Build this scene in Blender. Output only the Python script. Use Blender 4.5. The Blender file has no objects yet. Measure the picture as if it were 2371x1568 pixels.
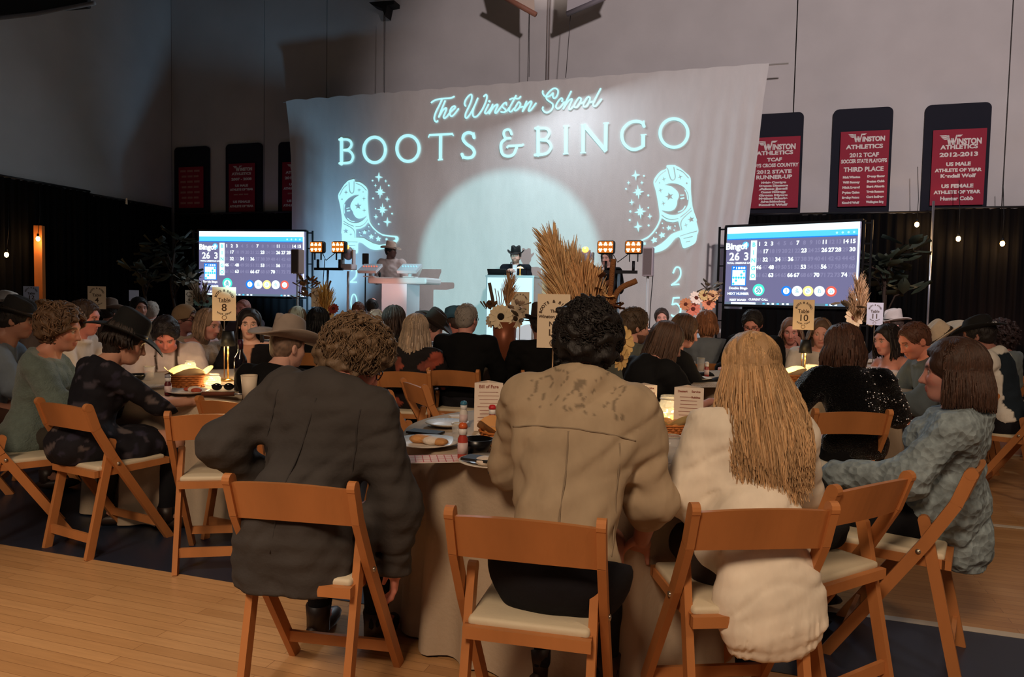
import bpy, bmesh, math, random
import numpy as np
from mathutils import Vector, Matrix

# ------------------------------------------------------------------ camera
SC = bpy.context.scene
COL = SC.collection
F, CX, CY, CAMH = 1712.0, 1185.5, 784.0, 1.36
PITCH, ROLL = math.atan(94 / F), math.atan(0.02)
_f = np.array([0, math.cos(PITCH), -math.sin(PITCH)])
_u0 = np.array([0, math.sin(PITCH), math.cos(PITCH)])
_r0 = np.array([1.0, 0, 0])
_r = _r0 * math.cos(ROLL) + _u0 * math.sin(ROLL)
_u = -_r0 * math.sin(ROLL) + _u0 * math.cos(ROLL)
CAM = np.array([0, 0, CAMH])
cd = bpy.data.cameras.new('camera')
cd.sensor_width = 36
cd.lens = F / 2371 * 36
cd.clip_start = 0.05
cam = bpy.data.objects.new('camera', cd)
COL.objects.link(cam)
cam.matrix_world = Matrix(((_r[0], _u[0], -_f[0], 0), (_r[1], _u[1], -_f[1], 0), (_r[2], _u[2], -_f[2], CAMH), (0, 0, 0, 1)))
SC.camera = cam
SC.view_settings.view_transform = 'Standard'
SC.view_settings.look = 'None'
SC.view_settings.exposure = 0.45
SC.view_settings.gamma = 1.0
SC.view_settings.use_curve_mapping = False

# ------------------------------------------------------------------ world and large lights
wd = bpy.data.worlds.new('world')
SC.world = wd
wd.use_nodes = True
wd.node_tree.nodes['Background'].inputs[0].default_value = (0.62, 0.68, 0.9, 1)
wd.node_tree.nodes['Background'].inputs[1].default_value = 0.02


def lamp(name, kind, loc, energy, color, target=None, size=0.3, angle=40, blend=0.3, sizey=None):
    ld = bpy.data.lights.new(name, kind)
    ld.energy = energy
    ld.color = color
    if kind == 'AREA':
        ld.size = size
        if sizey:
            ld.shape = 'RECTANGLE'
            ld.size_y = sizey
    else:
        ld.shadow_soft_size = size
    if kind == 'SPOT':
        ld.spot_size = math.radians(angle)
        ld.spot_blend = blend
    o = bpy.data.objects.new(name, ld)
    COL.objects.link(o)
    o.location = loc
    if target is not None:
        d = Vector(target) - Vector(loc)
        o.rotation_euler = d.to_track_quat('-Z', 'Y').to_euler()
    return o


# dimmed warm house lamps under the gym ceiling, behind and above the photographer
lamp('house_light_main', 'SPOT', (-1.6, -2.6, 5.2), 680, (1.0, 0.73, 0.5), (-0.3, 3.0, 0.4), size=0.7, angle=66, blend=0.7)
lamp('house_light_side', 'SPOT', (4.5, -1.5, 6.0), 300, (1.0, 0.72, 0.48), (2.0, 4.2, 0.4), size=0.7, angle=62, blend=0.7)
lamp('house_light_floor', 'SPOT', (-3.4, -0.2, 5.5), 620, (1.0, 0.80, 0.62), (-2.0, 2.1, 0), size=0.5, angle=34, blend=0.9)
# wide spill of the stage projector on cloth and wall
lamp('projector_spill', 'SPOT', (3.3, 0.5, 6.3), 2050, (1.0, 0.85, 0.86), (4.45, 12.5, 4.3), size=0.25, angle=63, blend=0.35)
# follow spot: the round pool of light round the speaker
lamp('follow_spot', 'SPOT', (-2.7, -0.6, 2.05), 3700, (0.42, 0.92, 1.0), (-0.02, 14.0, 1.95), size=0.02, angle=14.6, blend=0.26)
# cool wash on the left part of the cloth
lamp('cool_wash', 'SPOT', (-3.5, 12.6, 0.7), 250, (0.30, 0.66, 1.0), (-4.3, 15.4, 3.1), size=0.15, angle=84, blend=1.0)
# warm beam from the rafters on the upper middle of the wall
lamp('rafter_beam', 'SPOT', (-2.6, 8.4, 8.9), 560, (1.0, 0.83, 0.74), (0.7, 14.0, 7.9), size=0.2, angle=22, blend=0.6)
# cool beam low on the crowd from the stage side
lamp('stage_front', 'AREA', (0.4, 12.6, 5.6), 120, (0.75, 0.88, 1.0), (0, 7.5, 0.8), size=1.2)


# ------------------------------------------------------------------ helpers: projection
def ray(px, py):
    return _f + (px - CX) / F * _r - (py - CY) / F * _u


def at(px, py, Y):
    d = ray(px, py)
    return CAM + d * (Y / d[1])


def onz(px, py, z):
    d = ray(px, py)
    return CAM + d * ((z - CAMH) / d[2])


WA = math.radians(18)
WO = np.array([0, 14.2, 0])
WE = np.array([math.cos(WA), -math.sin(WA), 0])      # along the back wall, to the right
WN = np.array([-math.sin(WA), -math.cos(WA), 0])     # from the wall into the room


def onwall(px, py, off=0.0):
    """(s, z) of a pixel on the plane OFF metres in front of the back wall"""
    d = ray(px, py)
    k = (np.dot(WO - CAM, WN) + off) / np.dot(d, WN)
    p = CAM + d * k
    return float(np.dot(p - WO, WE)), float(p[2])


def wp(s, off, z):
    p = WO + WE * s + WN * off
    return np.array([p[0], p[1], z])


WALLM = Matrix(((WE[0], -WN[0], 0, WO[0]), (WE[1], -WN[1], 0, WO[1]), (0, 0, 1, 0), (0, 0, 0, 1)))  # local x along, y into wall
WROT = -WA


def lin(c):
    out = []
    for v in c[:3]:
        v = v / 255.0
        out.append(v / 12.92 if v <= 0.04045 else ((v + 0.055) / 1.055) ** 2.4)
    return tuple(out)


# ------------------------------------------------------------------ helpers: materials
MATS = {}


def mat(name, rgb=(128, 128, 128), rough=0.6, metal=0.0, emit=None, estr=0.0, bump=0.0, bscale=60.0, var=0.0, vscale=8.0,
        attr=False, trans=0.0, alpha=1.0, stretch=None, sheen=0.0, kind='noise', coat=0.0, spec=0.5, ior=1.45):
    if name in MATS:
        return MATS[name]
    m = bpy.data.materials.new(name)
    m.use_nodes = True
    nt = m.node_tree
    b = nt.nodes['Principled BSDF']
    c = lin(rgb) + (1,)
    b.inputs['Base Color'].default_value = c
    b.inputs['Roughness'].default_value = rough
    b.inputs['Metallic'].default_value = metal
    b.inputs['IOR'].default_value = ior
    b.inputs['Specular IOR Level'].default_value = spec
    if trans:
        b.inputs['Transmission Weight'].default_value = trans
    if alpha < 1:
        b.inputs['Alpha'].default_value = alpha
    if sheen:
        b.inputs['Sheen Weight'].default_value = sheen
    if coat:
        b.inputs['Coat Weight'].default_value = coat
    if emit is not None:
        b.inputs['Emission Color'].default_value = lin(emit) + (1,)
        b.inputs['Emission Strength'].default_value = estr
    need = bump or var
    src = None
    if attr:
        a = nt.nodes.new('ShaderNodeAttribute')
        a.attribute_name = 'col'
        src = a.outputs['Color']
        nt.links.new(src, b.inputs['Base Color'])
    if need:
        tc = nt.nodes.new('ShaderNodeTexCoord')
        mp = nt.nodes.new('ShaderNodeMapping')
        if stretch:
            mp.inputs['Scale'].default_value = stretch
        nt.links.new(tc.outputs['Object'], mp.inputs['Vector'])
    if var:
        n = nt.nodes.new('ShaderNodeTexNoise')
        n.inputs['Scale'].default_value = vscale
        n.inputs['Detail'].default_value = 4
        nt.links.new(mp.outputs['Vector'], n.inputs['Vector'])
        mr = nt.nodes.new('ShaderNodeMapRange')
        mr.inputs['From Min'].default_value = 0.3
        mr.inputs['From Max'].default_value = 0.7
        mr.inputs['To Min'].default_value = 1 - var
        mr.inputs['To Max'].default_value = 1 + var
        nt.links.new(n.outputs['Fac'], mr.inputs['Value'])
        mx = nt.nodes.new('ShaderNodeMix')
        mx.data_type = 'RGBA'
        mx.blend_type = 'MULTIPLY'
        mx.inputs[0].default_value = 1.0
        if src is not None:
            nt.links.new(src, mx.inputs[6])
        else:
            mx.inputs[6].default_value = c
        nt.links.new(mr.outputs['Result'], mx.inputs[7])
        nt.links.new(mx.outputs[2], b.inputs['Base Color'])
    if bump:
        if kind == 'voronoi':
            n2 = nt.nodes.new('ShaderNodeTexVoronoi')
            out = n2.outputs['Distance']
        else:
            n2 = nt.nodes.new('ShaderNodeTexNoise')
            n2.inputs['Detail'].default_value = 3
            out = n2.outputs['Fac']
        n2.inputs['Scale'].default_value = bscale
        nt.links.new(mp.outputs['Vector'], n2.inputs['Vector'])
        bp = nt.nodes.new('ShaderNodeBump')
        bp.inputs['Strength'].default_value = bump
        bp.inputs['Distance'].default_value = 0.02
        nt.links.new(out, bp.inputs['Height'])
        nt.links.new(bp.outputs['Normal'], b.inputs['Normal'])
    MATS[name] = m
    return m


# ------------------------------------------------------------------ helpers: objects
def link(o, parent=None):
    COL.objects.link(o)
    if parent is not None:
        o.parent = parent
    return o


def tag(o, label=None, cat=None, group=None, kind=None):
    if label:
        o['label'] = label
    if cat:
        o['category'] = cat
    if group:
        o['group'] = group
    if kind:
        o['kind'] = kind
    return o


def thing(name, label, cat, loc=(0, 0, 0), rotz=0.0, group=None):
    o = bpy.data.objects.new(name, None)
    o.empty_display_size = 0.1
    COL.objects.link(o)
    o.location = [float(v) for v in loc]
    o.rotation_euler = (0, 0, rotz)
    return tag(o, label, cat, group)


def raw_mesh(name, verts, faces, smooth=True, cols=None):
    """verts (n,3); faces: (m,4) array, or list of index lists"""
    me = bpy.data.meshes.new(name)
    verts = np.asarray(verts, dtype=np.float32)
    me.vertices.add(len(verts))
    me.vertices.foreach_set('co', verts.ravel())
    if isinstance(faces, np.ndarray):
        n, k = faces.shape
        tot = np.full(n, k, dtype=np.int32)
        idx = faces.astype(np.int32).ravel()
    else:
        tot = np.array([len(f) for f in faces], dtype=np.int32)
        idx = np.array([i for f in faces for i in f], dtype=np.int32)
    start = np.zeros(len(tot), dtype=np.int32)
    if len(tot) > 1:
        start[1:] = np.cumsum(tot)[:-1]
    me.loops.add(len(idx))
    me.loops.foreach_set('vertex_index', idx)
    me.polygons.add(len(tot))
    me.polygons.foreach_set('loop_start', start)
    me.polygons.foreach_set('loop_total', tot)
    me.polygons.foreach_set('use_smooth', np.full(len(tot), bool(smooth)))
    if cols is not None:
        ca = me.color_attributes.new('col', 'FLOAT_COLOR', 'POINT')
        c4 = np.ones((len(verts), 4), dtype=np.float32)
        c4[:, :3] = cols
        ca.data.foreach_set('color', c4.ravel())
    me.update(calc_edges=True)
    me.validate()
    return me


def put(name, me, m, parent=None, loc=None, rot=None):
    o = bpy.data.objects.new(name, me)
    if m is not None and len(me.materials) == 0:
        me.materials.append(m)
    link(o, parent)
    if loc is not None:
        o.location = [float(v) for v in loc]
    if rot is not None:
        o.rotation_euler = rot
    return o


def rotm(axis, a):
    return np.array(Matrix.Rotation(a, 3, axis))


class MB:
    """collects simple solids; build() makes ONE mesh object"""
    def __init__(s):
        s.v, s.f = [], []

    def add(s, V, Fs):
        n = len(s.v)
        s.v.extend([tuple(map(float, p)) for p in V])
        s.f.extend([[i + n for i in f] for f in Fs])
        return s

    def box(s, c, d, R=None):
        V = []
        for z in (-.5, .5):
            for x, y in ((-.5, -.5), (.5, -.5), (.5, .5), (-.5, .5)):
                p = np.array([x * d[0], y * d[1], z * d[2]])
                if R is not None:
                    p = R @ p
                V.append(p + np.array(c))
        return s.add(V, [[3, 2, 1, 0], [4, 5, 6, 7], [0, 1, 5, 4], [1, 2, 6, 5], [2, 3, 7, 6], [3, 0, 4, 7]])

    def bar(s, a, b, w, t, side=(1, 0, 0)):
        """rectangular bar from a to b, width w along SIDE, thickness t across"""
        a, b = np.array(a, float), np.array(b, float)
        d = b - a
        L = np.linalg.norm(d)
        z = d / L
        x = np.array(side, float)
        x = x - z * np.dot(x, z)
        x /= np.linalg.norm(x)
        y = np.cross(z, x)
        return s.box((a + b) / 2, (w, t, L), np.column_stack([x, y, z]))

    def tube(s, pts, r, n=6, cap=True):
        pts = [np.array(p, float) for p in pts]
        rs = r if hasattr(r, '__len__') else [r] * len(pts)
        V, Fs = [], []
        ref = np.array([0.3, 0.2, 1.0])
        for i, p in enumerate(pts):
            t = pts[min(i + 1, len(pts) - 1)] - pts[max(i - 1, 0)]
            t = t / (np.linalg.norm(t) + 1e-9)
            x = np.cross(t, ref)
            if np.linalg.norm(x) < 1e-3:
                x = np.cross(t, [1, 0, 0])
            x /= np.linalg.norm(x)
            y = np.cross(t, x)
            for k in range(n):
                a = 2 * math.pi * k / n
                V.append(p + (x * math.cos(a) + y * math.sin(a)) * rs[i])
        for i in range(len(pts) - 1):
            for k in range(n):
                Fs.append([i * n + k, i * n + (k + 1) % n, (i + 1) * n + (k + 1) % n, (i + 1) * n + k])
        if cap:
            Fs.append(list(range(n))[::-1])
            Fs.append([(len(pts) - 1) * n + k for k in range(n)])
        return s.add(V, Fs)

    def lathe(s, prof, n=24, c=(0, 0, 0), R=None, sx=1.0):
        V, Fs = [], []
        for r, z in prof:
            for k in range(n):
                a = 2 * math.pi * k / n
                p = np.array([r * math.cos(a) * sx, r * math.sin(a), z])
                if R is not None:
                    p = R @ p
                V.append(p + np.array(c))
        for i in range(len(prof) - 1):
            for k in range(n):
                Fs.append([i * n + k, i * n + (k + 1) % n, (i + 1) * n + (k + 1) % n, (i + 1) * n + k])
        if prof[0][0] > 1e-4:
            Fs.append(list(range(n))[::-1])
        if prof[-1][0] > 1e-4:
            Fs.append([(len(prof) - 1) * n + k for k in range(n)])
        return s.add(V, Fs)

    def ell(s, c, r, nu=12, nv=8, R=None):
        prof = []
        V, Fs = [], []
        for i in range(nv + 1):
            th = math.pi * i / nv
            for k in range(nu):
                a = 2 * math.pi * k / nu
                p = np.array([r[0] * math.sin(th) * math.cos(a), r[1] * math.sin(th) * math.sin(a), -r[2] * math.cos(th)])
                if R is not None:
                    p = R @ p
                V.append(p + np.array(c))
        for i in range(nv):
            for k in range(nu):
                Fs.append([i * nu + k, i * nu + (k + 1) % nu, (i + 1) * nu + (k + 1) % nu, (i + 1) * nu + k])
        return s.add(V, Fs)

    def poly(s, P, thick, R=None, c=(0, 0, 0)):
        """extruded polygon: P 2-D in local xz, thickness along local y"""
        n = len(P)
        V = []
        for yy in (-thick / 2, thick / 2):
            for x, z in P:
                p = np.array([x, yy, z])
                if R is not None:
                    p = R @ p
                V.append(p + np.array(c))
        Fs = [list(range(n)), [n + i for i in range(n)][::-1]]
        for i in range(n):
            j = (i + 1) % n
            Fs.append([i, n + i, n + j, j])
        return s.add(V, Fs)

    def mesh(s, name, smooth=False, bevel=0.0):
        me = raw_mesh(name, s.v, s.f, smooth)
        if bevel:
            bm = bmesh.new()
            bm.from_mesh(me)
            bmesh.ops.bevel(bm, geom=bm.edges[:], offset=bevel, segments=2, affect='EDGES', profile=0.5)
            bm.to_mesh(me)
            bm.free()
        return me

    def build(s, name, m, parent=None, smooth=False, bevel=0.0, loc=None, rot=None):
        return put(name, s.mesh(name, smooth, bevel), m, parent, loc, rot)


def copy_tree(o, parent=None):
    c = o.copy()
    COL.objects.link(c)
    c.parent = parent
    for ch in list(o.children):
        copy_tree(ch, c)
    return c


def textmesh(body, size=1.0, bold=0.0, align='CENTER', space=1.0):
    cu = bpy.data.curves.new('lettering', 'FONT')
    cu.body = body
    cu.size = size
    cu.align_x = align
    cu.align_y = 'CENTER'
    cu.offset = bold
    cu.space_character = space
    cu.resolution_u = 3
    o = bpy.data.objects.new('lettering', cu)
    me = bpy.data.meshes.new_from_object(o)
    bpy.data.objects.remove(o)
    bpy.data.curves.remove(cu)
    me.materials.clear()
    me.name = 'lettering'
    return me


def textarrays(body, size, bold=0.0, align='CENTER', space=1.0, fitw=None):
    """vertices (x,y) and faces of a text, fitted to width FITW when given"""
    me = textmesh(body, size, bold, align, space)
    n = len(me.vertices)
    co = np.zeros(n * 3, dtype=np.float32)
    me.vertices.foreach_get('co', co)
    co = co.reshape(-1, 3)[:, :2]
    fs = [list(p.vertices) for p in me.polygons]
    bpy.data.meshes.remove(me)
    if fitw and n:
        w = co[:, 0].max() - co[:, 0].min()
        co = co.copy()
        co[:, 0] *= fitw / w
    return co, fs


def flat_text(mb, body, x, z, size, y=0.0, bold=0.0, fitw=None, align='CENTER', space=1.0, fn=None):
    """adds a text lying in the local xz plane (reading from -y) to MB"""
    co, fs = textarrays(body, size, bold, align, space, fitw)
    if fn is None:
        V = [(x + p[0], y, z + p[1]) for p in co]
    else:
        V = [fn(p) for p in co]
    mb.add(V, fs)
# ------------------------------------------------------------------ smooth solids (signed distance fields, surface nets)
def _cap(P, a, b, ra, rb):
    a, b = np.array(a, float), np.array(b, float)
    d = b - a
    L2 = float(np.dot(d, d)) + 1e-12
    t = np.clip(((P[0] - a[0]) * d[0] + (P[1] - a[1]) * d[1] + (P[2] - a[2]) * d[2]) / L2, 0, 1)
    q = (P[0] - a[0] - t * d[0]) ** 2 + (P[1] - a[1] - t * d[1]) ** 2 + (P[2] - a[2] - t * d[2]) ** 2
    return np.sqrt(q) - (ra + (rb - ra) * t)


def _ell(P, c, r, R):
    q = [P[i] - c[i] for i in range(3)]
    l = [q[0] * R[0, i] + q[1] * R[1, i] + q[2] * R[2, i] for i in range(3)]
    k0 = np.sqrt((l[0] / r[0]) ** 2 + (l[1] / r[1]) ** 2 + (l[2] / r[2]) ** 2)
    k1 = np.sqrt((l[0] / r[0] ** 2) ** 2 + (l[1] / r[1] ** 2) ** 2 + (l[2] / r[2] ** 2) ** 2)
    return k0 * (k0 - 1.0) / np.maximum(k1, 1e-6)


I3 = np.eye(3)


def field(prims, cell, k=0.03, pad=0.05, clips=(), noise=None, inflate=0.0):
    """prims: ('c',a,b,ra,rb) or ('e',c,r,R); an optional last 'k=..' or '-' handled by tuples ('-', prim, k)"""
    lo, hi = np.full(3, 1e9), np.full(3, -1e9)
    bb = []
    for p in prims:
        q = p[1] if p[0] == '-' else p
        if q[0] == 'c':
            a, b = np.array(q[1], float), np.array(q[2], float)
            r = max(q[3], q[4])
            l, h = np.minimum(a, b) - r, np.maximum(a, b) + r
        else:
            r = np.array(q[2], float)
            R = q[3] if len(q) > 3 else I3
            ext = np.sqrt(((R * r[None, :]) ** 2).sum(1))
            l, h = np.array(q[1]) - ext, np.array(q[1]) + ext
        bb.append((l, h))
        if p[0] != '-':
            lo, hi = np.minimum(lo, l), np.maximum(hi, h)
    lo -= pad + inflate
    hi += pad + inflate
    ax = [np.arange(lo[i], hi[i] + cell, cell) for i in range(3)]
    V = np.full([len(a) for a in ax], 0.5)
    for p, (l, h) in zip(prims, bb):
        m = k + 0.06 + inflate
        i0 = [max(0, int((l[i] - m - lo[i]) / cell)) for i in range(3)]
        i1 = [min(len(ax[i]), int((h[i] + m - lo[i]) / cell) + 2) for i in range(3)]
        if any(i1[i] <= i0[i] for i in range(3)):
            continue
        sl = tuple(slice(i0[i], i1[i]) for i in range(3))
        P = np.meshgrid(*[ax[i][sl[i]] for i in range(3)], indexing='ij', sparse=True)
        q = p[1] if p[0] == '-' else p
        if q[0] == 'c':
            d = _cap(P, *q[1:5]) - inflate
        else:
            d = _ell(P, q[1], q[2], q[3] if len(q) > 3 else I3) - inflate
        cur = V[sl]
        if p[0] == '-':
            kk = p[2] if len(p) > 2 else k
            hh = np.clip(0.5 - 0.5 * (cur + d) / kk, 0, 1)
            V[sl] = cur * (1 - hh) - d * hh + kk * hh * (1 - hh)
        else:
            kk = k
            hh = np.clip(0.5 + 0.5 * (d - cur) / kk, 0, 1)
            V[sl] = d * (1 - hh) + cur * hh - kk * hh * (1 - hh)
    if noise is not None or clips:
        P = np.meshgrid(*ax, indexing='ij', sparse=True)
        if noise is not None:
            V = V + noise(P)
        for c in clips:
            n, o = np.array(c[0], float), np.array(c[1], float)
            n = n / np.linalg.norm(n)
            V = np.maximum(V, (P[0] - o[0]) * n[0] + (P[1] - o[1]) * n[1] + (P[2] - o[2]) * n[2])
    return V, ax


_OFF = [(0, 0, 0), (1, 0, 0), (0, 1, 0), (1, 1, 0), (0, 0, 1), (1, 0, 1), (0, 1, 1), (1, 1, 1)]
_EDG = [(0, 1), (2, 3), (4, 5), (6, 7), (0, 2), (1, 3), (4, 6), (5, 7), (0, 4), (1, 5), (2, 6), (3, 7)]


def nets(V, ax):
    V[0], V[-1] = 0.5, 0.5
    V[:, 0], V[:, -1] = 0.5, 0.5
    V[:, :, 0], V[:, :, -1] = 0.5, 0.5
    S = V < 0
    nx, ny, nz = V.shape
    cnt = np.zeros((nx - 1, ny - 1, nz - 1), dtype=np.int8)
    for o in _OFF:
        cnt += S[o[0]:nx - 1 + o[0], o[1]:ny - 1 + o[1], o[2]:nz - 1 + o[2]]
    I, J, K = np.nonzero((cnt > 0) & (cnt < 8))
    n = len(I)
    if n == 0:
        return np.zeros((0, 3)), np.zeros((0, 4), int)
    cv = np.stack([V[I + o[0], J + o[1], K + o[2]] for o in _OFF], 1)
    pos = np.zeros((n, 3))
    num = np.zeros(n)
    off = np.array(_OFF, float)
    for a, b in _EDG:
        va, vb = cv[:, a], cv[:, b]
        m = (va < 0) != (vb < 0)
        t = np.where(m, va / np.where(m, va - vb, 1), 0)
        p = off[a][None] + (off[b] - off[a])[None] * t[:, None]
        pos += p * m[:, None]
        num += m
    pos /= num[:, None]
    h = [a[1] - a[0] for a in ax]
    verts = np.stack([ax[0][I] + pos[:, 0] * h[0], ax[1][J] + pos[:, 1] * h[1], ax[2][K] + pos[:, 2] * h[2]], 1)
    idx = np.full(cnt.shape, -1, dtype=np.int64)
    idx[I, J, K] = np.arange(n)
    quads = []
    for axis in range(3):
        A = [slice(None)] * 3
        B = [slice(None)] * 3
        A[axis], B[axis] = slice(0, -1), slice(1, None)
        d = S[tuple(A)] != S[tuple(B)]
        E = np.nonzero(d)
        u, v = [(1, 2), (2, 0), (0, 1)][axis]
        e = np.stack(E, 1)
        ok = (e[:, u] > 0) & (e[:, v] > 0) & (e[:, u] < V.shape[u] - 1) & (e[:, v] < V.shape[v] - 1)
        e = e[ok]
        if len(e) == 0:
            continue
        inside = S[e[:, 0], e[:, 1], e[:, 2]]

        def cell(du, dv):
            q = e.copy()
            q[:, u] -= du
            q[:, v] -= dv
            return idx[q[:, 0], q[:, 1], q[:, 2]]
        q = np.stack([cell(1, 1), cell(0, 1), cell(0, 0), cell(1, 0)], 1)
        q[~inside] = q[~inside][:, ::-1]
        quads.append(q)
    return verts, np.concatenate(quads)


def solid(prims, cell, k=0.03, **kw):
    return nets(*field(prims, cell, k, **kw))


def merge(parts):
    V, Q, n = [], [], 0
    for v, q in parts:
        V.append(v)
        Q.append(q + n)
        n += len(v)
    return np.concatenate(V), np.concatenate(Q)


_rng = np.random.RandomState(7)
_NW = _rng.normal(size=(18, 3))
_NW /= np.linalg.norm(_NW, axis=1)[:, None]
_NP = _rng.uniform(0, 6.28, 18)


def wob(P, wl, seed=0, n=6):
    """cheap smooth noise in about -1..1 on sparse or dense grids"""
    s = 0
    for i in range(n):
        j = (i + seed * 5) % 18
        f = 2 * math.pi / wl * (0.75 + 0.5 * ((i * 37 + seed * 11) % 10) / 10)
        s = s + np.sin(f * (P[0] * _NW[j, 0] + P[1] * _NW[j, 1] + P[2] * _NW[j, 2]) + _NP[j] + seed)
    return s / (n ** 0.5 * 1.1)


def frame(yaw=0, pitch=0, roll=0):
    """local axes: y forward, z up; yaw>0 turns left, pitch>0 looks down, roll>0 tips to the right"""
    return rotm('Z', math.radians(yaw)) @ rotm('X', -math.radians(pitch)) @ rotm('Y', math.radians(roll))


# ------------------------------------------------------------------ heads (made once, in head space: y forward, z up, origin mid-head)
def head_prims(fem=False, beard=False):
    w = 0.94 if fem else 1.0
    jw = 0.052 if fem else 0.06
    p = [('e', (0, -0.014, 0.03), (0.076 * w, 0.096, 0.088)),
         ('e', (0, 0.022, -0.035), (jw + 0.006, 0.07, 0.078)),
         ('e', (0, 0.052, -0.088), (0.032, 0.03, 0.026)),
         ('e', (0, 0.06, 0.028), (0.052 * w, 0.028, 0.018)),
         ('e', (0.036, 0.052, -0.022), (0.024, 0.026, 0.022)),
         ('e', (-0.036, 0.052, -0.022), (0.024, 0.026, 0.022)),
         ('c', (0, -0.025, -0.03), (0, -0.035, -0.16), 0.05 if fem else 0.057, 0.052 if fem else 0.06)]
    return p


def make_head(cell, fem=False):
    p = head_prims(fem)
    V, ax = field(p, cell, k=0.028, pad=0.035)
    P = np.meshgrid(*ax, indexing='ij', sparse=True)

    def uni(d, k):
        nonlocal V
        h = np.clip(0.5 + 0.5 * (d - V) / k, 0, 1)
        V = d * (1 - h) + V * h - k * h * (1 - h)

    def sub(d, k):
        nonlocal V
        h = np.clip(0.5 - 0.5 * (V + d) / k, 0, 1)
        V = V * (1 - h) - d * h + k * h * (1 - h)
    for s in (1, -1):
        sub(_ell(P, (s * 0.031, 0.092, 0.004), (0.019, 0.016, 0.013), I3), 0.012)
        uni(_ell(P, (s * 0.031, 0.071, 0.003), (0.0125, 0.0125, 0.0115), I3), 0.004)
        uni(_ell(P, (s * 0.077, -0.012, -0.008), (0.010, 0.02, 0.031), frame(s * 20)), 0.006)
        sub(_ell(P, (s * 0.088, -0.004, -0.006), (0.008, 0.009, 0.017), I3), 0.006)
    uni(_cap(P, (0, 0.084, 0.012), (0, 0.106, -0.034), 0.007, 0.0115), 0.012)
    for s in (1, -1):
        uni(_ell(P, (s * 0.011, 0.092, -0.037), (0.009, 0.010, 0.008), I3), 0.008)
    uni(_ell(P, (0, 0.086, -0.0595), (0.021, 0.009, 0.0055), I3), 0.006)
    uni(_ell(P, (0, 0.084, -0.0705), (0.018, 0.009, 0.0065), I3), 0.006)
    v, q = nets(V, ax)
    return v, q


def head_cols(v, skin, hair, fem=False, beard=None, eyes=(60, 45, 35)):
    sk = np.array(lin(skin))
    C = np.tile(sk, (len(v), 1))
    x, y, z = np.abs(v[:, 0]), v[:, 1], v[:, 2]

    def mix(m, c, a=1.0):
        C[m] = C[m] * (1 - a) + np.array(c) * a
    lips = (y > 0.07) & (x < 0.023) & (np.abs(z + 0.065) < 0.0115)
    mix(lips, np.array(lin((165, 78, 74))) * (1.0 if sk.mean() > 0.15 else 0.5), 0.65 if fem else 0.4)
    cheeks = (y > 0.04) & (x > 0.02) & (x < 0.06) & (np.abs(z + 0.025) < 0.022)
    mix(cheeks, sk * np.array([1.12, 0.86, 0.84]), 0.6)
    e = ((x - 0.031) ** 2 + (z - 0.003) ** 2 < 0.0115 ** 2) & (y > 0.068)
    mix(e, lin((176, 164, 156)), 0.7)
    e2 = ((x - 0.031) ** 2 + (z - 0.002) ** 2 < 0.0058 ** 2) & (y > 0.072)
    mix(e2, lin(eyes))
    lid = (np.abs(np.sqrt((x - 0.031) ** 2 + ((z - 0.003) * 1.15) ** 2) - 0.0135) < 0.0022) & (y > 0.06) & (z > 0.003)
    mix(lid, np.array(lin((50, 32, 26))), 0.75)
    br = (np.abs(z - (0.026 - 6 * (x - 0.032) ** 2)) < 0.0042) & (x > 0.013) & (x < 0.052) & (y > 0.04)
    mix(br, np.array(lin(hair)) * 0.7, 0.85)
    if beard is not None:
        b = (((z < -0.05) & (y > -0.005) & (z > -0.125) & (x + 0.7 * np.maximum(0, -0.09 - z) < 0.09)) | ((np.abs(z + 0.05) < 0.006) & (x < 0.03) & (y > 0.07))) & ~lips
        mix(b, np.array(lin(beard)), 0.85)
    return C


HEADS = {}


def get_head(fine, fem):
    key = (fine, fem)
    if key not in HEADS:
        HEADS[key] = make_head({2: 0.0045, 1: 0.0070, 0: 0.0105}[fine], fem)
    return HEADS[key]


# ------------------------------------------------------------------ hands (hand space: y along the fingers, z out of the back of the hand, thumb on +x)
def make_hand(curl, cell=0.005):
    p = [('e', (0.0, 0.045, 0.0), (0.038, 0.05, 0.015)), ('c', (0, -0.03, 0), (0, 0.02, 0), 0.026, 0.027)]
    for i, (x, L) in enumerate(((0.030, 0.072), (0.010, 0.080), (-0.011, 0.074), (-0.031, 0.058))):
        a = np.array([x, 0.082 if i < 3 else 0.074, 0.0])
        ang = math.radians(curl * (0.45 + 0.05 * i))
        segs = (0.45, 0.31, 0.24)
        for j, f in enumerate(segs):
            b = a + np.array([x * 0.12, math.cos(ang), -math.sin(ang)]) * L * f
            p.append(('c', a, b, 0.0095 - 0.001 * j, 0.0085 - 0.001 * j))
            a = b
            ang += math.radians(curl * (0.75 if j == 0 else 0.55))
    a = np.array([0.028, 0.015, -0.006])
    b = a + np.array([0.030, 0.030, -0.012])
    c = b + np.array([0.008, 0.032, -0.010 - curl * 0.0002])
    d = c + np.array([-0.004 - curl * 0.0001, 0.024, -0.008])
    p += [('c', a, b, 0.014, 0.0115), ('c', b, c, 0.0112, 0.0095), ('c', c, d, 0.0095, 0.0075)]
    return solid(p, cell, k=0.008, pad=0.02)


HANDS = {}


def get_hand(curl, cell=0.005):
    if (curl, cell) not in HANDS:
        HANDS[(curl, cell)] = make_hand(curl, cell)
    return HANDS[(curl, cell)]


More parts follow.
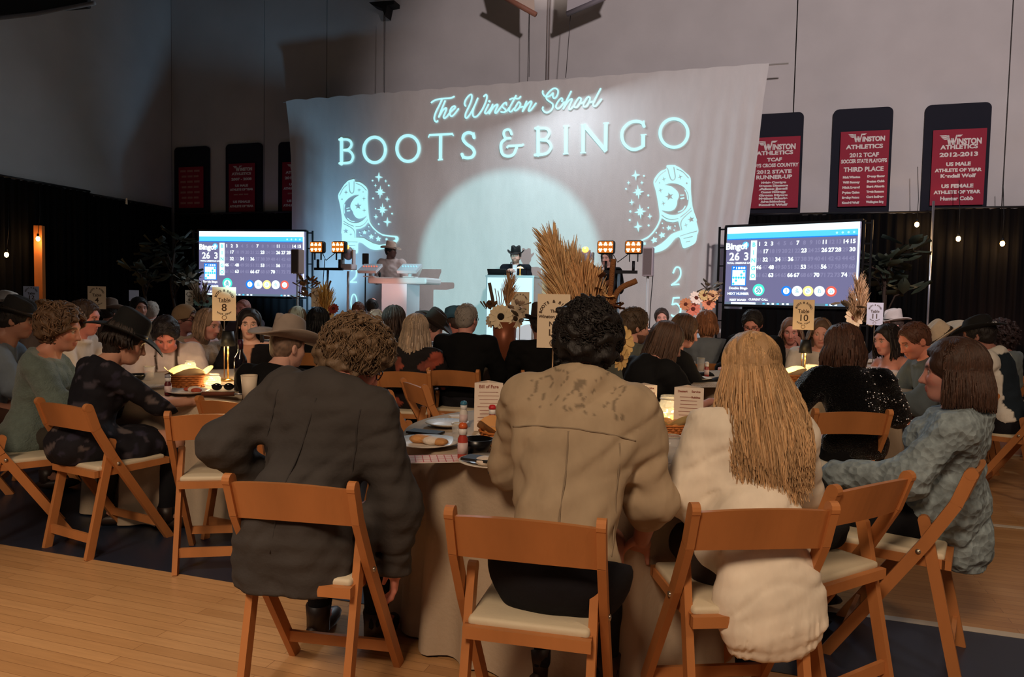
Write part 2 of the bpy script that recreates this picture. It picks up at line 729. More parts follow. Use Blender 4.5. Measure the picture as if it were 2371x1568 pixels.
# ------------------------------------------------------------------ hair
def hair_short(cell, lift=0.014, lump=0.004, wl=0.05, front=0.055, low=-0.03, seed=0, top=0.0, k=0.02):
    """cap of hair in head space; front = hairline height, low = nape height"""
    L = lift
    p = [('e', (0, -0.016, 0.036 + top), (0.076 + L, 0.096 + L, 0.088 + L)),
         ('e', (0, -0.05, -0.01), (0.068 + L * .8, 0.055 + L, 0.07 + L * .5)),
         ('-', ('e', (0, 0.112, 0.004 + (front - 0.055)), (0.068, 0.078, 0.082)), 0.02)]
    nz = (lambda P: wob(P, wl, seed) * lump) if lump else None
    clips = [((0, 0.35, -1), (0, -0.04, low - 0.025)), ((0, 0.8, -1), (0, 0.04, -0.01))]
    return solid(p, cell, k=k, pad=0.05, clips=clips, noise=nz)


def strand_mesh(paths, r, cols, tip=0.35, n=3):
    """tapered tubes: paths (m,k,3)"""
    P = np.asarray(paths, float)
    m, kk, _ = P.shape
    T = np.gradient(P, axis=1)
    T /= np.linalg.norm(T, axis=2, keepdims=True) + 1e-9
    ref = np.array([0.35, 0.83, 0.43])
    X = np.cross(T, ref)
    X /= np.linalg.norm(X, axis=2, keepdims=True) + 1e-9
    Y = np.cross(T, X)
    t = np.linspace(0, 1, kk)
    rad = np.where(t < 0.6, 1.0, 1 - (1 - tip) * (t - 0.6) / 0.4) * np.where(t < 0.12, 0.6 + t / 0.3, 1.0)
    r = np.broadcast_to(np.asarray(r, float).reshape(-1, 1), (m, 1))
    V = np.zeros((m, kk, n, 3))
    for i in range(n):
        a = 2 * math.pi * i / n
        V[:, :, i] = P + (X * math.cos(a) + Y * math.sin(a)) * (rad[None, :, None] * r[:, :, None])
    base = (np.arange(m) * kk * n)[:, None, None]
    jj = (np.arange(kk - 1) * n)[None, :, None]
    ii = np.arange(n)[None, None, :]
    i2 = (ii + 1) % n
    Q = np.stack([base + jj + ii, base + jj + i2, base + jj + n + i2, base + jj + n + ii], -1).reshape(-1, 4)
    C = np.repeat(np.asarray(cols), kk * n, axis=0)
    return V.reshape(-1, 3), Q, C


def hair_long(H, R, length, width=0.1, N=200, wave=0.012, rgb=(120, 90, 60), spread=0.35, seed=1, r=0.008, face=118, back=0.0, cell=0.012, taper=0.8, lean=None, lift=0.014, part=0.0, ragged=0.14):
    """long or bob hair in world space for a head at H with axes R"""
    rng = np.random.RandomState(seed)
    v0, q0 = hair_short(cell, lift=lift, lump=0.003, seed=seed, low=-0.06)
    v0 = v0 @ R.T + H
    base = np.array(lin(rgb))
    down = np.array([0, 0, -1.0])
    bk = -(R[:, 1])
    bk = bk - down * np.dot(bk, down)
    bk /= np.linalg.norm(bk) + 1e-9
    rt = R[:, 0] - down * np.dot(R[:, 0], down)
    rt /= np.linalg.norm(rt) + 1e-9
    paths = []
    K = 15 if N > 600 else 10
    nh = 7 if N > 600 else 5
    for i in range(N):
        a = math.radians(rng.uniform(-face, face))
        dx, dy = math.sin(a), -math.cos(a)
        e0 = rng.uniform(0.35, 1.45)
        ex, ey, ez = 0.076 + lift, 0.094 + lift, 0.088 + lift
        pts = []
        for j in range(nh):
            e = e0 + (-0.12 - e0) * j / (nh - 1)
            ce, se = math.cos(e), math.sin(e)
            pts.append(H + R @ np.array([ex * ce * dx + part * se, ey * ce * dy - 0.016, ez * se + 0.034]))
        L = length * rng.uniform(1.0 - ragged, 1.04) * (1 - ragged * 0.9 * abs(dx) ** 2)
        p0 = pts[-1]
        ph, wl = rng.uniform(0, 6.28), rng.uniform(0.16, 0.28)
        outv = rt * dx + bk * (-dy)
        for j in range(1, K - nh + 1):
            t = j / (K - nh)
            drop = L * t
            o = spread * width * math.sin(min(1, t * 1.2) * math.pi / 2) * (1 - (1 - taper) * t)
            w = wave * math.sin(2 * math.pi * drop / wl + ph) * min(1, t * 2)
            side = rt * dx * o + bk * (max(0, -dy) * o * 0.5 + back * t)
            pull = -rt * dx * (1 - taper) * width * t * 0.9
            pts.append(p0 + down * drop + side + pull + outv * w + (lean * t if lean is not None else 0))
        paths.append(pts)
    shade = rng.uniform(0.6, 1.35, (N, 1))
    tint = rng.uniform(-0.06, 0.06, (N, 1)) * np.array([[1, 0.4, -0.4]])
    cols = np.clip(base[None] * shade * (1 + tint), 0, 1)
    v1, q1, c1 = strand_mesh(paths, rng.uniform(0.75, 1.3, N) * r, cols)
    # inner mass so that nothing shows through between the strands
    pr = []
    for t in np.linspace(0, 0.93, 7):
        c = H + bk * (0.05 + back * t + 0.012) + down * (0.0 + length * t)
        if lean is not None:
            c = c + lean * t
        w = width * (0.72 + 0.12 * math.sin(t * 3.14)) * (1 - (1 - taper) * t) * 0.95
        B = np.column_stack([rt, bk, -down])
        pr.append(('e', c, (w, 0.038, length / 9 + 0.03), B))
    v2, q2 = solid(pr, max(cell, 0.011), k=0.03, noise=lambda P: wob(P, 0.06, seed) * 0.004)
    V = np.concatenate([v0, v1, v2])
    Q = np.concatenate([q0, q1 + len(v0), q2 + len(v0) + len(v1)])
    C = np.concatenate([np.tile(base * 0.75, (len(v0), 1)), c1, np.tile(base * 0.7, (len(v2), 1))])
    return V, Q, C


def hair_curls(H, R, rgb, N=260, lift=0.035, r=0.005, rad=0.012, turns=1.6, seed=3, low=-0.05, front=0.5, length=0.05, top=0.0, cell=0.008, lump=None):
    """tousled or curly hair: a lumpy cap under many small coils"""
    rng = np.random.RandomState(seed)
    v0, q0 = hair_short(cell, lift=lift, lump=lift * 0.32 if lump is None else lump, wl=0.045, low=low, seed=seed, top=top)
    base = np.array(lin(rgb))
    K = 5 if turns < 0.5 else 8
    paths = []
    while len(paths) < N:
        d = rng.normal(size=3)
        d /= np.linalg.norm(d)
        c = np.array([0, -0.016, 0.034 + top])
        p = c + d * np.array([0.076 + lift * 0.95, 0.096 + lift * 0.95, 0.088 + lift * 0.95])
        if p[2] < low - 0.01 - 0.3 * (p[1] + 0.05) or (p[1] > 0.05 and p[2] < 0.085) or (p[1] > 0.0 and p[2] < 0.0):
            continue
        n = d / np.array([0.076, 0.096, 0.088])
        n /= np.linalg.norm(n)
        t = np.cross(n, rng.normal(size=3))
        t = t - 0.0
        t /= np.linalg.norm(t)
        g = np.array([0, 0, -1.0]) - n * (-n[2])
        t = t * 0.6 + g * 0.9
        t /= np.linalg.norm(t) + 1e-9
        b = np.cross(n, t)
        ph = rng.uniform(0, 6.28)
        L = length * rng.uniform(0.7, 1.4)
        rr = rad * rng.uniform(0.6, 1.3)
        s = np.linspace(0, 1, K)
        pts = p[None] + t[None] * (s[:, None] - 0.5) * L + (n[None] * np.cos(ph + s[:, None] * 6.28 * turns) + b[None] * np.sin(ph + s[:, None] * 6.28 * turns)) * rr
        paths.append(pts)
    shade = rng.uniform(0.55, 1.5, (N, 1))
    cols = np.clip(base[None] * shade, 0, 1)
    v1, q1, c1 = strand_mesh(paths, np.full(N, r), cols, tip=0.5)
    V = np.concatenate([v0, v1]) @ R.T + H
    Q = np.concatenate([q0, q1 + len(v0)])
    C = np.concatenate([np.tile(base * 0.8, (len(v0), 1)), c1])
    return V, Q, C


def hair_cap(H, R, rgb, cell=0.007, N=0, **kw):
    if N:
        return hair_curls(H, R, rgb, N=N, lift=kw.get('lift', 0.014), r=0.0026, rad=0.003, turns=0.35, length=0.06, low=-0.03, cell=cell, seed=int(sum(rgb)) % 50, lump=kw.get('lump', 0.003))
    v, q = hair_short(cell, **kw)
    base = np.array(lin(rgb))
    s = 1 + 0.35 * wob((v[:, 0] * 3, v[:, 1], v[:, 2] * 1.2), 0.03, 2)
    return v @ R.T + H, q, np.clip(base[None] * s[:, None], 0, 1)


# ------------------------------------------------------------------ cowboy hats (head space)
def hat_parts(parent, H, R, rgb, band=(40, 30, 25), brim=0.17, curl=0.06, crown=0.115, dent=0.035, felt=True, tip=6, off=(0, 0, 0), beads=None, front_dip=0.012, wx=1.0):
    R2 = R @ frame(0, tip, 0)
    C = H + R @ (np.array([0, -0.01, 0.055]) + np.array(off))
    a0, b0 = 0.088, 0.106
    n = 44
    th = np.linspace(0, 2 * math.pi, n, endpoint=False)

    def P(a):
        return R2 @ np.array(a) + C
    V, Q = [], []
    rows = 7
    for side in (0, 1):
        for i in range(rows):
            t = i / (rows - 1)
            for t0 in th:
                cx, sy = math.cos(t0), math.sin(t0)
                x = (a0 + (brim * 0.92 * wx - a0) * t) * cx
                y = (b0 + (brim * 1.12 - b0) * t) * sy
                z = curl * (abs(cx) ** 2.2) * t ** 1.6 - front_dip * (abs(sy) ** 3) * t ** 1.3 + (0.0035 if side == 0 else -0.0035)
                x *= 1 - 0.18 * (abs(cx) ** 2) * t * (curl / 0.06)
                V.append(P((x, y, z)))
    for side in (0, 1):
        o = side * rows * n
        for i in range(rows - 1):
            for k in range(n):
                f = [o + i * n + k, o + (i + 1) * n + k, o + (i + 1) * n + (k + 1) % n, o + i * n + (k + 1) % n]
                Q.append(f if side == 0 else f[::-1])
    for k in range(n):
        a = (rows - 1) * n
        Q.append([a + k, a + rows * n + k, a + rows * n + (k + 1) % n, a + (k + 1) % n])
    m = mat('felt_%d_%d_%d' % tuple(rgb), rgb, 0.85, bump=0.15, bscale=220, var=0.1, vscale=14)
    put('hat_brim', raw_mesh('hat_brim', V, Q), m, parent)
    V, Q = [], []
    rows = 12
    for i in range(rows):
        t = i / (rows - 1)
        if t < 0.6:
            u = t / 0.6
            k_, z = 1.0 - 0.10 * u, crown * u
        else:
            u = (t - 0.6) / 0.4
            k_, z = 0.90 * math.cos(u * math.pi / 2) ** 0.7 if u < 1 else 0.0, crown + 0.02 * math.sin(u * math.pi / 2)
        for t0 in th:
            cx, sy = math.cos(t0), math.sin(t0)
            x, y = a0 * k_ * cx, b0 * k_ * sy
            zz = z
            hgt = min(1, max(0, (z - crown * 0.45) / (crown * 0.55)))
            zz -= dent * hgt * math.exp(-(x / 0.030) ** 2) * (1.0 if t >= 0.5 else 0.4)
            x *= 1 - 0.22 * hgt * max(0, sy) ** 1.2
            zz += 0.012 * hgt * (-sy)
            V.append(P((x, y, zz)))
    for i in range(rows - 1):
        for k in range(n):
            Q.append([i * n + k, i * n + (k + 1) % n, (i + 1) * n + (k + 1) % n, (i + 1) * n + k])
    put('hat_crown', raw_mesh('hat_crown', V, Q), m, parent)
    V, Q = [], []
    for j, (dz, ex) in enumerate(((0.002, 0.0), (0.002, 0.003), (0.022, 0.003), (0.022, 0.0))):
        for t0 in th:
            V.append(P(((a0 * (1 - 0.02 * j) + ex) * math.cos(t0), (b0 * (1 - 0.02 * j) + ex) * math.sin(t0), dz)))
    for j in range(3):
        for k in range(n):
            Q.append([j * n + k, j * n + (k + 1) % n, (j + 1) * n + (k + 1) % n, (j + 1) * n + k])
    put('hat_band', raw_mesh('hat_band', V, Q), mat('band_%d_%d_%d' % tuple(band), band, 0.6), parent)
    if beads:
        for k in range(16):
            t0 = 2 * math.pi * k / 16
            mb = MB()
            mb.ell(P(((a0 + 0.012) * math.cos(t0), (b0 + 0.012) * math.sin(t0), 0.016)), (0.011, 0.011, 0.011), 8, 6)
            mb.build('bead', mat('bead', beads, 0.15, 0.6), parent, True)
# ------------------------------------------------------------------ people
ARMS = {  # elbow and wrist offsets for the RIGHT arm (x outwards), from the shoulder / from the elbow
    'table': ((0.07, 0.13, -0.25), (-0.07, 0.24, 0.03)),
    'reach': ((0.05, 0.22, -0.18), (-0.03, 0.25, -0.02)),
    'lap': ((0.05, 0.03, -0.29), (-0.08, 0.23, -0.08)),
    'down': ((0.05, -0.02, -0.29), (-0.01, 0.04, -0.25)),
    'chin': ((0.02, 0.20, -0.20), (-0.08, 0.05, 0.24)),
    'fold': ((0.08, 0.10, -0.26), (-0.22, 0.12, 0.02)),
    'mic': ((0.05, 0.05, -0.28), (-0.13, 0.16, 0.20)),
    'desk': ((0.06, 0.04, -0.28), (-0.04, 0.24, -0.05)),
}
SKINM = lambda: mat('skin', attr=True, rough=0.5, bump=0.04, bscale=180, spec=0.35)
HAIRM = lambda: mat('hair', attr=True, rough=0.58, bump=0.25, bscale=160, stretch=(1, 1, 0.25))
PEOPLE = []


def cloth_mat(kind):
    if kind == 'sequin':
        return mat('cloth_sequin', attr=True, rough=0.28, metal=0.35, bump=0.9, bscale=140, kind='voronoi', spec=0.7)
    if kind == 'lace':
        return mat('cloth_lace', attr=True, rough=0.85, bump=0.55, bscale=36, kind='voronoi', var=0.3, vscale=34)
    if kind == 'wool':
        return mat('cloth_wool', attr=True, rough=0.95, bump=0.45, bscale=120, var=0.12, vscale=40, sheen=0.2)
    if kind == 'suit':
        return mat('cloth_suit', attr=True, rough=0.9, bump=0.12, bscale=60, var=0.10, vscale=10, spec=0.2)
    return mat('cloth_cotton', attr=True, rough=0.85, bump=0.5, bscale=11, stretch=(1.0, 1.0, 0.55), var=0.07, vscale=16, spec=0.3)


def person(label, hx, hy, d, face=0, lean=6, side=0, nf=16, yaw=0, pitch=0, roll=0, sw=0.185, arms=('table', 'table'),
           hair=None, hat=None, skin=(205, 150, 125), top=(60, 60, 60), kind='cotton', sleeve=1.0, bottom=(35, 35, 42), fem=False,
           fine=1, stand=False, extra=(), beard=None, glasses=None, pattern=None, collar=False, hem=-0.02, fat=1.0, curl=(35, 35),
           chair=True, cell=None, base=0.0, band=None, feet=0.0, bare=False, zscale=None, knees=0.11, cap=None, seatd=0.0, chairlabel=None, puff=0.0, chairrot=None, chairat=None, wrinkle=0.005, ruffle=0.0, cutz=None, gems=0, hips=1.0, seams=()):
    T = at(hx, hy, d)
    skin = tuple(min(250, c + e) for c, e in zip(skin, (8, 16, 22)))
    puff = puff if isinstance(puff, tuple) else (puff, puff * 1.2)
    s0 = 0.92 if fem else 1.0
    ph, ps = math.radians(lean), math.radians(side)
    t = np.array([math.sin(ps), math.sin(ph), math.cos(ph) * math.cos(ps)])
    t /= np.linalg.norm(t)
    fw = np.array([0, math.cos(ph), -math.sin(ph)])
    sd = np.cross(fw, t)
    sd /= np.linalg.norm(sd)
    nfr = math.radians(nf)
    nd = t * math.cos(nfr) + fw * math.sin(nfr)
    hp = (0.95 if stand else 0.555) + base
    need = T[2] - hp
    sc_ = (need - nd[2] * 0.165) / (t[2] * 0.50)
    s = zscale or max(0.74, min(1.16, sc_))
    pel = np.array([0, 0, hp])
    nb = pel + t * 0.50 * s
    hc = nb + nd * 0.165
    if abs(sc_ - s) > 0.01:
        print('person', label[:40], 'head z off by %.3f' % ((sc_ - s) * t[2] * 0.5), 'scale', round(sc_, 2))
    Rz = rotm('Z', math.radians(face))
    pos = T - Rz @ np.array([hc[0], hc[1], 0])
    root = thing('person', label, 'person', (pos[0], pos[1], 0), math.radians(face))
    B = np.column_stack([sd, fw, t])
    scn = pel + t * 0.455 * s
    w = fat
    wx = 0.118 if fem else 0.138
    torso = [('e', pel + t * 0.02, (0.168 * w, 0.118 * w, 0.115), B),
             ('e', pel + t * 0.18 * s, (wx * w, 0.098 * w, 0.15), B),
             ('e', pel + t * 0.33 * s, ((0.142 if fem else 0.163) * w, 0.104 * w, 0.15), B),
             ('e', pel + t * 0.42 * s - fw * 0.025, (0.125, 0.078, 0.085), B),
             ('c', scn - sd * sw * 0.8, scn + sd * sw * 0.8, 0.056, 0.056),
             ('c', scn, nb, 0.07, 0.058)]
    if fem:
        for q in (-1, 1):
            torso.append(('e', pel + t * 0.34 * s + fw * 0.085 + sd * q * 0.065, (0.058, 0.05, 0.06), B))
    neck = [('c', nb - nd * 0.03, nb + nd * 0.10, 0.056 if not fem else 0.047, 0.052 if not fem else 0.045)]
    arm_p, sleeves, hands = [], [], []
    for q, a, cu in ((-1, arms[0], curl[0]), (1, arms[1], curl[1])):
        if a is None:
            continue
        e_, w_ = ARMS[a] if isinstance(a, str) else a
        sj = scn + sd * q * sw
        if isinstance(a, str):
            lo = lambda o: sd * (q * o[0]) + np.array([0, 1, 0]) * o[1] + np.array([0, 0, 1]) * o[2]
            el = sj + lo(e_) * s0
            wr = el + lo(w_) * s0
        else:
            el = sj + np.array([q * e_[0], e_[1], e_[2]])
            wr = el + np.array([q * w_[0], w_[1], w_[2]])
        ra, rb, rc = (0.045, 0.036, 0.026) if fem else (0.052, 0.043, 0.031)
        arm_p += [('c', sj, el, ra, rb), ('c', el, wr, rb, rc)]
        k1 = min(1, sleeve * 2)
        sleeves.append(('c', sj, sj + (el - sj) * k1, ra + 0.014 + puff[0], rb + 0.014 + puff[1]))
        if sleeve > 0.5:
            sleeves.append(('c', el, el + (wr - el) * min(1, (sleeve - 0.5) * 2), rb + 0.013, rc + 0.013))
        y = (wr - el) / np.linalg.norm(wr - el)
        upv = np.array([0, 0, 1.0]) if abs(y[2]) < 0.8 else np.array([q * 1.0, 0.3, 0])
        z = upv - y * np.dot(upv, y)
        z /= np.linalg.norm(z)
        x = np.cross(y, z)
        hands.append((wr, np.column_stack([x, y, z]), q, cu))
    legs = []
    ankles = []
    for q in (-1, 1):
        hj = pel + np.array([q * 0.085, 0.02, -0.045])
        if stand:
            kn, an = np.array([q * 0.10, 0.02, 0.5 + base]), np.array([q * 0.11, -0.01, 0.09 + base])
        else:
            kn, an = np.array([q * knees, 0.43, 0.515]), np.array([q * (knees + 0.01), 0.39 + feet, 0.09])
        ankles.append(an)
        legs += [('c', hj, kn, 0.088 * w, 0.06), ('c', kn, an, 0.056, 0.038), ('c', an, an + np.array([q * 0.015, 0.13, -0.05]), 0.036, 0.028)]
    cl = cell or {2: 0.0090, 1: 0.0150, 0: 0.022}[fine]
    # body: one mesh (trunk and limbs, head, hands)
    bv, bq = solid(torso + neck + arm_p + legs, max(cl * 1.5, 0.019), k=0.03)
    Rh = B @ frame(yaw, pitch - nf * 0.0, roll)
    Rh = frame(yaw, 0, 0) @ frame(0, pitch, roll)
    hv, hq = get_head(fine, fem)
    hcol = head_cols(hv, skin, (hair[1] if hair else (60, 50, 40)), fem, beard)
    parts = [(bv, bq), (hv @ Rh.T + hc, hq)]
    cols = [np.tile(np.array(lin(skin)), (len(bv), 1)), hcol]
    for wr, Hf, q, cu in hands:
        v, f = get_hand(cu, 0.005 if fine == 2 else 0.008)
        v = v.copy() * (0.9 if fem else 1.0)
        if q > 0:
            v[:, 0] *= -1
            f = f[:, ::-1]
        parts.append((v @ Hf.T + wr, f))
        cols.append(np.tile(np.array(lin(skin)), (len(v), 1)))
    V, Q = merge(parts)
    put('body', raw_mesh('body', V, Q, cols=np.concatenate(cols)), SKINM(), root)
    # top
    cp = torso + sleeves + list(extra)
    if collar:
        for i in range(10):
            a0, a1 = 2 * math.pi * i / 10 + 0.3, 2 * math.pi * (i + 1) / 10 + 0.3
            pp = [nb + nd * 0.012 + (sd * math.cos(a) + fw * math.sin(a)) * 0.068 for a in (a0, a1)]
            cp.append(('c', pp[0], pp[1], 0.015, 0.015))
    seed = int(abs(hx) + abs(hy)) % 9
    amp = wrinkle
    nz = lambda P: (wob((P[0], P[1], P[2] * 0.6), 0.16, seed) * amp + wob((P[0] * 0.45 + P[2] * 0.45, P[1], P[2] * 1.3 - P[0] * 0.5), 0.075, seed + 3) * amp * 0.7 + (np.maximum(0, 1 - 3.2 * np.abs(wob((P[0] * 0.7, P[1] * 0.7, P[2] * 1.1 - P[0] * 0.5), 0.26, seed + 5))) * 0.006 if fine == 2 else 0) + (ruffle * np.sin(P[0] * 210 + 2.5 * np.sin(P[0] * 60) + 6 * P[2]) * np.clip((0.47 - P[2]) / 0.05, 0, 1) if ruffle else 0))
    clips = [(nd, nb + nd * (0.035 if collar else 0.012))]
    if bare:
        clips = [(t, pel + t * 0.40 * s)]
    lowest = [(-t, pel + t * hem)] if not extra else ([((0, 0, -1), (0, 0, cutz))] if cutz else [])
    cv, cq = solid(cp, cl, k=0.035 if fine < 2 else 0.055, inflate=0.017, noise=nz, clips=clips + lowest)
    C = np.tile(np.array(lin(top)), (len(cv), 1))
    C *= (1 + 0.06 * wob((cv[:, 0], cv[:, 1], cv[:, 2]), 0.2, seed + 1))[:, None]
    if pattern:
        rel = cv - pel
        lx, ly, lz = rel @ sd, rel @ fw, rel @ t
        C = pattern(C, lx, ly, lz, cv)
    put('top', raw_mesh('top', cv, cq, cols=np.clip(C, 0, 1)), cloth_mat(kind), root)
    if seams:
        rel = cv - pel
        bx_, by_, bz_ = rel @ sd, rel @ fw, rel @ t
        for line in seams:
            pts = []
            for u, v_ in line:
                i = np.argmin((bx_ - u) ** 2 + (bz_ - v_) ** 2 + np.maximum(0, by_ + 0.02) ** 2 * 4)
                pts.append(cv[i] - fw * 0.0005)
            pts = [pts[0]] + [(pts[k - 1] + 2 * pts[k] + pts[k + 1]) / 4 for k in range(1, len(pts) - 1)] + [pts[-1]]
            MB().tube(catmull(pts, 3), 0.0026, 5).build('seam', mat('seam_%d_%d' % top[:2], tuple(int(c * 0.82) for c in top), 0.9), root, True)
    if gems:
        rg = np.random.RandomState(4)
        rel = cv - pel
        ok = np.nonzero((rel[:, 0] > 0.02) & (rel[:, 1] < 0.12) & (rel[:, 2] > 0.1))[0]
        mb = MB()
        for i in rg.choice(ok, gems, replace=False):
            r_ = rg.uniform(0.003, 0.0065)
            mb.ell(cv[i] + np.array([0, -0.004, 0]), (r_, r_, r_), 6, 4)
        tag(mb.build('sequins', mat('sequin_silver', (240, 244, 255), 0.08, 0.9), root, True), kind='stuff')
    # trousers or skirt, shoes
    tr = [('e', torso[0][1], np.array(torso[0][2]) * hips, B)] + [l for i, l in enumerate(legs) if i % 3 < 2]
    tv, tq = solid(tr, max(cl * 1.5, 0.017), k=0.03, inflate=0.008, noise=lambda P: wob(P, 0.12, seed) * 0.003, clips=[(t, pel + t * 0.05)])
    put('trousers', raw_mesh('trousers', tv, tq, cols=np.tile(np.array(lin(bottom)), (len(tv), 1))), cloth_mat('suit'), root)
    for an, q in zip(ankles, (-1, 1)):
        mb = MB()
        mb.ell(an + np.array([q * 0.008, 0.065, -0.052]), (0.046, 0.135, 0.038), 12, 8)
        mb.lathe([(0.045, -0.06), (0.046, 0.0), (0.05, 0.05)], 10, an)
        mb.build('shoe', mat('shoe_leather', (45, 32, 26), 0.45), root, True)
    # hair and hat
    if hair:
        st, rgb = hair[0], hair[1]
        kw = hair[2] if len(hair) > 2 else {}
        kw = dict(kw)
        cellh = {2: 0.007, 1: 0.009, 0: 0.013}[fine]
        if st == 'cap':
            v, q, c = hair_cap(hc, Rh, rgb, cell=cellh, N=0 if kw.get('lift', 0.014) < 0.007 else {2: 700, 1: 220, 0: 80}[fine], **kw)
        elif st == 'curls':
            kw.setdefault('N', {2: 420, 1: 160, 0: 80}[fine])
            v, q, c = hair_curls(hc, Rh, rgb, cell=cellh, **kw)
        else:
            kw.setdefault('N', {2: 420, 1: 130, 0: 70}[fine])
            kw.setdefault('r', {2: 0.006, 1: 0.010, 0: 0.013}[fine])
            kw.setdefault('length', 0.3)
            v, q, c = hair_long(hc, Rh, rgb=rgb, cell=cellh, **kw)
        put('hair', raw_mesh('hair', v, q, cols=c), HAIRM(), root)
    if hat:
        h = dict(hat)
        hat_parts(root, hc, Rh, h.pop('rgb'), **h)
    if cap:
        v, q = hair_short(0.008, lift=0.022, lump=0.0, front=0.075, low=0.012)
        m = v[:, 2] > 0.02
        put('cap_crown', raw_mesh('cap_crown', v @ Rh.T + hc, q), mat('cap_%d_%d_%d' % cap, cap, 0.9, bump=0.2, bscale=120), root)
        mb = MB()
        mb.ell((0, 0.115, 0.045), (0.075, 0.075, 0.008), 18, 6, frame(0, 12))
        mb.v = [tuple(Rh @ np.array(p) + hc) for p in mb.v]
        mb.build('cap_visor', mat('cap_%d_%d_%d' % cap), root, True)
    if glasses:
        mb = MB()
        for q in (-1, 1):
            ring = [(q * 0.033 + 0.022 * math.cos(a), 0.098 - 0.004 * abs(math.cos(a)), 0.002 + 0.017 * math.sin(a)) for a in np.linspace(0, 2 * math.pi, 15)]
            mb.tube(ring, 0.0024, 5, False)
            mb.tube([(q * 0.055, 0.094, 0.006), (q * 0.078, 0.05, 0.006), (q * 0.084, -0.01, 0.002)], 0.0024, 5)
        mb.tube([(-0.011, 0.1, 0.006), (0, 0.103, 0.009), (0.011, 0.1, 0.006)], 0.0024, 5)
        mb.v = [tuple(Rh @ np.array(p) + hc) for p in mb.v]
        mb.build('glasses', mat('glasses_frame', glasses, 0.35), root, True)
    if band:
        mb = MB()
        pts = [Rh @ np.array([0.094 * math.cos(a), 0.02 - 0.01 * math.sin(a), 0.03 + 0.104 * math.sin(a)]) + hc for a in np.linspace(-0.2, math.pi + 0.2, 20)]
        mb.tube(pts, 0.009, 6)
        mb.build('hair_band', mat('band_%d_%d_%d' % band, band, 0.5), root, True)
    if chair and not stand:
        PEOPLE.append((pos[0], pos[1], face if chairrot is None else chairrot, chairlabel or label, chairat))
    return root, pos, hc


# ------------------------------------------------------------------ folding chairs
def build_chair():
    wood = mat('chair_wood', (184, 120, 70), 0.45, var=0.16, vscale=5, stretch=(1, 1, 0.15), bump=0.06, bscale=30, spec=0.4)
    pad = mat('chair_pad', (214, 200, 172), 0.55, bump=0.08, bscale=60)
    met = mat('chair_bolt', (190, 180, 165), 0.3, 0.9)
    root = thing('folding_chair', 'folding chair', 'chair')
    W = 0.205
    for q in (-1, 1):
        mb = MB()
        pts = [(q * W, -0.255, 0.775), (q * W, -0.215, 0.66), (q * W, -0.125, 0.50), (q * W, 0.20, 0.0)]
        for a, b in zip(pts[:-1], pts[1:]):
            mb.bar(a, np.array(b) + (np.array(b) - np.array(a)) * 0.01, 0.024, 0.042, (1, 0, 0))
        mb.lathe([(0.0, -0.0127), (0.0215, -0.0127), (0.0215, 0.0127), (0, 0.0127)], 12, (q * W, -0.257, 0.775), rotm('Y', math.pi / 2))
        mb.build('post', wood, root)
        mb = MB()
        mb.bar((q * (W - 0.027), -0.118, 0.575), (q * (W - 0.027), -0.245, 0.0), 0.024, 0.040)
        mb.lathe([(0.0, -0.0127), (0.0205, -0.0127), (0.0205, 0.0127), (0, 0.0127)], 12, (q * (W - 0.027), -0.117, 0.578), rotm('Y', math.pi / 2))
        mb.build('leg', wood, root)
        MB().lathe([(0, -0.006), (0.011, -0.006), (0.009, 0.003), (0, 0.005)], 10, (q * (W + 0.014), -0.105, 0.47), rotm('Y', q * math.pi / 2)).build('bolt', met, root, True)
    # curved back rail
    mb = MB()
    n = 12
    V, Fs = [], []
    for i in range(n + 1):
        u = i / n * 2 - 1
        x = u * (W - 0.012)
        bow = -0.028 * (1 - u * u)
        crest = 0.016 * (1 - u * u)
        for yy, zz in ((-0.009, 0.645 + crest * 0.7), (0.009, 0.645 + crest * 0.7), (0.009, 0.768 + crest), (-0.009, 0.768 + crest)):
            tilt = -0.235 - (zz - 0.71) * 0.35
            V.append((x, tilt + bow + yy, zz))
    for i in range(n):
        for k in range(4):
            Fs.append([i * 4 + k, i * 4 + (k + 1) % 4, i * 4 + 4 + (k + 1) % 4, i * 4 + 4 + k])
    Fs += [[0, 1, 2, 3][::-1], [n * 4 + k for k in range(4)]]
    mb.add(V, Fs)
    mb.build('back_rail', wood, root)
    mb = MB()
    for q in (-1, 1):
        mb.bar((q * 0.165, -0.19, 0.425), (q * 0.165, 0.20, 0.425), 0.03, 0.034, (1, 0, 0))
    mb.bar((-0.18, 0.205, 0.425), (0.18, 0.205, 0.425), 0.03, 0.034, (0, 1, 0))
    mb.bar((-0.18, -0.195, 0.425), (0.18, -0.195, 0.425), 0.03, 0.034, (0, 1, 0))
    mb.build('seat_frame', wood, root)
    me = MB()
    me.box((0, 0.005, 0.447), (0.345, 0.385, 0.03))
    put('seat_pad', me.mesh('seat_pad', True, 0.011), pad, root)
    MB().bar((-0.17, -0.222, 0.10), (0.17, -0.222, 0.10), 0.016, 0.045, (0, 1, 0)).build('stretcher', wood, root)
    MB().bar((-0.195, 0.135, 0.10), (0.195, 0.135, 0.10), 0.016, 0.04, (0, 1, 0)).build('stretcher', wood, root)
    return root


CHAIR0 = [None]


def place_chair(x, y, face, label):
    """x, y: the middle of the seat"""
    if CHAIR0[0] is None:
        CHAIR0[0] = build_chair()
        o = CHAIR0[0]
    else:
        o = copy_tree(CHAIR0[0])
    o.location = (float(x), float(y), 0)
    o.rotation_euler = (0, 0, math.radians(face))
    o['label'] = label
    o['group'] = 'wooden folding chairs at the round tables'
    return o
# ------------------------------------------------------------------ room shell
def wall_mat(name, rgb):
    return mat(name, rgb, 0.9, bump=0.12, bscale=14, var=0.06, vscale=1.2)


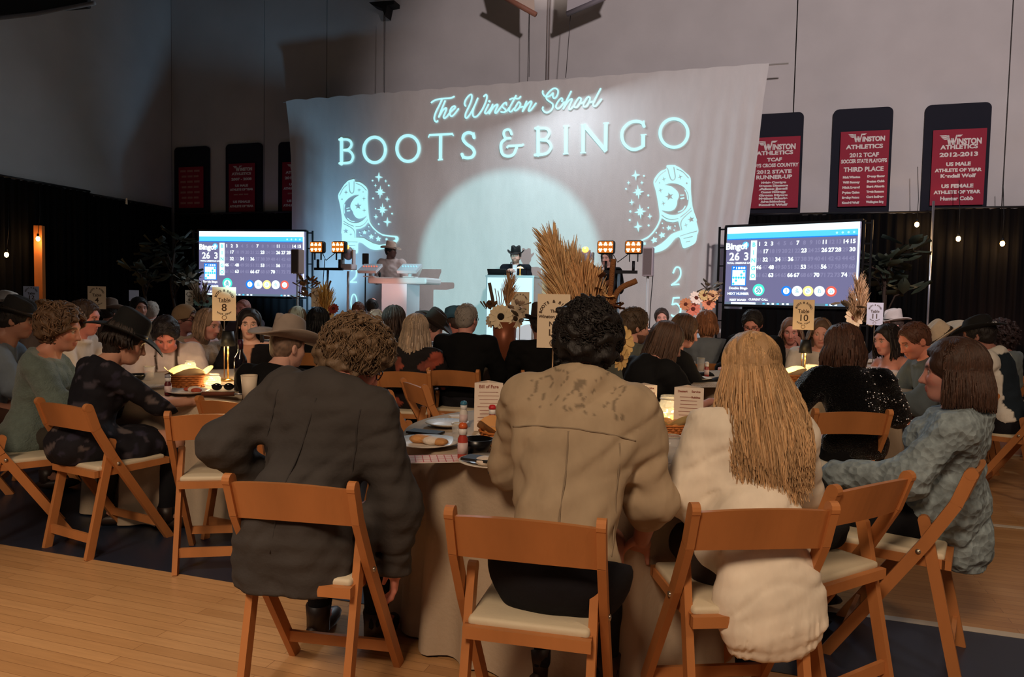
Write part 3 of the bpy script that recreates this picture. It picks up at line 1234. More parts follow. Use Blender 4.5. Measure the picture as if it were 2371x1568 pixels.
def floor_mat():
    m = mat('court_wood', (186, 140, 92), 0.32, coat=0.0)
    nt = m.node_tree
    b = nt.nodes['Principled BSDF']
    tc = nt.nodes.new('ShaderNodeTexCoord')
    br = nt.nodes.new('ShaderNodeTexBrick')
    br.inputs['Scale'].default_value = 1.0
    br.inputs['Brick Width'].default_value = 1.1
    br.inputs['Row Height'].default_value = 0.057
    br.inputs['Mortar Size'].default_value = 0.0012
    br.inputs['Color1'].default_value = lin((196, 150, 102)) + (1,)
    br.inputs['Color2'].default_value = lin((178, 132, 86)) + (1,)
    br.inputs['Mortar'].default_value = lin((138, 98, 62)) + (1,)
    nt.links.new(tc.outputs['Object'], br.inputs['Vector'])
    mp = nt.nodes.new('ShaderNodeMapping')
    mp.inputs['Scale'].default_value = (1.5, 22, 1)
    nt.links.new(tc.outputs['Object'], mp.inputs['Vector'])
    n = nt.nodes.new('ShaderNodeTexNoise')
    n.inputs['Scale'].default_value = 3
    n.inputs['Detail'].default_value = 5
    nt.links.new(mp.outputs['Vector'], n.inputs['Vector'])
    mr = nt.nodes.new('ShaderNodeMapRange')
    mr.inputs['To Min'].default_value = 0.8
    mr.inputs['To Max'].default_value = 1.2
    nt.links.new(n.outputs['Fac'], mr.inputs['Value'])
    mx = nt.nodes.new('ShaderNodeMix')
    mx.data_type = 'RGBA'
    mx.blend_type = 'MULTIPLY'
    mx.inputs[0].default_value = 1
    nt.links.new(br.outputs['Color'], mx.inputs[6])
    nt.links.new(mr.outputs['Result'], mx.inputs[7])
    nt.links.new(mx.outputs[2], b.inputs['Base Color'])
    return m


WROOT = (WO[0], WO[1], 0)
fl = MB().box((1.0, -9.0, -0.05), (26, 20, 0.1)).build('floor', floor_mat(), loc=WROOT, rot=(0, 0, WROT))
tag(fl, 'polished maple gym floor with painted blue and red court areas', 'floor', kind='structure')
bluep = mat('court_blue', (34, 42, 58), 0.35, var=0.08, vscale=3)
whitep = mat('court_line', (206, 196, 182), 0.4)
redp = mat('court_red', (122, 26, 48), 0.4)
Z1 = 0.0015
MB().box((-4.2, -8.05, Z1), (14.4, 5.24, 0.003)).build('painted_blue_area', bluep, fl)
MB().box((7.6, -10.335, Z1), (9.2, 0.67, 0.003)).build('painted_blue_area', bluep, fl)
MB().box((7.6, -10.0, Z1 * 2), (9.2, 0.05, 0.003)).build('painted_line', whitep, fl)
MB().box((7.6, -8.24, Z1 * 2), (9.2, 0.05, 0.003)).build('painted_line', whitep, fl)
MB().box((9.3, -4.4, Z1), (6.0, 2.4, 0.003)).build('painted_red_area', redp, fl)
MB().box((9.3, -5.63, Z1 * 2), (6.0, 0.05, 0.003)).build('painted_line', whitep, fl)

S_CORNER = onwall(398, 480)[0]
# back wall of tilt-up panels with open joints
wb = thing('wall_back', None, None, WROOT, WROT)
tag(wb, 'tall pale gym wall of concrete panels behind the stage', 'wall', kind='structure')
wm = wall_mat('wall_paint', (196, 192, 190))
joints = [S_CORNER] + [onwall(px, 60)[0] for px in (612, 757, 889, 1224, 1845, 2343)] + [12.5]
for a, b in zip(joints[:-1], joints[1:]):
    MB().box(((a + b) / 2, 0.1, 4.5), (b - a - 0.018, 0.2, 9.0)).build('panel', wm, wb)
MB().box((2.0, 0.16, 4.5), (23, 0.1, 9.0)).build('joint_backing', mat('joint_filler', (90, 86, 84), 0.9), wb)
# left wall
cx0 = wp(S_CORNER, 0, 0)
ld = np.array([-0.25, -0.968])
ang = math.atan2(ld[1], ld[0])
wl = MB().box((9, 0.1, 4.5), (18, 0.2, 9.0)).build('wall_left', wm, loc=(cx0[0], cx0[1], 0), rot=(0, 0, ang))
# keep the thickness on the outside of the room
for v in wl.data.vertices:
    v.co.y -= 0.2
tag(wl, 'dim grey side wall on the left above the black drape', 'wall', kind='structure')
wr_ = MB().box((0, 0, 4.5), (0.2, 20, 9.0)).build('wall_right', wm, loc=tuple(wp(12.6, 9.0, 0)), rot=(0, 0, WROT))
tag(wr_, 'pale side wall of the gym out to the right', 'wall', kind='structure')
wk = MB().box((0, 0, 4.5), (26, 0.2, 9.0)).build('wall_rear', wm, loc=tuple(wp(1.0, 18.9, 0)), rot=(0, 0, WROT))
tag(wk, 'plain pale wall behind the photographer', 'wall', kind='structure')
ce = MB().box((1.0, -9.0, 9.05), (26, 20, 0.1)).build('ceiling', mat('ceiling_deck', (70, 70, 72), 0.9), loc=WROOT, rot=(0, 0, WROT))
tag(ce, 'dark gym ceiling deck high above', 'ceiling', kind='structure')

# ------------------------------------------------------------------ black pipe-and-drape
drm = mat('drape_cloth', (8, 7, 8), 0.9, sheen=0.0, bump=0.1, bscale=80, spec=0.12)


def drape(label, p0, p1, top, seed=0, rod=True):
    p0, p1 = np.array(p0, float), np.array(p1, float)
    L = np.linalg.norm(p1 - p0)
    root = thing('black_drape', label, 'drape', (p0[0], p0[1], 0), math.atan2(p1[1] - p0[1], p1[0] - p0[0]), 'black drape panels round the hall')
    n = int(L / 0.022)
    rows = 8
    rng = np.random.RandomState(seed)
    xs = np.linspace(0, L, n)
    ph = np.cumsum(rng.uniform(0.6, 1.5, n)) * 0.022 * 2 * math.pi / 0.16
    V, Q = [], []
    for i in range(rows):
        z = 0.02 + (top - 0.04) * i / (rows - 1)
        amp = 0.045 * (1 - 0.45 * (i / (rows - 1)) ** 3)
        y = amp * np.sin(ph) + 0.014 * np.sin(ph * 2.3 + i * 0.15 + seed)
        V += [(xs[j], y[j], z) for j in range(n)]
    for i in range(rows - 1):
        for j in range(n - 1):
            Q.append([i * n + j, i * n + j + 1, (i + 1) * n + j + 1, (i + 1) * n + j])
    put('drape_cloth', raw_mesh('drape_cloth', V, Q), drm, root)
    if rod:
        mb = MB().tube([(0, 0, top), (L, 0, top)], 0.02, 8)
        mb.build('top_rod', mat('drape_rod', (20, 20, 22), 0.5), root, True)
    return root


zL = onwall(565, 493, 0.3)[1]
zR = onwall(2000, 493, 0.3)[1]
zR2 = onwall(2330, 480, 0.3)[1]
sL = [S_CORNER + 0.35, onwall(560, 500, 0.3)[0], onwall(690, 500, 0.3)[0]]
nm = ['black drape under the leftmost dark banners in the far corner', 'black drape behind the left bingo screen']
for i in range(2):
    a, b = wp(sL[i], 0.3, 0), wp(sL[i + 1], 0.3, 0)
    drape(nm[i], a, b, zL, i)
sR = [onwall(px, 500, 0.3)[0] for px in (1700, 1905, 2160)] + [onwall(2160, 500, 0.3)[0] + 1.6, onwall(2160, 500, 0.3)[0] + 3.2]
nm = ['black drape behind the right bingo screen', 'black drape lit by the bulb left of the silver pole', 'black drape with two glowing bulbs right of the silver pole', 'black drape at the right edge of the hall']
for i in range(4):
    a, b = wp(sR[i], 0.3, 0), wp(sR[i + 1], 0.3, 0)
    drape(nm[i], a, b, zR if i < 2 else zR2, 5 + i)
la = [np.array([cx0[0], cx0[1]]) + ld * k + np.array([0.968, -0.25]) * 0.3 for k in (0.4, 2.6, 4.9, 7.3)]
zside = [float(at(330, 467, la[0][1] - 0.9)[2]), 3.1]
nm = ['black drape on the left side wall nearest the corner', 'black drape on the left side wall behind the wooden post', 'black drape on the left side wall at the picture edge']
for i in range(3):
    drape(nm[i], la[i], la[i + 1], 3.16 + 0.05 * i, 20 + i)
po = thing('drape_pole', 'thin silver upright pole between the drapes on the right', 'pole', wp(onwall(2160, 500, 0.42)[0], 0.42, 0), WROT)
MB().tube([(0, 0, 0.01), (0, 0, zR2 + 0.1)], 0.018, 10).build('pole', mat('steel_pole', (190, 190, 195), 0.3, 0.8), po, True)
MB().lathe([(0, 0), (0.2, 0), (0.2, 0.012), (0, 0.012)], 20).build('base_plate', mat('steel_dark', (40, 40, 44), 0.5, 0.6), po)
tg = MB().poly([(-0.02, -0.05), (0.02, -0.06), (0.015, 0.06), (-0.01, 0.06)], 0.004).build('paper_tag', mat('paper_white', (225, 220, 210), 0.8))
q = at(286, 468, float(la[0][1]) - 2.1)
tg.location = (q[0] + 0.12, q[1] - 0.12, q[2])
tag(tg, 'tiny white tag pinned to the top of the left black drape', 'tag')

# ------------------------------------------------------------------ backdrop cloth with the projected picture as glowing flat meshes
OFFC = 0.62
bd = thing('backdrop_cloth', 'huge white backdrop cloth with projected BOOTS & BINGO picture', 'backdrop', WROOT, WROT)
Ledge = [(662, 235), (668, 290), (673, 360), (676, 440), (676, 530), (676, 660), (676, 800)]
Redge = [(1781, 147), (1768, 230), (1757, 330), (1745, 430), (1733, 515), (1722, 660), (1712, 800)]
nu, nv = 180, 42


def edge(E, t):
    f = t * (len(E) - 1)
    i = min(int(f), len(E) - 2)
    a, b = E[i], E[i + 1]
    f -= i
    return a[0] + (b[0] - a[0]) * f, a[1] + (b[1] - a[1]) * f


V, Q = [], []
for j in range(nv + 1):
    v = j / nv
    l, r = edge(Ledge, v), edge(Redge, v)
    ls, rs = onwall(l[0], l[1], OFFC), onwall(r[0], r[1], OFFC)
    for i in range(nu + 1):
        u = i / nu
        s = ls[0] + (rs[0] - ls[0]) * u
        z = ls[1] + (rs[1] - ls[1]) * u
        if j == 0:
            z += 0.03 * abs(math.sin(u * 60)) * (1 - 0.6 * u)
        fold = max(0, (u - 0.86) / 0.14) * min(1, v * 1.6)
        y = -OFFC + 0.004 * math.sin(u * 75 + 2 * math.sin(v * 5)) + fold * 0.035 * math.sin(u * 240 + v * 3)
        y += 0.004 * math.sin(v * 9)
        V.append((s, y, z))
for j in range(nv):
    for i in range(nu):
        a = j * (nu + 1) + i
        Q.append([a, a + nu + 1, a + nu + 2, a + 1])
put('cloth_sheet', raw_mesh('cloth_sheet', V, Q), mat('backdrop_cloth', (214, 210, 206), 0.9, bump=0.15, bscale=40, stretch=(3, 1, 1), var=0.03, vscale=3), bd)
a, b = onwall(655, 234, OFFC), onwall(1826, 143, OFFC)
MB().tube([(a[0], -OFFC + 0.02, a[1] - 0.02), (b[0], -OFFC + 0.02, b[1] - 0.02)], 0.014, 8).build('top_pipe', mat('pipe_white', (200, 196, 190), 0.4, 0.5), bd, True)
PROJ = mat('projection_glow', (160, 160, 160), 0.9, emit=(170, 240, 246), estr=0.72)  # emission stands in for the projector's light on letters, boots and stars
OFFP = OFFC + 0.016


def W3(px, py, off=OFFP):
    s, z = onwall(px, py, off)
    return (s, -off, z)


def catmull(P, k=6):
    P = [np.array(p, float) for p in P]
    if len(P) < 3:
        return P
    out = []
    Q_ = [2 * P[0] - P[1]] + P + [2 * P[-1] - P[-2]]
    for i in range(1, len(Q_) - 2):
        for j in range(k):
            t = j / k
            a, b, c, d_ = Q_[i - 1], Q_[i], Q_[i + 1], Q_[i + 2]
            out.append(0.5 * ((2 * b) + (-a + c) * t + (2 * a - 5 * b + 4 * c - d_) * t * t + (-a + 3 * b - 3 * c + d_) * t ** 3))
    out.append(P[-1])
    return out


def outline(P, w, smooth=True, caps=True):
    """closed outline polygon of a stroke of width w along P"""
    P = catmull(P) if smooth else [np.array(p, float) for p in P]
    L, R = [], []
    n = len(P)
    for i, p in enumerate(P):
        t = P[min(i + 1, n - 1)] - P[max(i - 1, 0)]
        t = t / (np.linalg.norm(t) + 1e-9)
        nrm = np.array([-t[1], t[0]])
        L.append(p + nrm * w / 2)
        R.append(p - nrm * w / 2)
    t1 = P[-1] - P[-2]
    t1 = t1 / (np.linalg.norm(t1) + 1e-9)
    t0 = P[0] - P[1]
    t0 = t0 / (np.linalg.norm(t0) + 1e-9)
    if caps:
        return L + [P[-1] + t1 * w * 0.42] + R[::-1] + [P[0] + t0 * w * 0.42]
    return L + R[::-1]


def strokes(name, lst, width, ox, oy, sc, parent, off=OFFP, m=None, smooth=True):
    """strokes traced in crop coordinates, laid on the cloth as one thin letter"""
    mb = MB()
    for st in lst:
        w = width
        sm = smooth
        if isinstance(st, tuple) and isinstance(st[0], list):
            if len(st) > 2:
                sm = st[2]
            st, w = st[0], st[1]
        P = catmull(st) if sm and len(st) > 2 else [np.array(p, float) for p in st]
        n = len(P)
        pts = []
        for i, p in enumerate(P):
            t = P[min(i + 1, n - 1)] - P[max(i - 1, 0)]
            t = t / (np.linalg.norm(t) + 1e-9)
            nr = np.array([-t[1], t[0]])
            pts.append((p + nr * w / 2, p - nr * w / 2))
        V = []
        for a, b in pts:
            V += [W3(ox + a[0] / sc, oy + a[1] / sc, off), W3(ox + b[0] / sc, oy + b[1] / sc, off)]
        Fs = [[2 * i, 2 * i + 1, 2 * i + 3, 2 * i + 2] for i in range(n - 1)]
        mb.add(V, Fs)
        if sm:
            for p in (P[0], P[-1]):
                ring = [W3(ox + (p[0] + w / 2 * math.cos(a)) / sc, oy + (p[1] + w / 2 * math.sin(a)) / sc, off) for a in np.linspace(0, 2 * math.pi, 11)[:-1]]
                mb.add(ring, [list(range(10))])
    return mb.build(name, m or PROJ, parent)


def oval(cx, cy, rx, ry, n=40):
    return [(cx + rx * math.cos(a), cy + ry * math.sin(a)) for a in np.linspace(0, 2 * math.pi, n + 1)]


S1, S2 = (990, 195, 11.29), (1200, 195, 11.29)
script = [
    (S1, [[(100, 480), (170, 430), (300, 390), (450, 375), (600, 362), (690, 325)], [(370, 410), (300, 560), (220, 720), (175, 860), (185, 950), (235, 985), (260, 960)]]),
    (S1, [[(455, 440), (400, 570), (340, 720), (290, 860)], [(300, 840), (390, 690), (470, 625), (490, 650), (450, 760), (415, 850), (440, 890), (500, 850), (560, 770)]]),
    (S1, [[(560, 770), (640, 690), (715, 620), (710, 575), (640, 600), (580, 710), (590, 810), (640, 835), (720, 760), (805, 645)]]),
    (S1, [[(990, 570), (965, 510), (1000, 400), (1090, 290), (1150, 280), (1150, 390), (1090, 560), (1000, 750), (985, 860), (1030, 880), (1110, 780), (1220, 580), (1310, 370)],
          [(1215, 590), (1180, 720), (1190, 830), (1240, 860), (1320, 810), (1440, 640), (1530, 430), (1550, 310), (1520, 275), (1470, 320)]]),
    (S1, [[(1590, 530), (1530, 650), (1495, 740), (1530, 770), (1590, 720), (1660, 620)], ([(1612, 444), (1618, 452)], 62, True)]),
    (S1, [[(1700, 530), (1650, 660), (1610, 770)], [(1620, 750), (1720, 600), (1810, 530), (1830, 560), (1780, 670), (1760, 740), (1800, 750), (1870, 660)]]),
    (S1, [[(1870, 660), (1980, 520), (2050, 480), (2058, 540)], [(1950, 560), (1970, 610), (2040, 670), (2010, 730), (1920, 725)], [(2030, 720), (2080, 690), (2130, 620)]]),
    (S1, [[(2310, 300), (2230, 450), (2150, 600), (2130, 690), (2180, 720), (2260, 630)], [(2150, 400), (2230, 370), (2371, 378), (2430, 325)]]),
    (S2, [[(20, 470), (55, 510), (30, 600), (-30, 670), (-85, 690), (-95, 640), (-50, 550), (0, 475), (30, 475)], [(30, 600), (70, 600), (115, 585)]]),
    (S2, [[(215, 450), (160, 580), (110, 710)], [(125, 690), (230, 530), (320, 450), (345, 480), (300, 590), (265, 680), (290, 700), (350, 650), (460, 500)]]),
    (S2, [[(640, 180), (640, 240), (690, 310), (770, 330), (860, 280), (910, 230), (900, 310), (930, 370), (980, 350), (1030, 260), (1035, 160), (970, 110), (890, 130), (790, 220), (730, 320), (750, 400), (840, 470), (900, 520), (900, 610), (850, 690), (760, 740), (680, 720), (635, 650), (645, 600)]]),
    (S2, [[(1140, 450), (1155, 400), (1130, 365), (1070, 410), (1000, 520), (985, 600), (1030, 640), (1100, 600), (1200, 470)]]),
    (S2, [[(1380, 190), (1320, 310), (1250, 450), (1180, 640)], [(1200, 600), (1300, 450), (1390, 385), (1400, 420), (1350, 540), (1325, 640), (1360, 655), (1430, 590)]]),
    (S2, [[(1590, 350), (1640, 380), (1620, 470), (1560, 570), (1500, 610), (1460, 580), (1490, 490), (1560, 380), (1600, 350)], [(1610, 500), (1650, 495), (1700, 470)]]),
    (S2, [[(1830, 330), (1875, 360), (1850, 460), (1790, 560), (1730, 590), (1700, 560), (1720, 480), (1790, 360), (1840, 330)], [(1850, 480), (1890, 475), (1930, 450)]]),
    (S2, [[(2150, 120), (2070, 270), (1990, 430), (1955, 530), (1990, 580), (2060, 530), (2170, 395)]]),
]
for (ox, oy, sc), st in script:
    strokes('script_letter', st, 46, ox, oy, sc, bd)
B3, B4 = (770, 290, 5.514), (1180, 260, 5.514)
caps = [
    (B3, [([(113, 172), (113, 494)], 42), ([(88, 183), (185, 183), (232, 212), (238, 262), (200, 308), (145, 318)], 32), ([(150, 318), (215, 330), (256, 380), (255, 430), (215, 476), (90, 486)], 33)]),
    (B3, [oval(536, 315, 138, 162)]),
    (B3, [oval(962, 297, 142, 165)]),
    (B3, [([(1234, 126), (1530, 112)], 30, False), ([(1240, 115), (1222, 158)], 16, False), ([(1526, 100), (1543, 138)], 16, False), ([(1378, 120), (1376, 440)], 42, False), ([(1343, 444), (1408, 436)], 18, False)]),
    (B3, [[(1806, 160), (1790, 115), (1735, 95), (1680, 120), (1665, 180), (1710, 240), (1780, 290), (1810, 350), (1780, 405), (1720, 418), (1670, 405), (1652, 370)], ([(1806, 90), (1808, 160)], 14, False), ([(1648, 365), (1660, 430)], 14, False)]),
    (B3, [([(2285, 115), (2265, 66), (2230, 55), (2190, 78), (2187, 130), (2215, 165), (2268, 166)], 32), ([(2215, 168), (2160, 220), (2148, 290), (2172, 370), (2240, 396), (2310, 370), (2350, 285)], 36), ([(2222, 290), (2245, 266), (2420, 258), (2440, 240)], 30, False)]),
    (B4, [([(362, 195), (362, 545)], 44), ([(330, 206), (460, 206), (500, 240), (500, 284), (462, 336), (395, 352)], 34), ([(400, 352), (480, 364), (524, 420), (520, 470), (462, 528), (325, 546)], 36)]),
    (B4, [([(720, 180), (718, 525)], 46, False), ([(684, 178), (758, 170)], 18, False), ([(682, 530), (750, 526)], 18, False)]),
    (B4, [([(940, 165), (938, 515)], 44, False), ([(945, 160), (1232, 500)], 50, False), ([(1230, 145), (1224, 480)], 46, False), ([(902, 518), (974, 514)], 16, False), ([(1193, 140), (1266, 136)], 16, False), ([(910, 162), (975, 156)], 16, False)]),
    (B4, [[(1716, 180), (1690, 134), (1610, 116), (1520, 142), (1447, 220), (1432, 310), (1462, 400), (1532, 463), (1600, 475), (1670, 452), (1705, 425)], ([(1705, 440), (1705, 290)], 46, False), ([(1672, 290), (1746, 283)], 16, False), ([(1712, 105), (1720, 185)], 16, False)]),
    (B4, [oval(2097, 265, 178, 182)]),
]
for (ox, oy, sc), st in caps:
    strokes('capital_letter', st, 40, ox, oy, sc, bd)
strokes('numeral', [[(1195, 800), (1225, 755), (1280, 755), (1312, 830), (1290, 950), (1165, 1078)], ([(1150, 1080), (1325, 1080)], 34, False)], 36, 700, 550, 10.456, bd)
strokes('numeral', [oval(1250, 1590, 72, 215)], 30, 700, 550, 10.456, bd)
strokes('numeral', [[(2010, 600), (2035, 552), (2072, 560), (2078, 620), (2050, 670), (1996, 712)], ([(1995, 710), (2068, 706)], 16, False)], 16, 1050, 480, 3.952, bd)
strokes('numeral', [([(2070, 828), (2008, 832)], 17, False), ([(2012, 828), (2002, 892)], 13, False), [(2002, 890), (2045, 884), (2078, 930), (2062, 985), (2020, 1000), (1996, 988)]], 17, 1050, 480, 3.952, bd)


def star_pts(cx, cy, r, n=4, inner=0.28, rot=0.0, ry=1.25):
    out = []
    for i in range(2 * n):
        a = math.pi * i / n - math.pi / 2 + rot
        rr = r if i % 2 == 0 else r * inner
        if n == 8 and i % 4 == 2:
            rr = r * 0.62
        out.append((cx + rr * math.cos(a) / ry, cy + rr * math.sin(a)))
    return out


def filled(name, polys, fn, parent, m):
    """even-odd filled flat shape from nested outlines"""
    cu = bpy.data.curves.new(name, 'CURVE')
    cu.dimensions = '2D'
    cu.fill_mode = 'BOTH'
    for P in polys:
        sp = cu.splines.new('POLY')
        sp.points.add(len(P) - 1)
        for i, p in enumerate(P):
            s, _, z = fn(p)
            sp.points[i].co = (s, z, 0, 1)
        sp.use_cyclic_u = True
    o = bpy.data.objects.new(name, cu)
    COL.objects.link(o)
    bpy.context.view_layer.update()
    me = bpy.data.meshes.new_from_object(o.evaluated_get(bpy.context.evaluated_depsgraph_get()))
    bpy.data.objects.remove(o)
    me.materials.clear()
    for v in me.vertices:
        v.co = (v.co.x, -OFFP, v.co.y)
    return put(name, me, m, parent)


boot = []
boot.append([tuple(p) for p in catmull([(262, 215), (318, 196), (375, 185), (388, 230), (470, 240), (560, 300), (607, 375), (605, 500), (612, 650), (632, 860), (660, 950), (720, 1030), (800, 1100), (880, 1140), (1000, 1158), (1110, 1170), (1140, 1210), (1125, 1260), (1080, 1300), (1000, 1350), (870, 1395), (740, 1410), (640, 1385), (560, 1330), (500, 1288), (445, 1288), (438, 1380), (430, 1460), (370, 1470), (250, 1440), (195, 1330), (165, 1270), (160, 1130), (150, 1110), (165, 900), (130, 640), (95, 470), (150, 360), (200, 280)], 3)])
boot.append([(405, 1050), (480, 1040), (560, 1000), (615, 930), (640, 965), (700, 1045), (780, 1115), (870, 1165), (980, 1182), (1075, 1192), (1088, 1225), (980, 1290), (900, 1312), (800, 1322), (700, 1296), (620, 1255), (540, 1205), (450, 1195), (405, 1195)])
for c in ((552, 1105, 40), (668, 1180, 50), (790, 1218, 52), (932, 1225, 28)):
    boot.append(star_pts(c[0], c[1], c[2], 5, 0.5, 0, 1.0))
for c in ((625, 1008), (628, 1080), (465, 1105), (490, 1160), (738, 1118)):
    boot.append(star_pts(c[0], c[1], 14, 4, 0.8))
boot.append([tuple(p) for p in catmull([(465, 458), (380, 460), (280, 510), (210, 590), (180, 690), (195, 790), (240, 880), (320, 935), (420, 945), (520, 900), (592, 818), (500, 862), (420, 858), (368, 800), (350, 745), (310, 680), (320, 600), (380, 510)], 3)])
boot.append([tuple(p) for p in outline([(212, 620), (198, 690), (205, 775)], 14)])
boot.append([tuple(p) for p in outline([(260, 860), (310, 905), (375, 915)], 16)])
boot.append([tuple(p) for p in outline([(242, 692), (290, 678)], 14, False)])
boot.append([tuple(p) for p in outline([(250, 735), (296, 730)], 20, False)])
boot.append(star_pts(440, 650, 66, 5, 0.42, 0, 1.0))
for c in ((232, 412, 48), (458, 372, 44), (540, 520, 46), (545, 725, 46)):
    boot.append(star_pts(c[0], c[1], c[2], 4, 0.28))
for c in ((163, 533, 22), (528, 407, 18)):
    boot.append(star_pts(c[0], c[1], c[2], 4, 0.5))
boot.append(star_pts(228, 1080, 52, 5, 0.45, 0, 1.0))
boot.append(star_pts(315, 1140, 38, 4, 0.32))
for st, w in (([(284, 240), (298, 390), (332, 428), (366, 392), (372, 225)], 16), ([(190, 912), (270, 960), (365, 1000)], 14), ([(398, 1008), (480, 1000), (560, 950), (606, 885)], 14),
              ([(192, 955), (300, 1010), (362, 1060), (384, 1120), (388, 1195)], 15), ([(122, 466), (180, 350), (252, 280)], 13), ([(402, 257), (500, 300), (582, 380)], 13),
              ([(185, 1275), (320, 1272), (430, 1274)], 12), ([(265, 1335), (390, 1326)], 14), ([(315, 1390), (370, 1388)], 14)):
    boot.append([tuple(p) for p in outline(st, w, len(st) > 2)])
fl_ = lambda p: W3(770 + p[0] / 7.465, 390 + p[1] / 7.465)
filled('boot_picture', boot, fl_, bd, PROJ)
src = np.array([(320, 200, 1), (400, 1465, 1), (95, 470, 1), (607, 375, 1), (740, 1410, 1), (1140, 1210, 1), (632, 880, 1), (165, 900, 1)], float)
dst = np.array([(790, 55), (1060, 1378), (1115, 235), (500, 350), (560, 1465), (170, 1350), (590, 870), (1140, 730)], float)
A_, *_ = np.linalg.lstsq(src, dst, rcond=None)


def fr_(p):
    q = np.array([p[0], p[1], 1.0]) @ A_
    return W3(1440 + q[0] / 6.97, 375 + q[1] / 6.97)


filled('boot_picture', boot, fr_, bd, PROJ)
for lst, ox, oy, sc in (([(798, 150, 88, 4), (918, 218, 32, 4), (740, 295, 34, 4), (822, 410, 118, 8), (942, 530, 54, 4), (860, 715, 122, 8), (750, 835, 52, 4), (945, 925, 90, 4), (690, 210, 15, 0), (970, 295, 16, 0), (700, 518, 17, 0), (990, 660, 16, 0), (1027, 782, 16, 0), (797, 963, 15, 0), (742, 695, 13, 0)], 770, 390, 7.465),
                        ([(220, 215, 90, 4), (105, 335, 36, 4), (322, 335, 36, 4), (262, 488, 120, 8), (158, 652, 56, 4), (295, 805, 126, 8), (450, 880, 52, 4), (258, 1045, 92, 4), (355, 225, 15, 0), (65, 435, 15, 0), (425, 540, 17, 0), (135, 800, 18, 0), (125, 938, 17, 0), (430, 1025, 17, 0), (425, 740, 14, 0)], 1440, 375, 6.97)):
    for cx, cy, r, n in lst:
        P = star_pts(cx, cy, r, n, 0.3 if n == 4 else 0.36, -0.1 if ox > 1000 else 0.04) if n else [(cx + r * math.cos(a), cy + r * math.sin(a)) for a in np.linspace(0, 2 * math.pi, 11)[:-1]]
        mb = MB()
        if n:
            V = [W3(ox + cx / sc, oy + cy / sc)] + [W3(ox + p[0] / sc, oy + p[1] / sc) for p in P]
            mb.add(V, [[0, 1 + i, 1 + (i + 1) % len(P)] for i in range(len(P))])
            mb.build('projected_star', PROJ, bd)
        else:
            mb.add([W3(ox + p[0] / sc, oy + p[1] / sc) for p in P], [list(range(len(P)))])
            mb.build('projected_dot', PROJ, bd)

# ------------------------------------------------------------------ banners on the wall
navy = mat('panel_navy', (20, 22, 36), 0.85, bump=0.1, bscale=60)
redm = mat('banner_red', (150, 30, 54), 0.75, bump=0.08, bscale=8, var=0.05, vscale=3)
bwhite = mat('banner_letters', (226, 216, 212), 0.7)


def rrect(x0, x1, z0, z1, r, n=5):
    P = []
    for cx, cz, a0 in ((x1 - r, z1 - r, 0), (x0 + r, z1 - r, 90)):
        for i in range(n + 1):
            a = math.radians(a0 + 90 * i / n)
            P.append((cx + r * math.cos(a), cz + r * math.sin(a)))
    return P + [(x0, z0), (x1, z0)]


def wing_logo(mb, x, z, h, y):
    """winged W: two swept wings and a W"""
    for q in (-1,):
        for k in range(3):
            mb.add([(x - h * 1.15 + k * h * 0.12, y, z + h * (0.5 - 0.16 * k)), (x - h * 0.3, y, z + h * (0.5 - 0.16 * k)), (x - h * 0.24, y, z + h * (0.38 - 0.16 * k)), (x - h * 0.95 + k * h * 0.14, y, z + h * (0.38 - 0.16 * k))], [[0, 1, 2, 3]])
    for a, b, w in (((-0.42, 0.5), (-0.18, -0.5), 0.12), ((-0.18, -0.5), (0.0, 0.2), 0.07), ((0.0, 0.2), (0.18, -0.5), 0.12), ((0.18, -0.5), (0.42, 0.5), 0.07)):
        mb.add([(x + (a[0] - w) * h, y, z + a[1] * h), (x + (a[0] + w) * h, y, z + a[1] * h), (x + (b[0] + w) * h, y, z + b[1] * h), (x + (b[0] - w) * h, y, z + b[1] * h)], [[0, 1, 2, 3]])
    mb.add([(x + h * 0.42, y, z + h * 0.5), (x + h * 0.95, y, z + h * 0.5), (x + h * 0.72, y, z + h * 0.3), (x + h * 0.36, y, z + h * 0.32)], [[0, 1, 2, 3]])


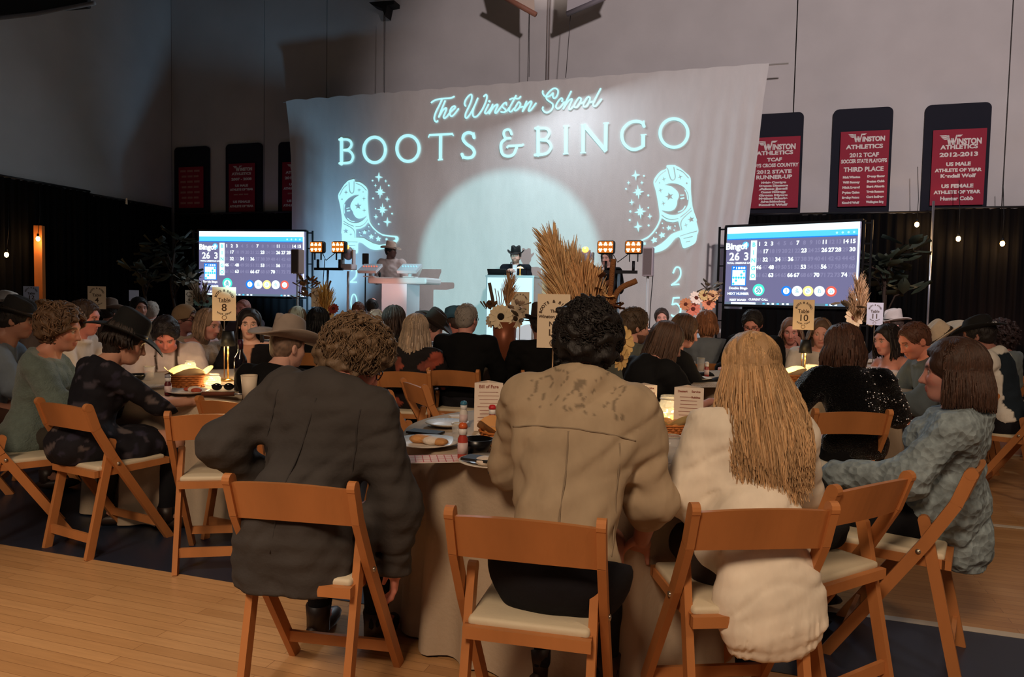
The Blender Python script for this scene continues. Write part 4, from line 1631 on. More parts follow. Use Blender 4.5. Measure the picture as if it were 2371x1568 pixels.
def banner(label, plabel, pan, red, lines, sub=None, panx=None):
    l, t, r, t2 = pan
    a, b = onwall(l, t, 0.05), onwall(r, t2, 0.05)
    zt = (a[1] + b[1]) / 2
    p = thing('banner_panel', plabel, 'wall panel', WROOT, WROT, 'navy panels on the gym wall')
    MB().poly(rrect(a[0], b[0], 2.6, zt, 0.09), 0.04, c=(0, -0.04, 0)).build('panel_board', navy, p)
    rl, rt, rr, rb = red
    a, b = onwall(rl, rt, 0.1), onwall(rr, rb, 0.1)
    x0, x1, z0, z1 = a[0], b[0], b[1], a[1]
    w, h = x1 - x0, z1 - z0
    o = thing('athletics_banner', label, 'banner', WROOT, WROT, 'athletics banners on the gym wall')
    MB().poly([(x0, z0), (x1, z0), (x1, z1), (x0, z1)], 0.012, c=(0, -0.10, 0)).build('banner_cloth', redm, o)
    for i, (txt, zc, hh, fw) in enumerate(lines):
        mb = MB()
        if txt == 'BAR':
            n_ = 3
            for k in range(n_):
                u0 = x0 + w * (0.5 - fw / 2 + fw * k / n_)
                mb.add([(u0, -0.112, z1 - (zc + hh / 2) * h), (u0 + w * fw / n_ * 0.8, -0.112, z1 - (zc + hh / 2) * h), (u0 + w * fw / n_ * 0.8, -0.112, z1 - (zc - hh / 2) * h), (u0, -0.112, z1 - (zc - hh / 2) * h)], [[0, 1, 2, 3]])
            mb.build('blurred_line', mat('banner_faded', (176, 120, 112), 0.8), o)
            continue
        if txt == 'LOGO':
            hh_ = hh * h
            wing_logo(mb, x0 + w * 0.36, z1 - zc * h, hh_ * 1.1, -0.112)
            flat_text(mb, 'INSTON', x0 + w * 0.68, z1 - zc * h - hh_ * 0.22, hh_ * 0.85, -0.112, 0.006, fitw=w * 0.46)
            mb.build('winged_emblem', bwhite, o)
            continue
        xx = x0 + w / 2
        if isinstance(fw, tuple):
            xx = x0 + w * fw[0]
            fw = fw[1]
        flat_text(mb, txt, xx, z1 - zc * h, hh * h * 1.35, -0.112, 0.004, fitw=w * fw)
        mb.build('lettering', bwhite, o)
    return o


year = lambda y, m_, f_: [('LOGO', 0.14, 0.12, 1), ('ATHLETICS', 0.235, 0.055, 0.7), (y, 0.335, 0.055, 0.72), ('US MALE', 0.46, 0.048, 0.46), ('ATHLETE OF YEAR', 0.54, 0.044, 0.88), (m_, 0.615, 0.048, 0.66), ('US FEMALE', 0.75, 0.048, 0.6), ('ATHLETE OF YEAR', 0.83, 0.044, 0.88), (f_, 0.915, 0.05, 0.62)]
banner('red 2012-2013 athlete of the year banner, rightmost on the wall', 'navy wall panel behind the red 2012-2013 banner', (2143, 243, 2297, 237), (2161, 302, 2276, 474), year('2012-2013', 'Kendall Wolf', 'Hunter Cobb'))
names2 = [('Nick Winston', 'Danny Snow'), ('Will Sunney', 'Baxton Cobb'), ('Nick Laurel', 'Burt Alexah'), ('Payton Quinn', 'Travis Romero'), ('Bradley Peters', 'Cort Indiana'), ('Kendall Wolf', 'Wellington Brig')]
l2 = [('LOGO', 0.09, 0.10, 1), ('ATHLETICS', 0.21, 0.055, 0.76), ('2012 TCAF', 0.32, 0.055, 0.6), ('SOCCER STATE PLAYOFFS', 0.40, 0.05, 0.94), ('THIRD PLACE', 0.51, 0.06, 0.82)]
for i, (p_, q_) in enumerate(names2):
    l2 += [(p_, 0.61 + i * 0.068, 0.028, (0.26, 0.36)), (q_, 0.605 + i * 0.068, 0.028, (0.76, 0.36))]
banner('red soccer playoffs third place banner, middle of the right three', 'navy wall panel behind the red third place banner', (1930, 253, 2069, 248), (1947, 306, 2052, 477), l2)
l3 = [('LOGO', 0.12, 0.12, 1), ('ATHLETICS', 0.225, 0.055, 0.74), ('TCAF', 0.32, 0.05, 0.3), ('BOYS CROSS COUNTRY', 0.40, 0.05, 0.96), ('2012 STATE', 0.49, 0.05, 0.7), ('RUNNER-UP', 0.565, 0.055, 0.72)]
for i, p_ in enumerate(('Halvia Corrigan', 'Dawson Dinsmore', 'Alex Joel', 'Conner McGreggs', 'Green Myers', 'Matthew Schurba', 'Adam Schlossberg', 'Kendall Wolf')):
    l3.append((p_, 0.64 + i * 0.045, 0.028, 0.58 if i % 3 else 0.5))
banner('red cross country runner-up banner beside the backdrop cloth', 'navy wall panel partly behind the right edge of the cloth', (1722, 265, 1862, 261), (1738, 320, 1847, 481), l3)
banner('dark red banner with blurred lines, leftmost on the wall', 'black wall panel leftmost, above the corner drape', (404, 341, 484, 339), (414, 388, 471, 481), [('BAR', 0.1 + 0.13 * i, 0.05, 0.84 - 0.1 * (i % 2)) for i in range(7)])
yl = lambda y: [('LOGO', 0.10, 0.10, 1), ('ATHLETICS', 0.21, 0.05, 0.75), (y, 0.32, 0.05, 0.78), ('US MALE', 0.45, 0.045, 0.5), ('ATHLETE OF YEAR', 0.53, 0.042, 0.9), ('BAR', 0.63, 0.03, 0.6), ('US FEMALE', 0.78, 0.045, 0.66), ('ATHLETE OF YEAR', 0.87, 0.042, 0.92)]
banner('dark red banner second from the left on the wall', 'black wall panel second from the left', (523, 334, 607, 331), (530, 380, 590, 492), yl('2007 - 2008'))
banner('dark red banner half hidden by the left edge of the cloth', 'black wall panel half hidden by the left edge of the cloth', (645, 329, 735, 326), (654, 376, 720, 490), yl('2010 - 2011'))

# conduit, wires, small fixtures high on the wall
cdt = thing('wall_conduit', 'thin vertical conduit on the wall above the cloth', 'conduit', WROOT, WROT)
a = onwall(1270, 60, 0.03)[0]
for dx in (-0.022, 0.022):
    MB().tube([(a + dx, -0.02, 5.2), (a + dx, -0.02, 9.0)], 0.012, 8).build('pipe', mat('conduit_paint', (150, 140, 136), 0.6), cdt, True)
for i, (px0, py0, px1, py1, lb) in enumerate(((1226, -40, 1225, 178, 'thin wire holding the cloth below the left pennant'), (1322, 20, 1310, 180, 'thin wire holding the cloth below the right pennant'), (892, 30, 890, 215, 'thin wire below the black wall fixture'))):
    p0, p1 = onwall(px0, py0, OFFC), onwall(px1, py1, OFFC)
    w_ = thing('hanging_wire', lb, 'wire', WROOT, WROT)
    MB().tube([(p0[0], -OFFC, p0[1]), (p1[0], -OFFC, p1[1])], 0.006, 6).build('wire_strand', mat('wire_dark', (60, 56, 56), 0.6), w_, True)
for sgn, pts, rodp, lb in ((1, [(1150, -60), (1235, -60), (1238, 30), (1163, -8)], [(1150, -16), (1241, 34)], 'cream hanging pennant with brown rod, left of the conduit'),
                           (-1, [(1312, 30), (1420, -14), (1440, -60), (1318, -60)], [(1312, 33), (1425, -16)], 'grey hanging pennant with grey rod, right of the conduit')):
    pn = thing('hanging_pennant', lb, 'pennant', WROOT, WROT)
    P = [onwall(x, y, 0.9) for x, y in pts]
    rgb = (214, 194, 176) if sgn > 0 else (190, 184, 186)
    MB().poly(P, 0.01, c=(0, -0.9, 0)).build('pennant_cloth', mat('pennant_%d' % sgn, rgb, 0.85), pn)
    R_ = [onwall(x, y, 0.93) for x, y in rodp]
    MB().tube([(R_[0][0], -0.93, R_[0][1]), (R_[1][0], -0.93, R_[1][1])], 0.045, 10).build('rod', mat('rod_%d' % sgn, (150, 100, 80) if sgn > 0 else (120, 114, 120), 0.6), pn, True)
fx = thing('wall_fixture', 'small black bracket fixture high on the wall left of centre', 'fixture', WROOT, WROT)
P = [onwall(x, y, 0.15) for x, y in ((860, 10), (918, 5), (918, 14), (902, 17), (897, 42), (890, 24), (866, 15))]
MB().poly(P, 0.25, c=(0, -0.13, 0)).build('bracket', mat('fixture_black', (16, 16, 18), 0.7), fx)
hoop = thing('folded_backboard', 'dark folded basketball backboard with pale lower rim, top left', 'backboard', tuple(at(90, 20, 11.2)), math.radians(-14))
MB().box((-0.1, 0, 0.25), (2.0, 0.08, 0.62)).build('board', mat('board_dark', (24, 24, 26), 0.7), hoop, bevel=0.02)
MB().tube([(-1.2, -0.06, -0.12), (0.0, -0.06, -0.10), (1.05, -0.06, -0.02)], 0.03, 8).build('lower_rim', mat('rim_pale', (130, 130, 134), 0.6), hoop, True)
MB().tube([(0.3, 0.1, 0.3), (0.3, 0.6, 2.0)], 0.05, 8).build('hanger', mat('board_dark'), hoop, True)
MB().tube([(-0.5, 0.1, 0.3), (-0.5, 0.6, 2.0)], 0.05, 8).build('hanger', mat('board_dark'), hoop, True)

# ------------------------------------------------------------------ stage platform
STZ = 0.5
st = thing('stage_platform', 'low black stage platform under the speaker and DJ', 'stage', WROOT, WROT)
MB().box((0.1, -1.9, STZ - 0.04), (6.6, 2.3, 0.08)).build('deck', mat('stage_deck', (34, 34, 38), 0.6), st)
MB().box((0.1, -3.0, STZ / 2 - 0.03), (6.6, 0.03, STZ - 0.06)).build('skirt', mat('stage_skirt', (14, 14, 16), 0.9), st)
for x in (-3.1, 0.1, 3.3):
    MB().box((x, -1.9, STZ / 2 - 0.04), (0.06, 2.1, STZ - 0.08)).build('support', mat('stage_skirt'), st)
# ------------------------------------------------------------------ bingo screens
black = mat('black_metal', (14, 14, 16), 0.5, 0.3)


def em(name, rgb=(0, 0, 0), k=1.0):
    return mat('screen_' + name, (8, 8, 8), 0.5, emit=rgb, estr=k)


def bingo_screen(label, P0, P1, z0, h, truss_side):
    P0, P1 = np.array(P0, float), np.array(P1, float)
    w = float(np.linalg.norm(P1 - P0))
    root = thing('bingo_screen', label, 'screen', (P0[0], P0[1], 0), math.atan2(P1[1] - P0[1], P1[0] - P0[0]))
    X = lambda u: u * w
    Z = lambda v: z0 + h * (1 - v)

    def quad(name, u0, u1, v0, v1, m, y=-0.022):
        return MB().add([(X(u0), y, Z(v1)), (X(u1), y, Z(v1)), (X(u1), y, Z(v0)), (X(u0), y, Z(v0))], [[0, 1, 2, 3]]).build(name, m, disp)

    def disc(name, u, v, r, m, y=-0.024):
        P = [(X(u) + r * w * math.cos(a), y, Z(v) + r * w * math.sin(a)) for a in np.linspace(0, 2 * math.pi, 29)[:-1]]
        return MB().add(P, [list(range(28))]).build(name, m, disp)

    def txt(name, items, m, y=-0.026):
        mb = MB()
        for t_, u, v, hh, *rest in items:
            if name != 'uncalled_numbers':
                mb = MB()
            flat_text(mb, t_, X(u), Z(v), hh * h, y, rest[0] if rest else 0.004)
            if name != 'uncalled_numbers':
                mb.build(name.rstrip('s'), m, disp)
        if name == 'uncalled_numbers':
            tag(mb.build(name, m, disp), kind='stuff')
    disp = MB().box((w / 2, 0, z0 + h / 2), (w, 0.04, h)).build('display_panel', em('ground', (108, 106, 142), 0.9), root)
    wh = em('white', (222, 248, 255), 1.25)
    quad('title_bar', 0.004, 0.996, 0.0, 0.082, wh)
    quad('menu_bar', 0.004, 0.985, 0.082, 0.155, em('blue', (80, 196, 240), 1.0))
    quad('menu_edge', 0.004, 0.985, 0.15, 0.165, em('deepblue', (28, 112, 210), 1.0))
    quad('side_strip', 0.985, 0.998, 0.08, 1.0, wh)
    quad('letter_column', 0.2, 0.249, 0.18, 0.685, wh)
    txt('column_letters', [(c, 0.225, 0.235 + 0.1 * i, 0.075) for i, c in enumerate('BINGO')], em('aqua', (120, 220, 220), 0.9))
    bl = em('ball_blue', (28, 120, 220), 1.0)
    disc('logo_ball', 0.158, 0.235, 0.027, em('ball_sky', (90, 190, 250), 1.0))
    disc('logo_ball_face', 0.158, 0.235, 0.015, wh, -0.025)
    txt('logo_lettering', [('Bingo!', 0.085, 0.25, 0.115, 0.006), ('1', 0.158, 0.235, 0.05)], em('letters', (236, 252, 255), 1.2))
    txt('call_counts', [('26', 0.07, 0.385, 0.14, 0.004), ('3', 0.167, 0.385, 0.14, 0.004)], em('letters', (236, 252, 255)))
    txt('small_captions', [('TOTAL CALLS', 0.068, 0.465, 0.03, 0.0015), ('PREVIOUS CALL', 0.152, 0.465, 0.03, 0.0015), ('Double Bingo', 0.11, 0.79, 0.045, 0.002), ('NEXT NUMBER', 0.11, 0.862, 0.042, 0.002), ('RESET BOARD', 0.11, 0.943, 0.035, 0.0015), ('CURRENT CALL', 0.275, 0.935, 0.035, 0.0015)], em('letters'))
    quad('button_frame', 0.048, 0.18, 0.83, 0.895, em('button', (98, 110, 160), 0.9))
    quad('card_head', 0.05, 0.172, 0.50, 0.76, bl)
    quad('card_grid', 0.058, 0.164, 0.555, 0.75, wh, -0.023)
    txt('card_letters', [(c, 0.07 + 0.021 * i, 0.53, 0.032) for i, c in enumerate('BINGO')], wh)
    for cu, cv in ((4, 0), (3, 1), (0, 2), (1, 2), (2, 2), (3, 2), (4, 2), (1, 3), (0, 4)):
        disc('card_mark', 0.0685 + 0.0212 * cu, 0.575 + 0.039 * cv, 0.0095, em('mark', (60, 200, 225), 1.0), -0.0245)
    rows = [0.234, 0.33, 0.434, 0.531, 0.63]
    called = {1, 2, 3, 7, 11, 14, 15, 17, 23, 26, 27, 28, 30, 32, 34, 36, 46, 48, 53, 56, 63, 66, 67, 70, 74}
    on, offn = [], []
    for n in range(1, 76):
        r_, c_ = (n - 1) // 15, (n - 1) % 15
        (on if n in called else offn).append((str(n), 0.27 + 0.0487 * c_, rows[r_] - 0.006, 0.068, 0.003))
    txt('called_numbers', on, em('letters'))
    txt('uncalled_numbers', offn, em('dim', (124, 122, 156), 0.95), -0.0235)
    disc('call_ball', 0.275, 0.81, 0.047, em('ball_green', (70, 225, 200), 1.0))
    disc('call_ball_face', 0.275, 0.815, 0.032, wh, -0.025)
    txt('call_ball_number', [('G', 0.275, 0.785, 0.04), ('50', 0.275, 0.825, 0.065)], em('teal', (90, 180, 190), 0.8), -0.027)
    for u, c1, t1, t2 in ((0.49, (28, 120, 220), 'B', '3'), (0.571, (226, 246, 255), 'N', '36'), (0.6515, (255, 226, 140), 'G', '67'), (0.734, (226, 246, 255), 'N', '32'), (0.8175, (214, 92, 78), 'I', '23')):
        disc('history_ball', u, 0.82, 0.039, em('b%d_%d' % (c1[0], c1[2]), c1, 1.0))
        disc('history_ball_face', u, 0.82, 0.024, wh, -0.025)
        txt('history_ball_number', [(t1, u, 0.80, 0.03, 0.002), (t2, u, 0.828, 0.045, 0.002)], em('grey', (150, 190, 205), 0.9), -0.027)
    quad('task_bar', 0.004, 0.985, 0.968, 1.0, em('taskbar', (96, 112, 130), 0.9))
    quad('search_box', 0.055, 0.255, 0.972, 0.996, wh, -0.024)
    for i, u in enumerate((0.31, 0.345, 0.382, 0.42, 0.46, 0.495, 0.78, 0.81, 0.845, 0.93, 0.96)):
        quad('task_icon', u, u + 0.018, 0.974, 0.994, wh if i % 3 else em('blue'), -0.024)
    for i, u in enumerate((0.84, 0.88, 0.92, 0.958)):
        disc('menu_icon', u, 0.12, 0.008, em('icon', (170, 240, 240), 1.0))
    # frame: black border and ladder truss upright
    fr = MB()
    fr.box((w / 2, 0.0, z0 + h + 0.02), (w + 0.06, 0.06, 0.035))
    fr.box((w / 2, 0.0, z0 - 0.02), (w + 0.06, 0.06, 0.035))
    fr.build('border', black, root)
    for q, sx in ((0, -0.09), (1, w + 0.09)):
        for dx in (-0.05, 0.05):
            MB().box((sx + dx, 0.02, (z0 + h) / 2 + 0.02), (0.028, 0.028, z0 + h - 0.0)).build('truss_tube', black, root)
        for k in range(9):
            MB().box((sx, 0.02, 0.2 + k * (z0 + h - 0.22) / 8), (0.10, 0.02, 0.022)).build('truss_rung', black, root)
        MB().box((sx, 0.02, 0.015), (0.24, 0.6, 0.03)).build('foot', black, root)
    return root


bingo_screen('left bingo number screen on a black truss frame', (-5.95, 14.07), (-3.85, 13.70), 1.30, 1.20, 1)
bingo_screen('right bingo number screen on a black truss frame', (3.36, 11.72), (4.88, 10.48), 1.33, 1.20, 0)
# skirts of black cloth below the screens
for lb, a, b in (('black skirt cloth under the left bingo screen', (-5.95, 14.02), (-3.85, 13.64)), ('black skirt cloth under the right bingo screen', (3.33, 11.68), (4.85, 10.44))):
    a, b = np.array(a), np.array(b)
    sk = thing('screen_skirt', lb, 'skirt', (a[0], a[1], 0), math.atan2(b[1] - a[1], b[0] - a[0]))
    L = float(np.linalg.norm(b - a))
    V, Q = [], []
    for z in (0.02, 1.26):
        V += [(x, 0.02 * math.sin(x * 40) - 0.02, z) for x in np.linspace(0, L, 60)]
    Q = [[i, i + 1, 61 + i, 60 + i] for i in range(59)]
    put('skirt_cloth', raw_mesh('skirt_cloth', V, Q), drm, sk)

# ------------------------------------------------------------------ stage gear
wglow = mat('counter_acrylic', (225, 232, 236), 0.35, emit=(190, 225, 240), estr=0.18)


def wloc(px, off):
    return onwall(px, 640, off)[0]


def zat(px, py, off):
    return onwall(px, py, off)[1]


s0, s1 = wloc(1127, 2.3), wloc(1236, 2.3)
zt = zat(1180, 638, 2.3)
po = thing('speaker_podium', 'glowing white podium the speaker in black hat stands behind', 'podium', wp((s0 + s1) / 2, 2.0, 0), WROT)
w = s1 - s0
for x in (-w / 2 + 0.005, 0.0, w / 2 - 0.005):
    MB().box((x, -0.3, (STZ + zt) / 2), (0.022, 0.022, zt - STZ)).build('frame_post', mat('alu', (205, 212, 216), 0.3, 0.7), po)
for x in (-w / 4, w / 4):
    MB().box((x, -0.295, (STZ + zt) / 2), (w / 2 - 0.03, 0.012, zt - STZ - 0.06)).build('front_panel', wglow, po)
for x in (-1, 1):
    MB().box((x * (w / 2 - 0.006), 0, (STZ + zt) / 2), (0.012, 0.56, zt - STZ - 0.05)).build('side_panel', mat('counter_side', (205, 205, 208), 0.4), po)
MB().box((0, 0, zt - 0.012), (w + 0.03, 0.64, 0.03)).build('top_board', mat('alu'), po)
MB().box((0, 0, STZ + 0.3), (w - 0.05, 0.5, 0.02)).build('inner_shelf', mat('counter_side'), po)
lt = thing('laptop', 'black laptop on the left of the podium top', 'laptop', wp(wloc(1155, 2.0), 2.0, zt + 0.004), WROT)
MB().box((0, 0, 0.008), (0.32, 0.22, 0.016)).build('base', black, lt)
MB().box((0, -0.10, 0.06), (0.32, 0.012, 0.10), rotm('X', 0.5)).build('lid', black, lt)
for px, lb in ((1204, 'small brass lamp on the podium in front of the speaker'),):
    tl = thing('podium_lamp', lb, 'lamp', wp(wloc(px, 2.1), 2.1, zt + 0.004), WROT)
    MB().lathe([(0, 0), (0.05, 0), (0.05, 0.01), (0.008, 0.015), (0.008, 0.16), (0, 0.16)], 14).build('stem', mat('brass', (200, 160, 90), 0.3, 0.9), tl, True)
    MB().lathe([(0.03, 0.14), (0.06, 0.12), (0.0605, 0.121), (0.031, 0.142)], 14).build('shade', mat('lampglow', (255, 235, 190), 0.6, emit=(255, 220, 150), estr=3), tl, True)
bx = thing('amber_side_box', 'tan box beside the podium behind it', 'box', wp(wloc(1282, 1.6), 1.6, STZ), WROT)
zb = zat(1280, 652, 1.6)
MB().box((0, 0, (zb - STZ) / 2), (0.52, 0.4, zb - STZ)).build('case', mat('tan_box', (168, 140, 110), 0.7), bx, bevel=0.01)
MB().box((0.1, 0, zb - STZ + 0.05), (0.10, 0.10, 0.1)).build('cap_block', mat('tan_box'), bx)

# DJ table
s0, s1 = wloc(851, 2.4), wloc(988, 2.4)
za, zb = zat(900, 642, 2.4), zat(900, 657, 2.4)
dj = thing('dj_table', 'white DJ table with thick top and slab leg', 'table', wp((s0 + s1) / 2, 2.1, 0), WROT)
w = s1 - s0
MB().box((0, 0, (za + zb) / 2), (w, 0.62, za - zb)).build('table_slab', mat('white_laminate', (224, 222, 222), 0.4), dj, bevel=0.03)
l0, l1 = wloc(881, 2.4), wloc(939, 2.4)
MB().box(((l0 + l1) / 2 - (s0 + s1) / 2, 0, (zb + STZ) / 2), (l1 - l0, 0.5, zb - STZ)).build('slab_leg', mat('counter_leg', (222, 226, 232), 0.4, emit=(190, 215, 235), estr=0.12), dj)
gl = lamp('dj_table_glow', 'POINT', tuple(wp(wloc(876, 2.75), 2.78, zb - 0.12)), 3.2, (1.0, 0.45, 0.36), size=0.04)
for px0, px1, py, lb, hue in ((838, 880, 622, 'sloping laptop stand at the left of the DJ table', (240, 120, 90)), (928, 972, 622, 'mixer deck on white stand at the right of the DJ table', (150, 220, 235))):
    a, b = wloc(px0, 2.35), wloc(px1, 2.35)
    zz = zat(px0, py, 2.35)
    g = thing('dj_stand', lb, 'stand', wp((a + b) / 2, 2.35, za), WROT)
    MB().box((0, 0, (zz - za) / 2), (0.05, 0.04, zz - za)).build('upright', mat('white_laminate'), g)
    MB().box((0, -0.03, zz - za), (b - a, 0.26, 0.05), rotm('X', 0.5)).build('deck', mat('deck_%d' % px0, (210, 214, 220), 0.4), g)
    for k in range(6):
        MB().lathe([(0, 0), (0.012, 0), (0.012, 0.02), (0, 0.02)], 8, ((k - 2.5) * (b - a) / 7, -0.03, zz - za + 0.03)).build('knob', mat('knob_%d' % px0, (30, 30, 34), 0.4, emit=hue, estr=0.8), g)
    MB().box((0, 0, 0.008), (0.2, 0.16, 0.016)).build('foot', mat('white_laminate'), g)
hp = thing('headphones', 'black headphones lying on the DJ table', 'headphones', wp(wloc(868, 2.3), 2.3, za), WROT)
MB().tube([(0.09 * math.cos(a), 0, 0.05 + 0.09 * math.sin(a)) for a in np.linspace(0, math.pi, 12)], 0.008, 6).build('band', black, hp, True)
for q in (-1, 1):
    MB().ell((q * 0.09, 0, 0.045), (0.02, 0.04, 0.045)).build('ear_pad', black, hp, True)
cs = thing('dark_decor_frame', 'small dark leafy frame behind the DJ table', 'decor', wp(wloc(846, 1.7), 1.7, STZ), WROT)
zz = zat(846, 600, 1.7) - STZ
MB().tube([(0, 0, 0), (0, 0, zz - 0.1)], 0.012, 8).build('stem', black, cs, True)
MB().box((0, 0, zz), (0.12, 0.03, 0.20)).build('frame', mat('decor_dark', (70, 66, 62), 0.8), cs, bevel=0.006)

amber = mat('blinder_plate', (60, 34, 14), 0.4, emit=(210, 110, 30), estr=0.75)
bulbm = mat('blinder_bulb', (255, 230, 180), 0.3, emit=(255, 226, 150), estr=5.5)


def light_stand(label, pxs, ybar, polex, off):
    root = thing('light_stand', label, 'light stand', wp(wloc(polex, off), off, 0), WROT)
    sp = wloc(polex, off)
    zb = zat(polex, ybar, off)
    MB().tube([(0, 0, STZ), (0, 0, zb)], 0.02, 10).build('pole', mat('stand_pole', (120, 140, 155), 0.4, 0.6), root, True)
    for k in range(3):
        a = k * 2.094 + 0.5
        MB().tube([(0, 0, STZ + 0.4), (0.3 * math.cos(a), 0.25 * math.sin(a), STZ + 0.012)], 0.012, 6).build('tripod_leg', black, root, True)
    xs = [wloc(p, off) - sp for p in pxs]
    MB().box(((xs[0] + xs[1]) / 2, 0, zb), (abs(xs[1] - xs[0]) + 0.12, 0.05, 0.045)).build('cross_bar', black, root)
    for x in xs:
        MB().tube([(x, 0, zb), (x, 0, zb + 0.16)], 0.022, 8).build('riser', black, root, True)
        hd = MB().box((x, 0, zb + 0.36), (0.26, 0.12, 0.20)).build('lamp_housing', black, root, bevel=0.035)
        for q in (-1, 1):
            MB().bar((x + q * 0.06, 0, zb + 0.15), (x + q * 0.06, 0, zb + 0.28), 0.012, 0.03).build('yoke_arm', black, root)
        MB().box((x, -0.062, zb + 0.36), (0.225, 0.006, 0.165)).build('reflector_plate', amber, hd)
        for i in range(3):
            for j in range(2):
                cx, cz = x + (i - 1) * 0.074, zb + 0.36 + (0.042 if j else -0.042)
                mb = MB()
                for k in range(3):
                    a = math.radians(90 + 120 * k) + (0 if j else math.pi)
                    mb.ell((cx + 0.015 * math.cos(a), -0.066, cz + 0.015 * math.sin(a)), (0.0145, 0.006, 0.0145), 8, 6)
                mb.build('lamp_cluster', bulbm, hd, True)
    MB().tube([(xs[0] + 0.1, -0.03, zb + 0.27), ((xs[0] + xs[1]) / 2 - 0.02, -0.05, zb + 0.14), (xs[1] - 0.06, -0.03, zb + 0.27)], 0.007, 6).build('cable', black, root, True)
    MB().tube([((xs[0] + xs[1]) / 2 - 0.05, -0.04, zb + 0.16), (-0.06, -0.05, zb - 0.25), (-0.01, -0.04, zb - 0.62)], 0.007, 6).build('cable', black, root, True)


light_stand('twin amber blinder lamps on a T-bar stand, left of DJ', (736, 786), 623, 759, 2.7)
light_stand('twin amber blinder lamps on a T-bar stand, right of speaker', (1402, 1466), 630, 1433, 2.7)


def moving_head(label, px, off, ytop):
    root = thing('moving_head_light', label, 'stage light', wp(wloc(px, off), off, 0), WROT)
    z = zat(px, ytop, off)
    whp = mat('fixture_white', (206, 206, 212), 0.4)
    MB().tube([(0, 0, STZ + 0.01), (0, 0, z - 0.42)], 0.022, 10).build('pole', mat('pole_pale', (190, 196, 200), 0.4), root, True)
    MB().lathe([(0, 0), (0.25, 0), (0.25, 0.012), (0, 0.012)], 18, (0, 0, STZ)).build('base_plate', black, root)
    MB().box((0, 0, z - 0.35), (0.24, 0.2, 0.10)).build('base_box', whp, root, bevel=0.02)
    for q in (-1, 1):
        MB().box((q * 0.105, 0, z - 0.19), (0.03, 0.09, 0.26)).build('yoke_arm', whp, root, bevel=0.01)
    MB().ell((0, 0, z - 0.12), (0.088, 0.10, 0.115), 16, 10).build('lamp_head', mat('fixture_grey', (150, 148, 164), 0.35), root, True)
    MB().lathe([(0.0, 0), (0.05, 0.0), (0.05, 0.02), (0, 0.02)], 14, (0, -0.06, z - 0.03), rotm('X', 0.9)).build('lens', mat('lens_amber', (255, 190, 90), 0.3, emit=(255, 170, 60), estr=3.0), root, True)


moving_head('white moving head light on pole left of the DJ table', 806, 2.5, 570)
moving_head('white moving head light on pole right of the speaker', 1356, 2.5, 575)


def column_speaker(label, px, y0, y1, off, rgb):
    root = thing('column_speaker', label, 'loudspeaker', wp(wloc(px, off), off, 0), WROT)
    za_, zb_ = zat(px, y0, off), zat(px, y1, off)
    MB().tube([(0, 0, 0.02), (0, 0, zb_)], 0.018, 10).build('pole', mat('pole_pale'), root, True)
    MB().box((0, 0, (za_ + zb_) / 2), (0.14, 0.16, za_ - zb_)).build('cabinet', mat('spk_%d' % px, rgb, 0.6), root, bevel=0.012)
    MB().box((0, -0.082, (za_ + zb_) / 2), (0.11, 0.006, za_ - zb_ - 0.04)).build('grille', mat('spkg', (110, 100, 102), 0.8, bump=0.4, bscale=200), root)
    MB().lathe([(0, 0), (0.22, 0), (0.22, 0.015), (0, 0.015)], 18).build('base_plate', mat('pole_pale'), root)
    MB().tube([(0.07, -0.02, zb_), (0.05, -0.03, zb_ - 0.4), (0.03, -0.02, 0.1)], 0.006, 5).build('cable', black, root, True)


column_speaker('slim grey column speaker in front of the left screen', 689, 578, 634, 3.5, (150, 130, 124))
column_speaker('slim pale column speaker right of the amber lamps', 1500, 573, 640, 3.45, (170, 160, 170))

# ------------------------------------------------------------------ round tables
clothm = mat('table_linen', (178, 160, 138), 0.8, bump=0.12, bscale=60, var=0.04, vscale=4)
TABLES = {}


def round_table(key, x, y, lab, R=0.77, folds=26, seed=0):
    t = thing('round_table', 'round banquet table ' + lab, 'table', (x, y, 0), 0, 'round banquet tables')
    MB().lathe([(0, 0.735), (R - 0.01, 0.735), (R - 0.01, 0.757), (0, 0.757)], 36).build('tabletop', mat('plywood', (150, 110, 70), 0.6), t)
    for k in range(4):
        a = k * math.pi / 2 + 0.4
        MB().tube([(0.45 * math.cos(a), 0.45 * math.sin(a), 0.735), (0.5 * math.cos(a), 0.5 * math.sin(a), 0.0)], 0.016, 8).build('leg', black, t, True)
    n = folds * 8
    V, Q = [(0, 0, 0.764)], []
    prof = [(0.5, 0.764, 0), (0.92, 0.764, 0), (1.0, 0.762, 0), (1.008, 0.752, 0), (1.012, 0.70, 0.25), (1.02, 0.5, 0.7), (1.035, 0.25, 1.0), (1.05, 0.012, 1.2)]
    rng = np.random.RandomState(seed)
    ph = np.cumsum(rng.uniform(0.5, 1.5, n))
    ph = ph / ph[-1] * 2 * math.pi * folds
    for r, z, a in prof:
        for k in range(n):
            th = 2 * math.pi * k / n
            rr = R * r + a * 0.022 * math.sin(ph[k]) + a * 0.012 * math.sin(ph[k] * 0.5 + 1)
            V.append((rr * math.cos(th), rr * math.sin(th), z))
    for k in range(n):
        Q.append([0, 1 + k, 1 + (k + 1) % n])
    for i in range(len(prof) - 1):
        for k in range(n):
            Q.append([1 + i * n + k, 1 + (i + 1) * n + k, 1 + (i + 1) * n + (k + 1) % n, 1 + i * n + (k + 1) % n])
    c = put('tablecloth', raw_mesh('tablecloth', V, Q), clothm, loc=(x, y, 0))
    tag(c, 'floor-length beige tablecloth on the table ' + lab, 'tablecloth', 'floor-length tablecloths')
    TABLES[key] = (x, y)
    return t


